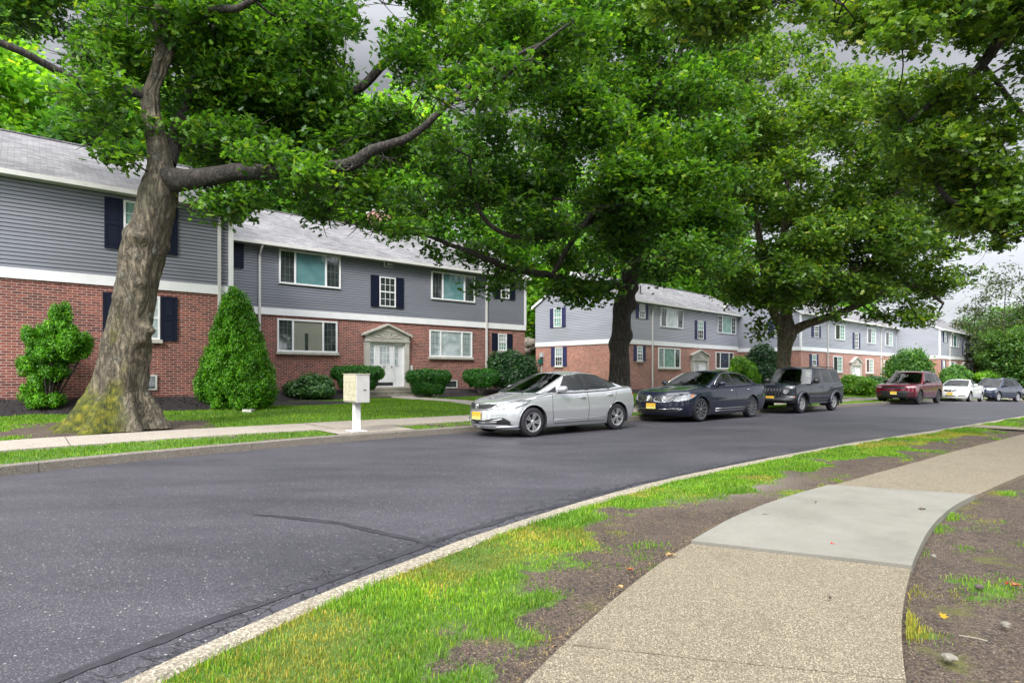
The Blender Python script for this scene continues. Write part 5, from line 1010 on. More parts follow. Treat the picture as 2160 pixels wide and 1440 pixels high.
# ------------------------------------------------------------------ shrubs
def shrub(name, label, blobs, depth, nleaf, size, mat, group=None, shape='quad', spread=.5, jit=.07, stem=None, up=.25, cat='shrub'):
    """blobs: (px, py, rx, ry) in photo pixels at the given depth"""
    cx_ = sum(b[0] for b in blobs) / len(blobs); p = P3(cx_, 0, depth); g = ground_at(p.x, p.y); T = empty(name, (p.x, p.y, g)); tag(T, label, cat, group); s = depth / F; B = []
    for i, b in enumerate(blobs):
        dz = (b[4] if len(b) > 4 else random.uniform(-.25, .25) * b[2] * s); c = P3(b[0], b[1], depth + dz); rx = b[2] * s; ry = b[3] * s; B.append(((c.x - p.x), (c.y - p.y), (c.z - g), rx, rx, ry))
    Bo = np.array(B); wo = Bo[:, 3] ** 2; wo /= wo.sum()
    if mat == 'leaf_thuja':      # plumes: many small upright tufts over the surface of each mass
        B2 = []
        for b in B:
            for _ in range(max(10, int(60 * b[3] * b[5] * 4))):
                q = rng.normal(0, 1, 3); q /= np.linalg.norm(q); r_ = rng.uniform(.07, .14); B2.append((b[0] + q[0] * b[3] * .88, b[1] + q[1] * b[4] * .88, b[2] + q[2] * b[5] * .88, r_, r_, r_ * 1.5))
        B = [b for b in B2 if b[2] > .02 and not any(((b[0] - c[0]) / c[3]) ** 2 + ((b[1] - c[1]) / c[4]) ** 2 + ((b[2] - c[2]) / c[5]) ** 2 < .50 for c in B)]
    B = np.array(B); w = B[:, 3] ** 2 + B[:, 3] * B[:, 5]; w /= w.sum(); idx = rng.choice(len(B), nleaf, p=w); d = rng.normal(0, 1, (nleaf, 3)); d /= np.linalg.norm(d, axis=1)[:, None]
    rr = 1 - np.abs(rng.normal(0, .10, nleaf)); C = B[idx, :3] + d * rr[:, None] * B[idx, 3:6]
    keep = np.ones(nleaf, bool)
    if len(B) < 120:
        for k in range(len(B)): q = (C - B[k, :3]) / B[k, 3:6]; keep &= ~((np.linalg.norm(q, axis=1) < .72) & (idx != k))
    C = C + rng.normal(0, jit, C.shape); keep &= C[:, 2] > .0; C, d, idx = C[keep], d[keep], idx[keep]
    cl = np.clip(.5 + 1.2 * (noise3(C, 2.2, 3) - .5) + rng.normal(0, .12, len(C)) + (idx * .37 % 1 - .5) * .25, 0, 1)
    nb = d + np.array([0, 0, up]); th = mat == 'leaf_thuja'
    if th: cl = np.clip(.5 + 1.9 * (noise3(C * np.array([1, 1, .45]), 5.5, 3) - .5) + rng.normal(0, .15, len(C)) + (idx * .37 % 1 - .5) * .45, 0, 1)
    leaves('foliage', C, rng.uniform(.6, 1.4, len(C)) * size, M[mat], T, 'ell' if th else shape, spread=.55 if th else spread, clump=cl, nbias=nb, dirs=(d * .7 + np.array([0, 0, 1.1])) if th else None)
    # woody frame inside, and a dense inner mass of the same leaves
    tubes = [limb([((0, 0, -.1), .035), (tuple(B[k, :3] * .6), .025), (tuple(B[k, :3]), .012)], 6, .04, k) for k in range(0, len(B), 1 + len(B) // 40)]; join_tubes('stem', tubes, M['bark_dark'], T, 5)
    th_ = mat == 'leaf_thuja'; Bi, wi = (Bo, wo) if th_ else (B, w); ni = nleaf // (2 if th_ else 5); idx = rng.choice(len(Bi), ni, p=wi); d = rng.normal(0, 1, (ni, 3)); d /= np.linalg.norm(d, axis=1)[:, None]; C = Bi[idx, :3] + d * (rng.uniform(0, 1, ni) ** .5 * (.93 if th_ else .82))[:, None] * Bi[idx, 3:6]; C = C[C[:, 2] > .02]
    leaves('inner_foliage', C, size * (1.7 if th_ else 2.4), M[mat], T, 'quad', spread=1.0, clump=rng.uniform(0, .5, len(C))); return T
random.seed(11)
shrub('topiary_shrub', 'spiral clipped evergreen in front of the left brick wall', [(127, 662, 17, 22), (124, 692, 29, 15), (95, 714, 42, 24), (152, 724, 36, 30), (108, 752, 46, 18), (74, 768, 31, 19), (112, 786, 30, 16), (92, 806, 26, 14), (76, 826, 27, 17), (104, 838, 26, 14), (90, 846, 24, 10)], 16.0, 42000, .055, 'leaf_thuja', jit=.02)
cone = []
for k in range(46):
    f = (k + .5) / 46; y = 628 + f * 218; w = 9 + 74 * min(1, (f * 1.13) ** .92) * (1 if f < .85 else .93); a = k * 2.4; cone.append((497 + w * .72 * math.cos(a) + (f - .4) * 4, y, 13 + 16 * f ** .7, 20 + 20 * f ** .6, w * .60 * math.sin(a) * 18.6 / F))
cone += [(490, 640, 11, 24, 0), (497, 800, 55, 45, 0), (497, 730, 36, 60, 0)]
shrub('conical_evergreen', 'tall cone shaped evergreen at the corner between the two dark grey houses', cone, 18.6, 110000, .06, 'leaf_thuja', jit=.02)
shrub('juniper_shrub', 'low spreading juniper under the ground floor picture window', [(628, 818, 26, 13), (655, 808, 26, 18), (680, 812, 20, 18), (640, 826, 34, 10), (668, 824, 36, 12)], 24.8, 9000, .11, 'leaf_juniper', up=.6)
G_ = 'clipped hedges beside the entrance of number 35'
def hedge(label, x0, x1, y0, y1, depth, n, tilt=0):
    B = []; 
    for i in range(6):
        f = (i + .5) / 6; x = x0 + (x1 - x0) * f; e = abs(f - .5) * 2; B.append((x, y0 + 17 + tilt * f + 4 * e, (x1 - x0) * .13 + 3, 15, 0)); B.append((x0 + (x1 - x0) * (.5 + (f - .5) * .72), y1 - 20, (x1 - x0) * .13, 20, 0))
    shrub('hedge', label, B, depth, n, .07, 'leaf_hedge', G_, spread=.45, jit=.02, up=.5)
hedge('clipped hedge left of the white door, behind the mailbox', 704, 804, 766, 822, 26.0, 15000); hedge('clipped hedge just right of the white door', 861, 946, 774, 832, 27.6, 13000); hedge('smaller clipped hedge right of the basement window', 981, 1048, 773, 818, 30.2, 11000)
shrub('rhododendron', 'large dark broadleaf bush behind the silver sedan, at the corner of number 35', [(1052, 765, 24, 24), (1080, 762, 28, 24), (1105, 775, 28, 26), (1060, 790, 30, 26), (1090, 798, 34, 26), (1120, 795, 20, 22), (1040, 790, 18, 24)], 31.0, 15000, .13, 'leaf_rhodo', shape='ell', spread=.4, up=.9)
shrub('round_bush', 'large round dark bush between the black sedan and the third oak', [(1608, 748, 26, 24), (1590, 765, 20, 26), (1628, 765, 16, 26), (1608, 785, 32, 30), (1600, 800, 30, 20)], 45.0, 12000, .17, 'leaf_rhodo', shape='ell', up=.8)
shrub('lime_bush', 'bright lime green bush behind the rear of the black sedan', [(1560, 772, 18, 20), (1578, 785, 18, 22), (1550, 792, 16, 20), (1590, 798, 14, 16)], 44.0, 8000, .16, 'leaf_lime')
shrub('juniper_mound', 'large bright green juniper mound right of the black off-road car', [(1795, 806, 20, 15), (1815, 808, 22, 14), (1835, 814, 14, 12), (1790, 818, 24, 11), (1825, 822, 22, 8)], 43.0, 10000, .16, 'leaf_lime', up=.5)
shrub('juniper_mound', 'smaller juniper mound left of the red car', [(1838, 802, 14, 8), (1856, 804, 12, 9), (1848, 812, 20, 10)], 47.0, 6000, .16, 'leaf_juniper', up=.5)
shrub('ornamental_tree', 'low bushy tree behind the red car against the brick', [(1893, 768, 15, 15), (1912, 756, 15, 13), (1932, 752, 13, 12), (1945, 768, 13, 15), (1910, 776, 24, 14), (1882, 784, 13, 11), (1950, 785, 9, 10)], 50.0, 9000, .20, 'leaf_mid', jit=.22)
shrub('round_bush', 'green bush behind the white sedan', [(2000, 790, 14, 14), (2018, 785, 16, 16), (2035, 792, 14, 12), (2010, 802, 24, 10)], 56.0, 6000, .2, 'leaf_mid')
shrub('round_bush', 'low yellow green hedge right of the white sedan by the last house', [(2070, 793, 12, 7), (2085, 791, 12, 8), (2100, 793, 12, 7)], 62.0, 4000, .2, 'leaf_lime')
for k, (x, y, z, r) in enumerate([(1116, 726, 46.5, .7), (1128, 738, 47, .6), (1108, 740, 46.5, .55)]):
    bm = bmesh.new(); bmesh.ops.create_icosphere(bm, subdivisions=3, radius=r)
    for v in bm.verts: q = np.array([[v.co.x + k * 3, v.co.y, v.co.z]]); f_ = float(noise3(q, 1.6, k)[0]) + .5 * float(noise3(q, 5, k)[0]); v.co *= .45 + .62 * round(f_ * 5) / 5 + .1 * f_; v.co.z *= .8
    me = bpy.data.meshes.new('rock'); bm.to_mesh(me); bm.free(); o = link('rock', me, None, [basic('rock_face', (.17, .145, .12), .95, .55, 3, 1.0, 9)]); o.location = P3(x, y, z); tag(o, ['brown rock in the gap between the two houses, topmost of the outcrop', 'brown rock beside the gable of the pale house', 'brown rock behind the end of number 35'][k], 'rock', 'rocks in the gap between the houses')

# ------------------------------------------------------------------ cluster mailbox
n = NT('worn_paint'); v = n.coord(); c = n.ramp(n.noise(v, 16, 6, .7), [(.33, (.34, .31, .19)), (.5, (.50, .47, .34)), (.7, (.58, .55, .43))]); n.bump(n.noise(v, 30, 3), .2, .004); M['worn_cream'] = n.set(c, .7)
M['box_grey'] = basic('box_grey_paint', (.44, .43, .41), .6, .07, 6, .1); M['post_white'] = basic('post_white_paint', (.68, .68, .68), .5, .05, 5, .1)
pm = P3(752, 914, 12.85); ang = math.atan2(E1[1], E1[0]); gm = ground_at(pm.x, pm.y) + .03
MBX = empty('mailbox', (pm.x, pm.y, gm), ang); tag(MBX, 'cream cluster mailbox on a white square post beside the far kerb', 'mailbox')
zt_, zb_ = 1.388 - gm, .785 - gm
m = MB(); m.box(-.068, .068, -.068, .068, .012, zb_); m.build('post', M['post_white'], MBX, bevel=.006)
m = MB(); m.box(-.17, .17, -.20, .20, 0, .014); bp = m.build('base_plate', M['post_white'], MBX, bevel=.004)
m = MB(); m.box(-.15, .15, -.33, .33, zb_, zt_); bx = m.build('box', M['box_grey'], MBX, bevel=.008)
m = MB(); m.box(-.165, .165, -.345, .345, zt_, zt_ + .016); m.build('lid', M['worn_cream'], MBX, bevel=.004)
m = MB(); m.box(-.162, -.150, -.31, .31, zb_ + .02, zt_ - .015); fp = m.build('door_panel', M['worn_cream'], MBX)
for r_ in range(4):
    for c_ in range(2): 
        m = MB(); y0 = -.295 + c_ * .30; z0 = zb_ + .035 + r_ * .132; m.box(-.170, -.162, y0, y0 + .285, z0, z0 + .120); m.build('compartment_door', M['worn_cream'], fp, bevel=.003)
m = MB(); m.tube([(0.02, -.331, zb_ + .27), (.02, -.345, zb_ + .27)], .012, 8); m.box(.035, .075, -.336, -.331, zb_ + .262, zb_ + .275); m.build('lock', M['metal_dark'], MBX)
p = P3(525, 853, 17.6); m = MB(); m.box(-.30, .30, -.12, .12, 0, .05); m.box(-.30, -.27, -.12, .12, .05, .09); m.box(-.27, .30, -.12, -.09, .05, .08); m.box(-.27, .3, .09, .12, .05, .08); o = m.build('splash_block', M['white_dirty']); o.location = (p.x, p.y, ground_at(p.x, p.y)); o.rotation_euler = (0, 0, ang + 1.1); tag(o, 'small pale splash block lying at the foot of the cone shaped evergreen', 'splash block')

# ------------------------------------------------------------------ parked cars
def paint(name, c, metal=.6, rough=.28, coat=1.0):
    n = NT(name); v = n.coord(); f = n.noise(v, 900, 1); col = n.ramp(f, [(.3, mul(c, .92)), (.7, mul(c, 1.08))]); d = n.noise(v, 2.2, 4)
    r = n.new('MapRange'); r.inputs['To Min'].default_value = rough * .8; r.inputs['To Max'].default_value = rough * 1.3; n.l.new(d, r.inputs[0])
    return n.set(col, r.outputs[0], Metallic=metal, **{'Coat Weight': coat, 'Coat Roughness': .03, 'Specular IOR Level': .25})
M['silver'] = paint('silver_paint', (.54, .55, .57), .6, .22); M['navyblack'] = paint('black_blue_paint', (.004, .006, .022), .0, .45); M['blackgrey'] = paint('charcoal_paint', (.003, .004, .012), .0, .45)
M['maroon'] = paint('maroon_paint', (.13, .003, .016), .3, .25); M['whitepaint'] = paint('white_paint', (.72, .73, .71), .0, .3); M['bluepaint'] = paint('dark_blue_paint', (.022, .030, .062), .4, .25)
M['chrome'] = NT('chrome').set((.72, .72, .74), .12, Metallic=1.0); M['alloy'] = NT('alloy').set((.62, .62, .64), .28, Metallic=.85); M['alloy_dark'] = NT('alloy_dark').set((.12, .12, .13), .3, Metallic=.8); M['alloy_grey'] = NT('alloy_grey').set((.24, .24, .26), .25, Metallic=.85)
def carglass(name, tint):
    n = NT(name); tr = n.new('BsdfTransparent'); tr.inputs[0].default_value = (*tint, 1); gl = n.new('BsdfGlossy'); gl.inputs['Roughness'].default_value = .02; fr = n.new('Fresnel', IOR=1.75); ms = n.new('MixShader')
    n.l.new(fr.outputs[0], ms.inputs[0]); n.l.new(tr.outputs[0], ms.inputs[1]); n.l.new(gl.outputs[0], ms.inputs[2]); n.l.new(ms.outputs[0], n.n['Material Output'].inputs[0]); return n.m
M['car_glass'] = carglass('car_glass', (.55, .78, .66)); M['tint_glass'] = carglass('tinted_glass', (.10, .12, .12)); M['interior'] = NT('car_interior').set((.02, .02, .022), .8)
M['black_plastic'] = NT('black_plastic').set((.014, .014, .016), .45); M['lamp'] = glass('headlamp_lens', (.22, .225, .23), (.55, .56, .58), .06, .35, 5); M['amber'] = NT('amber_lens').set((.75, .18, .01), .15); M['redlens'] = NT('red_lens').set((.40, .008, .012), .15)
n = NT('number_plate'); v = n.coord('Generated'); sx_ = n.new('SeparateXYZ'); n.l.new(v, sx_.inputs[0]); M['plate'] = n.set(n.ramp(sx_.outputs['Z'], [(.2, (.74, .66, .20)), (.8, (.72, .40, .02))]), .45); M['plate_ink'] = NT('plate_ink').set((.28, .20, .03), .5)
def inpoly(x, y, poly):
    c = np.zeros(len(x), bool); j = len(poly) - 1
    for i in range(len(poly)):
        xi, yi = poly[i]; xj, yj = poly[j]; m_ = ((yi > y) != (yj > y)) & (x < (xj - xi) * (y - yi) / (yj - yi + 1e-12) + xi); c ^= m_; j = i
    return c
def shell(fn, na, nb, nc, it=5):
    """rounded box skin: fn(a,b,c)->xyz sampled on five faces, welded and relaxed"""
    ids = []; quads = []; tags = []
    def grid(mk, n1, n2, tg, flip):
        i = np.arange(n1 + 1)[:, None]; j = np.arange(n2 + 1)[None]; A_, B_, C_ = mk(i + 0 * j, j + 0 * i); id_ = (A_ * (nb + 1) + B_) * (nc + 1) + C_
        q = np.stack([id_[:-1, :-1], id_[1:, :-1], id_[1:, 1:], id_[:-1, 1:]], -1).reshape(-1, 4); quads.append(q[:, ::-1] if flip else q); tags.append(np.full(len(q), tg))
    grid(lambda i, j: (i, 0 * i, j), na, nc, 0, False); grid(lambda i, j: (i, 0 * i + nb, j), na, nc, 1, True); grid(lambda i, j: (0 * i, i, j), nb, nc, 2, True); grid(lambda i, j: (0 * i + na, i, j), nb, nc, 3, False); grid(lambda i, j: (i, j, 0 * i + nc), na, nb, 4, False)
    q = np.concatenate(quads); tg = np.concatenate(tags); u, inv = np.unique(q, return_inverse=True); q = inv.reshape(q.shape); C = u % (nc + 1); B = (u // (nc + 1)) % (nb + 1); A_ = u // ((nc + 1) * (nb + 1))
    V = fn(A_ / na, B / nb * 2 - 1, C / nc); bot = C == 0; e = np.concatenate([q[:, [0, 1]], q[:, [1, 2]], q[:, [2, 3]], q[:, [3, 0]]]); e = np.concatenate([e, e[:, ::-1]])
    cnt = np.bincount(e[:, 0], minlength=len(V))[:, None]
    for _ in range(it):
        S = np.stack([np.bincount(e[:, 0], V[e[:, 1], k], len(V)) for k in range(3)], 1) / cnt; V = np.where(bot[:, None], V, V * .5 + S * .5)
    P = np.stack([A_ / na, B / nb * 2 - 1, C / nc], 1)[q].mean(1); return V, q, tg, P
def T_(x, tb): return np.interp(x, [p[0] for p in tb], [p[1] for p in tb])
class Car:
    def __init__(s, S, px_f, px_r, label, loc=None):
        s.S = S; s.L, s.Wm = S['L'], S['W'] / 2
        if loc is None:
            pf = s.gp(*px_f); pr = s.gp(*px_r)
        else: pf, pr = Vector(loc[0]), Vector(loc[1])
        u = (pr - pf); u.z = 0; dist = u.length; u.normalize(); v = Vector((-u.y, u.x, 0)); wb = S['wx'][1] - S['wx'][0]; s.sx = min(1.16, max(.97, dist / wb))
        mid = (pf + pr) / 2; xm = (S['wx'][0] + S['wx'][1]) / 2; o = mid - u * (xm - s.L / 2) * s.sx + v * (s.Wm - .10); gr = lambda p: (lambda tn: float(hroad(tn[0])) + .03 * math.sin(min(1, max(0, (tn[1] - 4.35) / 7.5)) * math.pi))(inv_tn(p.x, p.y)); zc = (gr(pf) + gr(pr)) / 2
        tilt = math.atan2(gr(pr) - gr(pf), dist); o.z = zc + .005 + .10
        s.o = empty('parked_car', o, math.atan2(u.y, u.x)); s.o.rotation_euler = (0, -tilt, math.atan2(u.y, u.x)); s.o.scale = (s.sx, 1, 1); tag(s.o, label, 'car', 'cars parked along the far kerb'); s.build()
    def gp(s, px, py):
        d = Vector(((px - CX) / F, 1, (HZ - py) / F)); z = 15.0
        for _ in range(60): t, n_ = inv_tn(d.x * z, z); z = z * .5 + .5 * (float(hroad(t)) + .0 - CAMH) / d.z
        return Vector((d.x * z, z, 0))
    # surfaces in car space: x rearwards from the nose, y towards the kerb, z up
    def Wh(s, x, z):
        S = s.S; zb = T_(x, S['bot']); zt = T_(x, S['top']); f = np.clip((z - zb) / (zt - zb), 0, 1); return s.Wm * T_(x, S['plan']) * T_(f, S['prof'])
    def xf(s, z, b): return T_(z, s.S['nose']) + s.S['sweepF'] * np.abs(b) ** 2.6
    def xr(s, z, b): return s.L - T_(z, s.S['tail']) - s.S['sweepR'] * np.abs(b) ** 2.6
    def low(s, a, b, c):
        S = s.S; z = .25 + .5 * c; x = s.L * a
        for _ in range(6): x = s.xf(z, b) + (s.xr(z, b) - s.xf(z, b)) * a; zt = T_(x, S['top']) - S.get('crown', .05) * np.abs(b) ** 3; zb = T_(x, S['bot']); z = zb + (zt - zb) * c
        return np.stack([x, b * s.Wh(x, z), z], 1)
    def Wg(s, x, f):
        S = s.S; m = (S['gA'][0] + S['gD'][0]) / 2; h = (S['gD'][0] - S['gA'][0]) / 2; return s.Wm * (S['gw'][0] + (S['gw'][1] - S['gw'][0]) * f ** 1.25) * (1 - S.get('gtaper', .10) * np.abs((x - m) / h) ** 3)
    def top(s, a, b, c):
        S = s.S; z = 1.0 + .4 * c; fA = [(S['gA'][1], S['gA'][0]), (S['gB'][1], S['gB'][0])]; fD = [(S['gD'][1], S['gD'][0]), (S['gC'][1], S['gC'][0])]; x = 2.0 + 0 * a
        for _ in range(8):
            x0 = T_(z, fA) + .16 * b * b; x1 = T_(z, fD) - .12 * b * b; x = x0 + (x1 - x0) * a; zr = T_(x, S['roof']) - .055 * b * b; zb = T_(x, S['belt']) - .03; z = z * .5 + .5 * (zb + (zr - zb) * c)
        return np.stack([x, b * s.Wg(x, c), z], 1)
    def P(s, V): V = np.array(V, float).copy(); V[:, 0] -= s.L / 2; V[:, 2] -= .10; return V
    def pt(s, x, y, z): return (x - s.L / 2, y, z - .10)
    def side(s, x, z, o=.003, sgn=-1): return s.pt(x, sgn * (float(s.Wh(np.array(x), np.array(z))) + o), z)
    def front(s, y, z, o=.004):
        b = 0.
        for _ in range(12):
            x = float(s.xf(z, b)); W = float(s.Wh(np.array(x), np.array(z))); b = .5 * b + .5 * max(-1, min(1, y / max(W, .1)))
        return s.pt(float(s.xf(z, b)) - o, y, z)
    def emit(s, V, q, cls, names, base, parent):
        """split classified faces into part meshes"""
        for k, (nm, mt) in enumerate(names):
            f = q[cls == k]
            if len(f) == 0: continue
            u, inv = np.unique(f, return_inverse=True); me = np_mesh(nm, s.P(V[u]), inv.reshape(f.shape), True); link(nm, me, parent, [M[mt]])
    def build(s):
        S = s.S; hi = S.get('hi', 1.0); na = int(s.L / .030 * hi); V, q, tg, P = shell(s.low, na, int(40 * hi), int(32 * hi), int(5 * hi ** 2)); cen = V[q].mean(1); wr = S['wr']; Ra = wr + S.get('gap', .055)
        keep = np.ones(len(q), bool)
        for wx in S['wx']:
            for sg in (0, 1):
                vid = np.unique(q[tg == sg]); dx = V[vid, 0] - wx; dz = V[vid, 2] - wr; d = np.hypot(dx, dz); sel = (np.abs(d - Ra) < .022 / hi); f = (Ra / np.maximum(d, 1e-6)); nv = V[vid].copy(); nv[sel, 0] = wx + dx[sel] * f[sel]; nv[sel, 2] = wr + dz[sel] * f[sel]; V[vid] = nv
        cen = V[q].mean(1)
        for wx in S['wx']: keep &= ~((tg <= 1) & (np.hypot(cen[:, 0] - wx, cen[:, 2] - wr) < Ra - .004))
        names = [('body', S['paint'])]; cls = np.zeros(len(q), int)
        side_ = tg <= 1; x, y, z = cen.T
        for nm, mt, zone, poly in S['feat']:
            names.append((nm, mt)); k = len(names) - 1
            if zone == 'S': m_ = side_ & inpoly(x, z, poly)
            elif zone == 'F': m_ = ((tg == 2) | (side_ & (x < .5))) & inpoly(np.abs(y), z, poly)
            elif zone == 'R': m_ = (tg == 3) & inpoly(np.abs(y), z, poly)
            elif zone == 'FA': m_ = (tg == 2) & inpoly(y, z, poly)
            cls[m_] = k
        cab = (tg == 4) & (x > S['gA'][0] + .12) & (x < S['gD'][0] - .10) & (np.abs(y) < s.Wm * .84); names.append(('cabin', 'interior')); cls[cab] = len(names) - 1
        q2, c2 = q[keep], cls[keep]
        body = None; u, inv = np.unique(q2[c2 == 0], return_inverse=True); body = link('body', np_mesh('body', s.P(V[u]), inv.reshape(-1, 4), True), s.o, [M[S['paint']]]); c3 = c2.copy(); c3[c2 == 0] = -1
        # left/right lamps become their own objects
        for k, (nm, mt) in enumerate(names):
            if k == 0: continue
            for sd in (-1, 1, 0):
                yy = cen[keep][:, 1]; sel = (c2 == k) & ((yy < -.12) if sd == -1 else (yy > .12) if sd == 1 else (np.abs(yy) <= .12)) if nm in ('headlight', 'taillight', 'turn_signal', 'fog_light_housing', 'door', 'fender_flare', 'sill_trim') else ((c2 == k) if sd == 0 else np.zeros(len(c2), bool))
                f = q2[sel]
                if len(f): u, inv = np.unique(f, return_inverse=True); link(nm, np_mesh(nm, s.P(V[u]), inv.reshape(f.shape), True), s.o, [M[mt]])
        # greenhouse
        V, q, tg, P = shell(s.top, int((S['gD'][0] - S['gA'][0]) / .028 * hi), int(30 * hi), int(20 * hi), int(4 * hi ** 2)); cen = V[q].mean(1); x, y, z = cen.T; a, b, c = P.T; cls = np.zeros(len(q), int); names = [('roof', S['paint'])]
        names.append(('windshield', 'car_glass')); cls[(tg == 2) & (np.abs(b) < .91) & (c > .03) & (c < .95)] = 1; names.append(('rear_window', 'car_glass')); cls[(tg == 3) & (np.abs(b) < .85) & (c > .12) & (c < .9)] = 2
        for nm, poly in S['glass']: names.append((nm, S.get('sideglass', 'car_glass'))); cls[(tg <= 1) & inpoly(x, z, poly)] = len(names) - 1
        for poly in S.get('pillar', []): names.append(('pillar', 'black_plastic')); cls[(tg <= 1) & inpoly(x, z, poly) & (cls == 0)] = len(names) - 1
        rf = None
        for k, (nm, mt) in enumerate(names):
            for sd in ((0,) if k < 3 else (-1, 1)):
                f = q[(cls == k) & ((y < 0) if sd == -1 else (y > 0) if sd == 1 else True)]
                if len(f): u, inv = np.unique(f, return_inverse=True); o_ = link(nm, np_mesh(nm, s.P(V[u]), inv.reshape(f.shape), True), s.o, [M[mt]])
        # seats and steering wheel seen through the glass
        zbm = float(T_(2.4, S['belt'])); 
        for xs in (S['gA'][0] + 1.45, S['gA'][0] + 2.35):
            for ys in (-.38, .38):
                m = MB(); m.tube([s.pt(xs, ys, zbm - .15), s.pt(xs + .05, ys, zbm + .10), s.pt(xs + .08, ys, zbm + .16)], [.20, .19, .06], 10); m.tube([s.pt(xs + .09, ys, zbm + .15), s.pt(xs + .12, ys, zbm + .27)], [.10, .11], 10); m.build('seat', M['interior'], s.o, smooth=True)
        m = MB(); cx_s, cz_s = S['gA'][0] + .95, zbm + .02; m.tube([s.pt(cx_s + .08 * math.sin(t), -.38 + .18 * math.cos(t), cz_s + .17 * math.sin(t)) for t in np.linspace(0, 6.283, 20)], .016, 6); m.build('steering_wheel', M['interior'], s.o, smooth=True)
        # dark underbody and wheel wells
        m = MB(); zb = min(p[1] for p in S['bot']) + .03; Wd = s.Wm
        m.box(.35 - s.L / 2, s.L / 2 - .35, -Wd * .55, Wd * .55, zb - .10, .5)
        m.box(S['wx'][0] + Ra - s.L / 2 + .02, S['wx'][1] - Ra - s.L / 2 - .02, -Wd * .88, Wd * .88, zb - .07, .45); m.box(.2 - s.L / 2, s.L / 2 - .2, -Wd * .52, Wd * .52, .45, .62); m.build('underbody', M['rubber'], s.o)
        for wx in S['wx']:
            for sg in (-1, 1):
                m = MB(); n_ = 22; ri = [(wx + Ra * 1.0 * math.cos(t), wr + Ra * 1.0 * math.sin(t)) for t in np.linspace(-.35, math.pi + .35, n_)]; yo = sg * (float(s.Wh(np.array(wx), np.array(wr + .1))) - .012); yi = sg * Wd * .5
                for i in range(n_ - 1): p_, r_ = ri[i], ri[i + 1]; m.quad([s.pt(p_[0], yo, p_[1]), s.pt(r_[0], yo, r_[1]), s.pt(r_[0], yi, r_[1]), s.pt(p_[0], yi, p_[1])])
                m.build('wheel_well', M['rubber'], s.o, fix=False); s.wheel(wx, sg)
        # door seams and handles
        for sd in (-1, 1):
            for ln in S['seams']:
                m = MB(); pts = []; 
                for (p_, r_) in zip(ln[:-1], ln[1:]):
                    for t in np.linspace(0, 1, 7)[:-1 if r_ is not ln[-1] else None]: pts.append(s.side(p_[0] + (r_[0] - p_[0]) * t, p_[1] + (r_[1] - p_[1]) * t, -.0005, sd))
                m.tube(pts, .0055, 5); m.build('door_seam', M['black_plastic'], s.o)
            for (hx, hz) in S['handles']:
                m = MB(); m.tube([s.side(hx - .10, hz, -.005, sd), s.side(hx - .07, hz, .028, sd), s.side(hx + .07, hz, .028, sd), s.side(hx + .10, hz, -.005, sd)], .014, 6); m.build('door_handle', M[S.get('handle', S['paint'])], s.o, smooth=True)
            # mirror
            mx_, mz = S['mirror']; bm = bmesh.new(); bmesh.ops.create_uvsphere(bm, u_segments=16, v_segments=10, radius=1)
            for v in bm.verts:
                c_ = v.co; c_.x = (c_.x if c_.x < 0 else c_.x * .35) * .13; c_.y = math.copysign(abs(c_.y) ** .75, c_.y) * .115; c_.z = math.copysign(abs(c_.z) ** .7, c_.z) * S.get('mh', .075)
                c_.x += mx_ - s.L / 2; c_.y += sd * (s.Wm * .93 + .10); c_.z += mz - .10
            me = bpy.data.meshes.new('mirror'); bm.to_mesh(me); bm.free(); me.polygons.foreach_set('use_smooth', [True] * len(me.polygons)); mo = link('mirror', me, s.o, [M[S.get('mirror_mat', S['paint'])]])
            m = MB(); m.tube([s.pt(mx_ - .02, sd * s.Wm * .86, mz - .09), s.pt(mx_ - .03, sd * (s.Wm * .93 + .05), mz - .05)], [.03, .022], 6); m.build('mirror_arm', M['black_plastic'], mo)
        # number plate
        if S.get('plate'):
            y0, z0 = S['plate']; c0 = Vector(s.front(y0, z0, .018)); m = MB(); m.box(c0.x - .008, c0.x + .004, y0 - .155, y0 + .155, c0.z - .08, c0.z + .08); pl = m.build('number_plate', M['plate'], s.o, bevel=.004); m = MB()
            for k in range(6): yk = y0 - .118 + k * .043 + (.018 if k > 2 else 0); m.box(c0.x - .0105, c0.x - .0085, yk, yk + .010, c0.z - .028, c0.z + .030); m.box(c0.x - .0105, c0.x - .0085, yk + .0105, yk + .026, c0.z + (.02 if k % 2 else -.028), c0.z + (.03 if k % 2 else -.018))
            m.build('plate_marks', M['plate_ink'], pl)
        # wipers
        for yy in (-.35, .25):
            xa, za = S['gA']; m = MB(); k = (S['gB'][0] - xa) / (S['gB'][1] - za); m.tube([s.pt(xa + .02, yy, za + .0), s.pt(xa + .05 * k, yy + .25, za + .07), s.pt(xa + .08 * k, yy + .52, za + .085)], .009, 5); m.build('wiper', M['black_plastic'], s.o)
        S['extra'](s)
    def wheel(s, wx, sg):
        S = s.S; wr = S['wr']; rr = S['rim']; yc = sg * (float(s.Wh(np.array(wx), np.array(wr))) - .015); w = .20
        prof = [(rr, 0), (rr + .012, .006), (wr - .035, .004), (wr - .012, -.012), (wr, -.035), (wr, -w + .035), (wr - .012, -w + .012), (wr - .035, -w), (rr, -w)]; n_ = 40; Vv = []; Q = []
        for i in range(n_):
            t = 2 * math.pi * i / n_
            for r_, d in prof: Vv.append(s.pt(wx + r_ * math.cos(t), yc + sg * d, wr + r_ * math.sin(t)))
        K = len(prof)
        for i in range(n_):
            for k in range(K - 1): j = (i + 1) % n_; Q.append((i * K + k, j * K + k, j * K + k + 1, i * K + k + 1))
        me = np_mesh('tyre', Vv, Q if sg < 0 else [f[::-1] for f in Q], True); ty = link('tyre', me, s.o, [M['rubber']])
        m = MB(); st = 0; ns = S['spokes']; sw = S['spw']
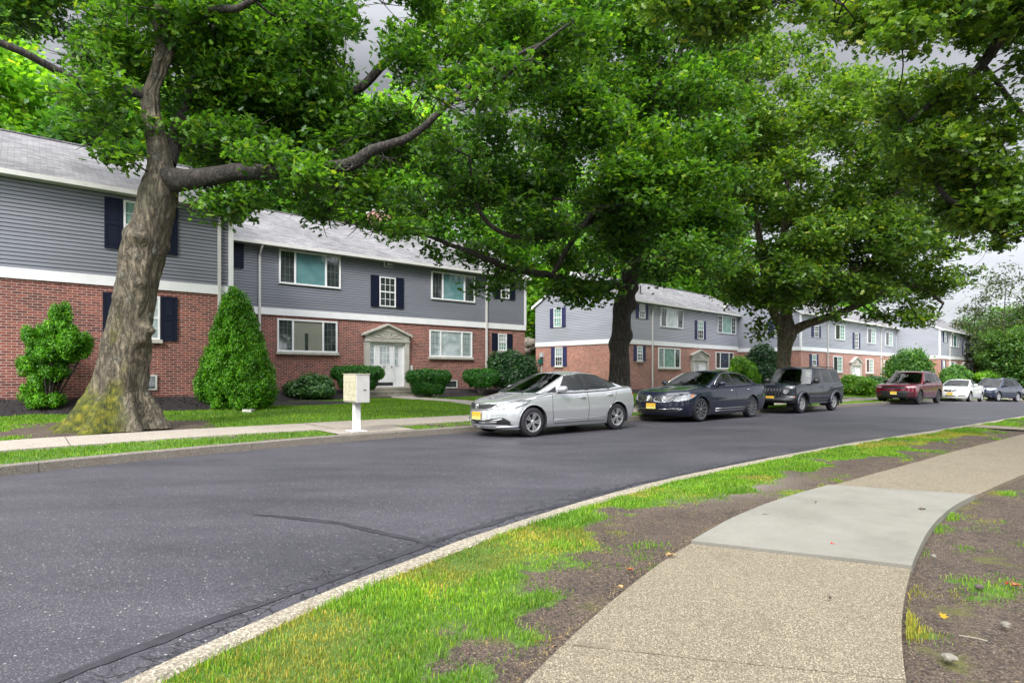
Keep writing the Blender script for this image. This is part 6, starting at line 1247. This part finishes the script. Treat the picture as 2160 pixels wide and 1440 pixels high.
        # rim ring
        for r0, r1, d0, d1 in ((rr + .002, rr - .022, .004, -.006), (rr - .022, rr - .03, -.006, -.07)):
            for i in range(n_):
                t, u = 2 * math.pi * i / n_, 2 * math.pi * (i + 1) / n_; f = lambda r_, d, t: s.pt(wx + r_ * math.cos(t), yc + sg * d, wr + r_ * math.sin(t)); m.quad([f(r0, d0, t), f(r0, d0, u), f(r1, d1, u), f(r1, d1, t)])
        for k in range(ns):
            t = 2 * math.pi * k / ns + .3 + (S.get('pair', 0) * (.5 if k % 2 else -.5) if S.get('pair') else 0); ct, st_ = math.cos(t), math.sin(t)
            def f(r_, e, d): return s.pt(wx + r_ * ct - e * st_, yc + sg * d, wr + r_ * st_ + e * ct)
            a0, a1 = sw; P8 = [f(.05, -a0, -.012), f(.05, a0, -.012), f(rr - .02, a1, -.004), f(rr - .02, -a1, -.004)]; P9 = [f(.05, -a0, -.05), f(.05, a0, -.05), f(rr - .02, a1, -.04), f(rr - .02, -a1, -.04)]
            m.quad(P8); m.quad([P8[0], P8[3], P9[3], P9[0]]); m.quad([P8[1], P8[2], P9[2], P9[1]])
        for i in range(16):
            t, u = 2 * math.pi * i / 16, 2 * math.pi * (i + 1) / 16; f = lambda r_, d, t: s.pt(wx + r_ * math.cos(t), yc + sg * d, wr + r_ * math.sin(t)); m.quad([f(.055, -.012, t), f(.055, -.012, u), f(.03, .002, u), f(.03, .002, t)]); m.quad([f(.03, .002, t), f(.03, .002, u), f(.0, .003, u), f(.0, .003, t)])
        m.build('rim', M[S['rimmat']], ty, fix=False)
        m = MB(); pts = [s.pt(wx + (rr - .01) * math.cos(t), yc - sg * .075, wr + (rr - .01) * math.sin(t)) for t in np.linspace(0, 2 * math.pi, 33)[:-1]]; m.quad(pts); m.build('backing_disc', M['dark'], ty, fix=False)  # added near-black backing disc that darkens the gaps between spokes
    def bar(s, name, pts, r, mat, parent=None, seg=6, o=.006):
        m = MB(); m.tube([s.front(y, z, o) for y, z in pts], r, seg); return m.build(name, M[mat], parent or s.o, smooth=True)
    def sbar(s, name, pts, r, mat, o=.004, both=True):
        for sd in ((-1, 1) if both else (-1,)):
            m = MB(); P_ = []
            for (p_, r_) in zip(pts[:-1], pts[1:]):
                for t in np.linspace(0, 1, 6): P_.append(s.side(p_[0] + (r_[0] - p_[0]) * t, p_[1] + (r_[1] - p_[1]) * t, o, sd))
            m.tube(P_, r, 6); m.build(name, M[mat], s.o, smooth=True)
PROF = [(0, .92), (.10, .965), (.22, .985), (.45, 1.0), (.62, .992), (.80, .965), (.93, .925), (1, .89)]
def sedan(**k):
    d = dict(hi=1.5, L=4.55, W=1.755, wx=(.90, 3.57), wr=.322, rim=.212, spokes=10, spw=(.012, .020), pair=.28, rimmat='alloy', paint='silver', crown=.06, sweepF=.50, sweepR=.34, prof=PROF,
             bot=[(0, .19), (.5, .17), (.9, .19), (3.6, .19), (4.1, .22), (4.55, .30)], top=[(0, .66), (.10, .715), (.35, .80), (.8, .895), (1.15, .965), (1.4, .985), (2.2, .985), (3.3, 1.02), (3.8, 1.07), (4.2, 1.085), (4.45, 1.07), (4.55, 1.02)],
             plan=[(0, .80), (.25, .90), (.55, .965), (.95, 1), (3.4, 1), (3.9, .985), (4.3, .95), (4.55, .88)], nose=[(.15, .12), (.24, .04), (.36, .0), (.52, .01), (.66, .05), (.74, .10), (.8, .16)], tail=[(.25, .12), (.4, .03), (.6, .0), (.85, .03), (1.1, .08)],
             gA=(.98, .95), gB=(2.05, 1.405), gC=(3.05, 1.40), gD=(4.02, 1.06), gw=(.905, .64), roof=[(1.6, 1.36), (2.0, 1.41), (2.4, 1.437), (2.8, 1.43), (3.2, 1.39), (3.6, 1.30)], belt=[(.9, .96), (1.5, .965), (2.2, .975), (3.3, 1.01), (3.8, 1.06), (4.2, 1.08)],
             glass=[('front_door_window', [(1.60, .985), (1.78, .985), (1.80, 1.10), (2.02, 1.33), (2.50, 1.375), (2.52, .99), (1.78, .985)]), ('rear_door_window', [(2.62, .995), (3.28, 1.02), (3.30, 1.33), (2.95, 1.365), (2.61, 1.375)]), ('quarter_window', [(3.34, 1.025), (3.66, 1.06), (3.55, 1.18), (3.34, 1.31)])],
             pillar=[[(2.50, .985), (2.64, .985), (2.64, 1.39), (2.49, 1.39)], [(3.27, 1.0), (3.36, 1.0), (3.36, 1.33), (3.27, 1.34)], [(1.34, .95), (1.62, .95), (1.66, 1.09)]],
             seams=[[(1.47, .30), (1.43, .60), (1.47, .93)], [(2.55, .27), (2.57, .6), (2.56, .95)], [(3.55, .95), (3.50, .80), (3.20, .45), (3.12, .27)], [(1.50, .27), (3.12, .27)], [(1.0, .86), (1.45, .93)]], handles=[(2.38, .83), (3.30, .87)], mirror=(1.72, 1.03), plate=(-.02, .46),
             feat=[], extra=lambda c: None); d.update(k); return d
def lamp_rim(c, F_, S_):
    for sd in (-1, 1):
        m = MB(); m.tube([Vector(c.front(sd * y, z, .004)) for y, z in F_] + [Vector(c.side(x, z, .004, sd)) for x, z in S_], .010, 5); m.build('lamp_surround', M['black_plastic'], c.o, smooth=True)
def x_civic(c):
    lamp_rim(c, [(.62, .615), (.50, .60), (.47, .66), (.52, .715), (.70, .775)], [(.60, .80), (.84, .80), (.70, .715), (.42, .64)])
    g = c.bar('grille_surround', [(-.46, .70), (-.40, .63), (-.28, .595), (0, .585), (.28, .595), (.40, .63), (.46, .70)], .018, 'chrome', seg=8); c.bar('grille_surround', [(-.44, .725), (0, .735), (.44, .725)], .008, 'chrome')
    for z in (.64, .68): c.bar('grille_bar', [(-.34 - (z - .62) * .8, z), (0, z), (.34 + (z - .62) * .8, z)], .004, 'black_plastic')
    m = MB(); C_ = lambda y, z: Vector(c.front(0, .665, .028)) + Vector((0, y, z)); pts = [C_(y, z) for y, z in ((-.045, .05), (.045, .05), (.052, .03), (.036, -.045), (.018, -.052), (-.018, -.052), (-.036, -.045), (-.052, .03), (-.045, .05))]; m.tube(pts, .006, 6)
    m.tube([C_(-.028, .045), C_(-.018, .0), (C_(-.026, -.045))], .007, 6); m.tube([C_(.028, .045), C_(.018, .0), C_(.026, -.045)], .007, 6); m.tube([C_(-.018, 0), C_(.018, 0)], .006, 6); m.build('badge', M['chrome'], c.o, smooth=True)
    c.bar('bumper_trim', [(.26, .345), (.45, .37), (.60, .40)], .013, 'chrome', seg=8); c.bar('bumper_trim', [(-.26, .345), (-.45, .37), (-.60, .40)], .013, 'chrome', seg=8); c.bar('bumper_trim', [(-.5, .335), (-.2, .315), (.2, .315), (.5, .335)], .012, 'silver', seg=8)
    c.bar('bumper_lip', [(-.80, .245), (-.5, .225), (0, .215), (.5, .225), (.80, .245)], .020, 'silver', seg=8, o=.002)
    c.sbar('sill_crease', [(1.50, .345), (3.15, .34)], .006, 'silver', .002)
civic = sedan(hi=2.2, feat=[('grille', 'dark', 'F', [(-.1, .595), (.28, .605), (.40, .64), (.46, .705), (.30, .728), (-.1, .735)]), ('headlight', 'lamp', 'F', [(.47, .66), (.50, .60), (.62, .61), (.84, .68), (.84, .80), (.70, .775), (.52, .715)]), ('headlight', 'lamp', 'S', [(.20, .60), (.42, .64), (.70, .715), (.86, .80), (.60, .80), (.2, .76)]), ('turn_signal', 'amber', 'S', [(.40, .655), (.50, .675), (.58, .79), (.47, .785)]),
                    ('lower_intake', 'black_plastic', 'F', [(-.1, .275), (.35, .285), (.72, .27), (.70, .37), (.62, .43), (.40, .41), (.25, .365), (-.1, .355)]), ('taillight', 'redlens', 'S', [(4.12, .86), (4.5, .74), (4.5, 1.0), (4.18, 1.02)]), ('taillight', 'redlens', 'R', [(.45, .80), (.9, .76), (.9, 1.0), (.5, .98)])], extra=x_civic)
Car(civic, (1121, 923.3), (1298, 907.6), 'silver sedan nearest us, parked right of the white mailbox')
def x_lincoln(c):
    for sg in (-1, 1):
        for z in np.linspace(.60, .72, 7): c.bar('grille_bar', [(sg * .09, z), (sg * .30, z + .012), (sg * (.50 + (z - .6)), z + .02)], .004, 'chrome')
        c.bar('grille_surround', [(sg * .07, .73), (sg * .09, .60), (sg * .30, .575), (sg * .52, .60), (sg * .68, .73), (sg * .35, .765), (sg * .07, .745)], .010, 'chrome')
        c.bar('fog_light_trim', [(sg * .62, .30), (sg * .80, .40), (sg * .70, .40), (sg * .60, .33)], .008, 'chrome')
    m = MB(); p = Vector(c.front(0, .67, .02)); m.box(p.x - .01, p.x + .01, -.025, .025, p.z - .08, p.z + .08); m.build('badge', M['chrome'], c.o, bevel=.004); c.bar('bumper_trim', [(-.66, .40), (-.3, .375), (.3, .375), (.66, .40)], .012, 'chrome')
    for z in (.30, .335): c.bar('grille_bar', [(-.5, z), (0, z), (.5, z)], .006, 'metal_dark')
    c.sbar('sill_trim', [(1.75, .36), (3.65, .37)], .014, 'chrome', .006); c.sbar('sill_trim', [(1.75, .29), (3.65, .30)], .010, 'chrome', .006)
    for sd in (-1, 1):
        m = MB(); P_ = [Vector(c.pt(x, sd * (float(c.Wg(np.array(x), np.array(f))) + .006), z)) for x, z, f in ((1.85, 1.10, .02), (2.1, 1.26, .45), (2.45, 1.43, .85), (2.9, 1.475, .92), (3.4, 1.465, .92), (3.85, 1.39, .8), (4.1, 1.25, .5), (4.2, 1.14, .1))]; m.tube(P_, .012, 6); m.build('window_trim', M['chrome'], c.o, smooth=True)
lin = sedan(hi=2.0, L=5.22, W=1.93, wx=(1.05, 3.92), wr=.350, rim=.262, spokes=10, spw=(.018, .040), pair=0, rimmat='alloy_grey', sideglass='car_glass', paint='navyblack', sweepF=.42, sweepR=.34, mirror_mat='navyblack', handle='chrome',
            bot=[(0, .20), (.6, .18), (4.0, .19), (5.2, .30)], top=[(0, .80), (.12, .86), (.5, .95), (1.0, 1.02), (1.5, 1.07), (2.4, 1.07), (3.6, 1.10), (4.2, 1.14), (4.9, 1.14), (5.22, 1.05)], plan=[(0, .82), (.25, .92), (.6, .975), (1.0, 1), (4.0, 1), (4.6, .98), (5.22, .88)],
            nose=[(.18, .12), (.28, .04), (.45, .0), (.65, .02), (.78, .07), (.9, .14)], tail=[(.3, .12), (.5, .03), (.8, 0), (1.1, .08)], gA=(1.48, 1.05), gB=(2.45, 1.50), gC=(3.55, 1.51), gD=(4.55, 1.14), gw=(.90, .63), roof=[(2.0, 1.46), (2.45, 1.52), (2.9, 1.558), (3.4, 1.55), (3.8, 1.49), (4.2, 1.37)], belt=[(1.4, 1.04), (2.4, 1.05), (3.6, 1.08), (4.3, 1.13), (4.6, 1.14)],
            glass=[('front_door_window', [(1.98, 1.07), (2.88, 1.08), (2.88, 1.49), (2.55, 1.475), (2.2, 1.30)]), ('rear_door_window', [(2.98, 1.08), (3.72, 1.10), (3.70, 1.44), (3.4, 1.49), (2.97, 1.50)]), ('quarter_window', [(3.78, 1.11), (4.18, 1.15), (4.02, 1.32), (3.77, 1.42)])], pillar=[[(2.86, 1.06), (3.0, 1.06), (3.0, 1.52), (2.86, 1.52)], [(3.70, 1.08), (3.80, 1.08), (3.8, 1.45), (3.70, 1.46)]],
            seams=[[(1.72, .32), (1.68, .7), (1.75, 1.02)], [(2.92, .27), (2.94, .7), (2.92, 1.04)], [(4.05, 1.05), (3.95, .85), (3.6, .48), (3.52, .27)]], handles=[(2.72, .90), (3.72, .93)], mirror=(2.02, 1.12), plate=(-.0, .46), extra=x_lincoln,
            feat=[('grille', 'metal_dark', 'F', [(.06, .585), (.50, .605), (.66, .73), (.35, .765), (.06, .75)]), ('headlight', 'lamp', 'F', [(.60, .62), (.70, .60), (.93, .66), (.93, .80), (.70, .765)]), ('headlight', 'lamp', 'S', [(.25, .64), (.55, .68), (.85, .80), (.55, .82), (.25, .78)]), ('turn_signal', 'amber', 'S', [(.55, .72), (.66, .75), (.72, .80), (.6, .80)]), ('lower_intake', 'black_plastic', 'F', [(-.1, .27), (.55, .28), (.72, .36), (.66, .40), (-.1, .37)]), ('taillight', 'redlens', 'S', [(4.85, .85), (5.2, .80), (5.2, 1.08), (4.9, 1.10)])])
Car(lin, (1474.8, 890.5), (1583, 880.7), 'black sedan with chrome sills, between the silver sedan and the boxy off-road car')
SUVP = [(0, .93), (.12, .97), (.3, .99), (.5, 1.0), (.8, .985), (.95, .955), (1, .93)]
def x_jeep(c):
    for y in np.linspace(-.39, .39, 8): m = MB(); p0 = Vector(c.front(y, .66, .01)); p1 = Vector(c.front(y, .93, .01)); m.tube([p0, p1], .020, 6); m.build('grille_bar', M['blackgrey'], c.o, smooth=True)
    for sg in (-1, 1):
        m = MB(); p = Vector(c.front(sg * .58, .82, .0)); m.tube([p + Vector((.03, 0, 0)), p - Vector((.02, 0, 0))], .098, 20); m.build('headlight', M['lamp'], c.o); m = MB(); m.tube([p + Vector((-.022, .1 * math.cos(t), .1 * math.sin(t))) for t in np.linspace(0, 2 * math.pi, 20)], .010, 5); m.build('headlight_ring', M['metal_dark'], c.o)
        for wx in c.S['wx']:
            Ra = c.S['wr'] + .075; pts = [Vector(c.pt(wx + Ra * 1.04 * math.cos(t) * (1.0 if abs(math.cos(t)) < .7 else 1.02), sg * (float(c.Wh(np.array(wx), np.array(.8))) + .018), c.S['wr'] + Ra * math.sin(t))) for t in np.linspace(-.15, math.pi + .15, 18)]; m = MB(); m.tube(pts, .052, 8); m.build('fender_flare', M['flare'], c.o, smooth=True)
        m = MB(); m.tube([c.pt(2.0, sg * c.Wm * .60, 1.76), c.pt(2.2, sg * c.Wm * .60, 1.80), c.pt(4.0, sg * c.Wm * .60, 1.79), c.pt(4.15, sg * c.Wm * .60, 1.75)], .018, 6); m.build('roof_rail', M['black_plastic'], c.o, smooth=True)
    c.sbar('side_moulding', [(1.42, .62), (3.12, .62)], .030, 'flare', .006); c.sbar('side_step', [(1.42, .36), (3.10, .36)], .028, 'flare', .010); c.bar('bumper', [(-.84, .50), (-.5, .50), (0, .50), (.5, .50), (.84, .50)], .07, 'black_plastic', seg=8, o=.0)
M['flare'] = paint('grey_flare', (.04, .043, .055), .1, .4, .3)
jeep = sedan(hi=1.8, L=4.49, W=1.84, wx=(.86, 3.55), wr=.365, rim=.225, spokes=5, spw=(.040, .055), pair=0, rimmat='alloy', sideglass='tint_glass', paint='blackgrey', crown=.03, sweepF=.16, sweepR=.10, prof=SUVP, gap=.07, mirror_mat='black_plastic', mh=.10, handle='black_plastic',
             bot=[(0, .40), (.5, .36), (1.0, .34), (3.6, .36), (4.49, .42)], top=[(0, 1.02), (.1, 1.06), (.6, 1.10), (1.25, 1.14), (1.5, 1.14), (4.3, 1.15), (4.49, 1.13)], plan=[(0, .92), (.2, .95), (.6, .97), (4.0, .98), (4.49, .95)], nose=[(.3, .10), (.42, .02), (.6, .03), (.62, .08), (.95, .10), (1.05, .14)], tail=[(.4, .04), (.6, 0), (1.2, .03)],
             gA=(1.40, 1.11), gB=(1.80, 1.71), gC=(4.26, 1.71), gD=(4.42, 1.12), gw=(.935, .76), gtaper=.04, roof=[(1.7, 1.72), (2.2, 1.775), (3.2, 1.785), (4.0, 1.765), (4.3, 1.74)], belt=[(1.2, 1.10), (4.5, 1.12)],
             glass=[('front_door_window', [(1.72, 1.15), (2.42, 1.15), (2.42, 1.66), (1.98, 1.65)]), ('rear_door_window', [(2.55, 1.15), (3.30, 1.15), (3.18, 1.65), (2.55, 1.65)]), ('cargo_window', [(3.42, 1.16), (4.20, 1.17), (4.12, 1.64), (3.34, 1.65)])], pillar=[], seams=[[(1.40, .45), (1.40, 1.08)], [(2.48, .42), (2.48, 1.10)], [(3.36, 1.10), (3.30, .85), (3.12, .60), (3.08, .42)]], handles=[(2.32, .98), (3.18, .98)], mirror=(1.72, 1.22), plate=(-.05, .56), extra=x_jeep,
             feat=[('grille', 'dark', 'F', [(-.1, .65), (.42, .65), (.42, .94), (-.1, .94)]), ('lower_bumper', 'black_plastic', 'F', [(-.1, .38), (.95, .38), (.95, .60), (-.1, .60)]), ('turn_signal', 'amber', 'S', [(.16, .60), (.25, .60), (.25, .74), (.16, .74)]), ('taillight', 'redlens', 'S', [(4.34, .80), (4.5, .80), (4.5, 1.10), (4.34, 1.10)])])
Car(jeep, (1689, 872.6), (1760.6, 866.6), 'charcoal boxy off-road car with round headlights and slotted grille, third in the row')
def x_gc(c):
    for k in range(7): y = -.45 + k * .15; m = MB(); P_ = [Vector(c.front(y + a, z, .012)) for a, z in ((-.055, .93), (.055, .93), (.055, .84), (-.055, .84), (-.055, .93))]; m.tube(P_, .007, 5); m.build('grille_bar', M['metal_dark'], c.o)
    c.bar('bumper_trim', [(-.7, .50), (0, .48), (.7, .50)], .02, 'black_plastic'); c.sbar('sill_trim', [(1.4, .38), (3.45, .38)], .035, 'flare', .004)
    for sg in (-1, 1): m = MB(); m.tube([c.pt(2.1, sg * c.Wm * .64, 1.76), c.pt(2.4, sg * c.Wm * .64, 1.81), c.pt(4.2, sg * c.Wm * .64, 1.80), c.pt(4.5, sg * c.Wm * .64, 1.74)], .016, 6); m.build('roof_rail', M['chrome'], c.o, smooth=True)
gc = sedan(L=4.95, W=1.97, wx=(.92, 3.88), wr=.385, rim=.27, spokes=10, spw=(.02, .03), pair=.25, rimmat='alloy_dark', sideglass='tint_glass', paint='maroon', crown=.03, sweepF=.22, sweepR=.2, prof=SUVP, gap=.06, mirror_mat='black_plastic', mh=.085,
           bot=[(0, .34), (.5, .28), (4.2, .30), (4.95, .40)], top=[(0, 1.0), (.12, 1.04), (.6, 1.09), (1.3, 1.14), (4.7, 1.18), (4.95, 1.14)], plan=[(0, .92), (.25, .96), (.7, .99), (4.4, .99), (4.95, .92)], nose=[(.28, .12), (.4, .03), (.6, .0), (.8, .02), (.95, .04), (1.05, .10)], tail=[(.4, .05), (.7, 0), (1.2, .06)],
           gA=(1.30, 1.11), gB=(2.05, 1.70), gC=(4.35, 1.68), gD=(4.80, 1.16), gw=(.93, .72), gtaper=.05, roof=[(1.95, 1.73), (2.4, 1.79), (3.4, 1.80), (4.2, 1.75), (4.5, 1.70)], belt=[(1.2, 1.10), (3.0, 1.13), (4.8, 1.18)],
           glass=[('front_door_window', [(1.78, 1.16), (2.68, 1.16), (2.68, 1.68), (2.28, 1.66)]), ('rear_door_window', [(2.78, 1.17), (3.62, 1.18), (3.58, 1.67), (2.78, 1.68)]), ('cargo_window', [(3.72, 1.19), (4.52, 1.24), (4.28, 1.62), (3.68, 1.66)])], pillar=[[(2.66, 1.14), (2.8, 1.14), (2.8, 1.70), (2.66, 1.70)]], seams=[[(1.48, .42), (1.46, 1.1)], [(2.73, .4), (2.73, 1.12)], [(3.68, 1.14), (3.62, .9), (3.42, .62), (3.38, .42)]], handles=[(2.52, 1.0), (3.50, 1.02)], mirror=(1.90, 1.22), plate=(-.0, .60), extra=x_gc,
           feat=[('grille', 'black_plastic', 'F', [(-.1, .83), (.55, .83), (.55, .945), (-.1, .95)]), ('headlight', 'lamp', 'F', [(.60, .885), (.93, .89), (.93, .94), (.60, .935)]), ('headlight', 'lamp', 'S', [(.15, .89), (.4, .90), (.45, .94), (.15, .94)]), ('lower_intake', 'black_plastic', 'F', [(-.1, .42), (.60, .42), (.70, .70), (.55, .72), (-.1, .72)]), ('lower_bumper', 'black_plastic', 'F', [(-.1, .30), (.98, .30), (.98, .42), (-.1, .42)]), ('fog_light_housing', 'black_plastic', 'F', [(.70, .50), (.9, .50), (.86, .62), (.72, .62)]), ('taillight', 'redlens', 'S', [(4.65, 1.0), (4.95, 1.0), (4.95, 1.14), (4.65, 1.14)])])
Car(gc, (1938.5, 853.3), (1977.8, 850.4), 'maroon sport utility car with silver roof rails, fourth in the row')
def x_g37(c):
    c.bar('grille_surround', [(-.38, .66), (-.28, .735), (0, .75), (.28, .735), (.38, .66), (.25, .60), (0, .585), (-.25, .60), (-.38, .66)], .014, 'chrome')
    for z in (.63, .665, .70): c.bar('grille_bar', [(-.3, z), (0, z), (.3, z)], .006, 'chrome')
    m = MB(); p = Vector(c.front(0, .67, .02)); m.tube([p + Vector((0, .07 * math.cos(t), .035 * math.sin(t))) for t in np.linspace(0, 6.283, 16)], .007, 5); m.build('badge', M['chrome'], c.o)
g37 = sedan(L=4.75, W=1.80, wx=(.86, 3.71), paint='whitepaint', crown=.05, spokes=5, spw=(.03, .045), pair=0, extra=x_g37, plate=(0, .46),
            feat=[('grille', 'metal_dark', 'F', [(-.1, .59), (.25, .605), (.37, .66), (.27, .73), (-.1, .745)]), ('headlight', 'lamp', 'F', [(.50, .63), (.62, .61), (.86, .66), (.86, .76), (.66, .75)]), ('headlight', 'lamp', 'S', [(.2, .64), (.5, .68), (.72, .77), (.5, .78), (.2, .75)]), ('lower_intake', 'black_plastic', 'F', [(.40, .32), (.72, .34), (.72, .40), (.40, .38)]), ('lower_intake', 'black_plastic', 'F', [(-.1, .31), (.28, .31), (.28, .37), (-.1, .37)]), ('taillight', 'redlens', 'S', [(4.4, .86), (4.75, .80), (4.75, 1.02), (4.45, 1.04)])])
pf = Vector((28.4, 36.8, 0)); d = Vector((math.sin(R(49.5)), math.cos(R(49.5)), 0)); Car(g37, None, None, 'white sedan parked behind the maroon car, fifth in the row', loc=(pf, pf + d * 2.9))
def x_kia(c):
    for sg in (-1, 1): m = MB(); m.tube([c.pt(1.9, sg * c.Wm * .64, 1.64), c.pt(2.3, sg * c.Wm * .64, 1.71), c.pt(4.0, sg * c.Wm * .64, 1.69), c.pt(4.3, sg * c.Wm * .64, 1.62)], .014, 6); m.build('roof_rail', M['chrome'], c.o, smooth=True)
    c.bar('grille_surround', [(-.42, .92), (-.38, .80), (0, .78), (.38, .80), (.42, .92), (0, .94), (-.42, .92)], .014, 'chrome'); c.bar('bumper_trim', [(-.75, .36), (0, .33), (.75, .36)], .014, 'chrome')
def kia(pt_): return sedan(L=4.80, W=1.89, wx=(.92, 3.70), wr=.355, rim=.245, spokes=5, spw=(.04, .055), pair=0, rimmat='alloy', paint=pt_, crown=.04, sweepF=.32, sweepR=.25, prof=SUVP, mirror_mat='black_plastic', mh=.08,
           bot=[(0, .30), (.5, .25), (4.2, .27), (4.8, .38)], top=[(0, .90), (.12, .95), (.6, 1.02), (1.2, 1.08), (4.6, 1.14), (4.8, 1.10)], plan=[(0, .88), (.25, .94), (.7, .985), (4.3, .98), (4.8, .90)], nose=[(.25, .12), (.38, .03), (.6, .0), (.8, .03), (.95, .10)], tail=[(.4, .05), (.7, 0), (1.2, .08)],
           gA=(1.15, 1.05), gB=(2.0, 1.60), gC=(4.1, 1.58), gD=(4.66, 1.12), gw=(.92, .68), gtaper=.08, roof=[(1.9, 1.63), (2.4, 1.69), (3.2, 1.69), (4.0, 1.64), (4.4, 1.56)], belt=[(1.1, 1.05), (3.0, 1.08), (4.7, 1.14)],
           glass=[('front_door_window', [(1.70, 1.10), (2.58, 1.11), (2.58, 1.58), (2.2, 1.55)]), ('rear_door_window', [(2.68, 1.11), (3.48, 1.13), (3.44, 1.57), (2.68, 1.58)]), ('cargo_window', [(3.58, 1.14), (4.30, 1.20), (4.05, 1.48), (3.56, 1.55)])], pillar=[[(2.56, 1.09), (2.7, 1.09), (2.7, 1.6), (2.56, 1.6)]], seams=[[(1.42, .4), (1.40, 1.04)], [(2.63, .38), (2.63, 1.07)], [(3.52, 1.08), (3.46, .85), (3.26, .55), (3.22, .38)]], handles=[(2.42, .95), (3.36, .97)], mirror=(1.82, 1.15), plate=None, extra=x_kia,
           feat=[('grille', 'black_plastic', 'F', [(-.1, .79), (.38, .80), (.42, .92), (-.1, .94)]), ('headlight', 'lamp', 'F', [(.46, .84), (.90, .82), (.90, .94), (.50, .93)]), ('headlight', 'lamp', 'S', [(.15, .82), (.5, .86), (.75, .96), (.2, .95)]), ('lower_intake', 'black_plastic', 'F', [(-.1, .42), (.55, .42), (.62, .60), (-.1, .62)]), ('taillight', 'redlens', 'S', [(4.45, .92), (4.8, .92), (4.8, 1.08), (4.45, 1.08)])])
pf = Vector((34.6, 42.2, 0)); d = Vector((math.sin(R(62)), math.cos(R(62)), 0)); Car(kia('bluepaint'), None, None, 'dark blue crossover parked sixth in the row, near the right edge', loc=(pf, pf + d * 2.85))
pf = Vector((40.3, 44.3, 0)); d = Vector((math.sin(R(70)), math.cos(R(70)), 0)); Car(kia('silver'), None, None, 'pale car cut off by the right edge of the picture, last in the row', loc=(pf, pf + d * 2.85))
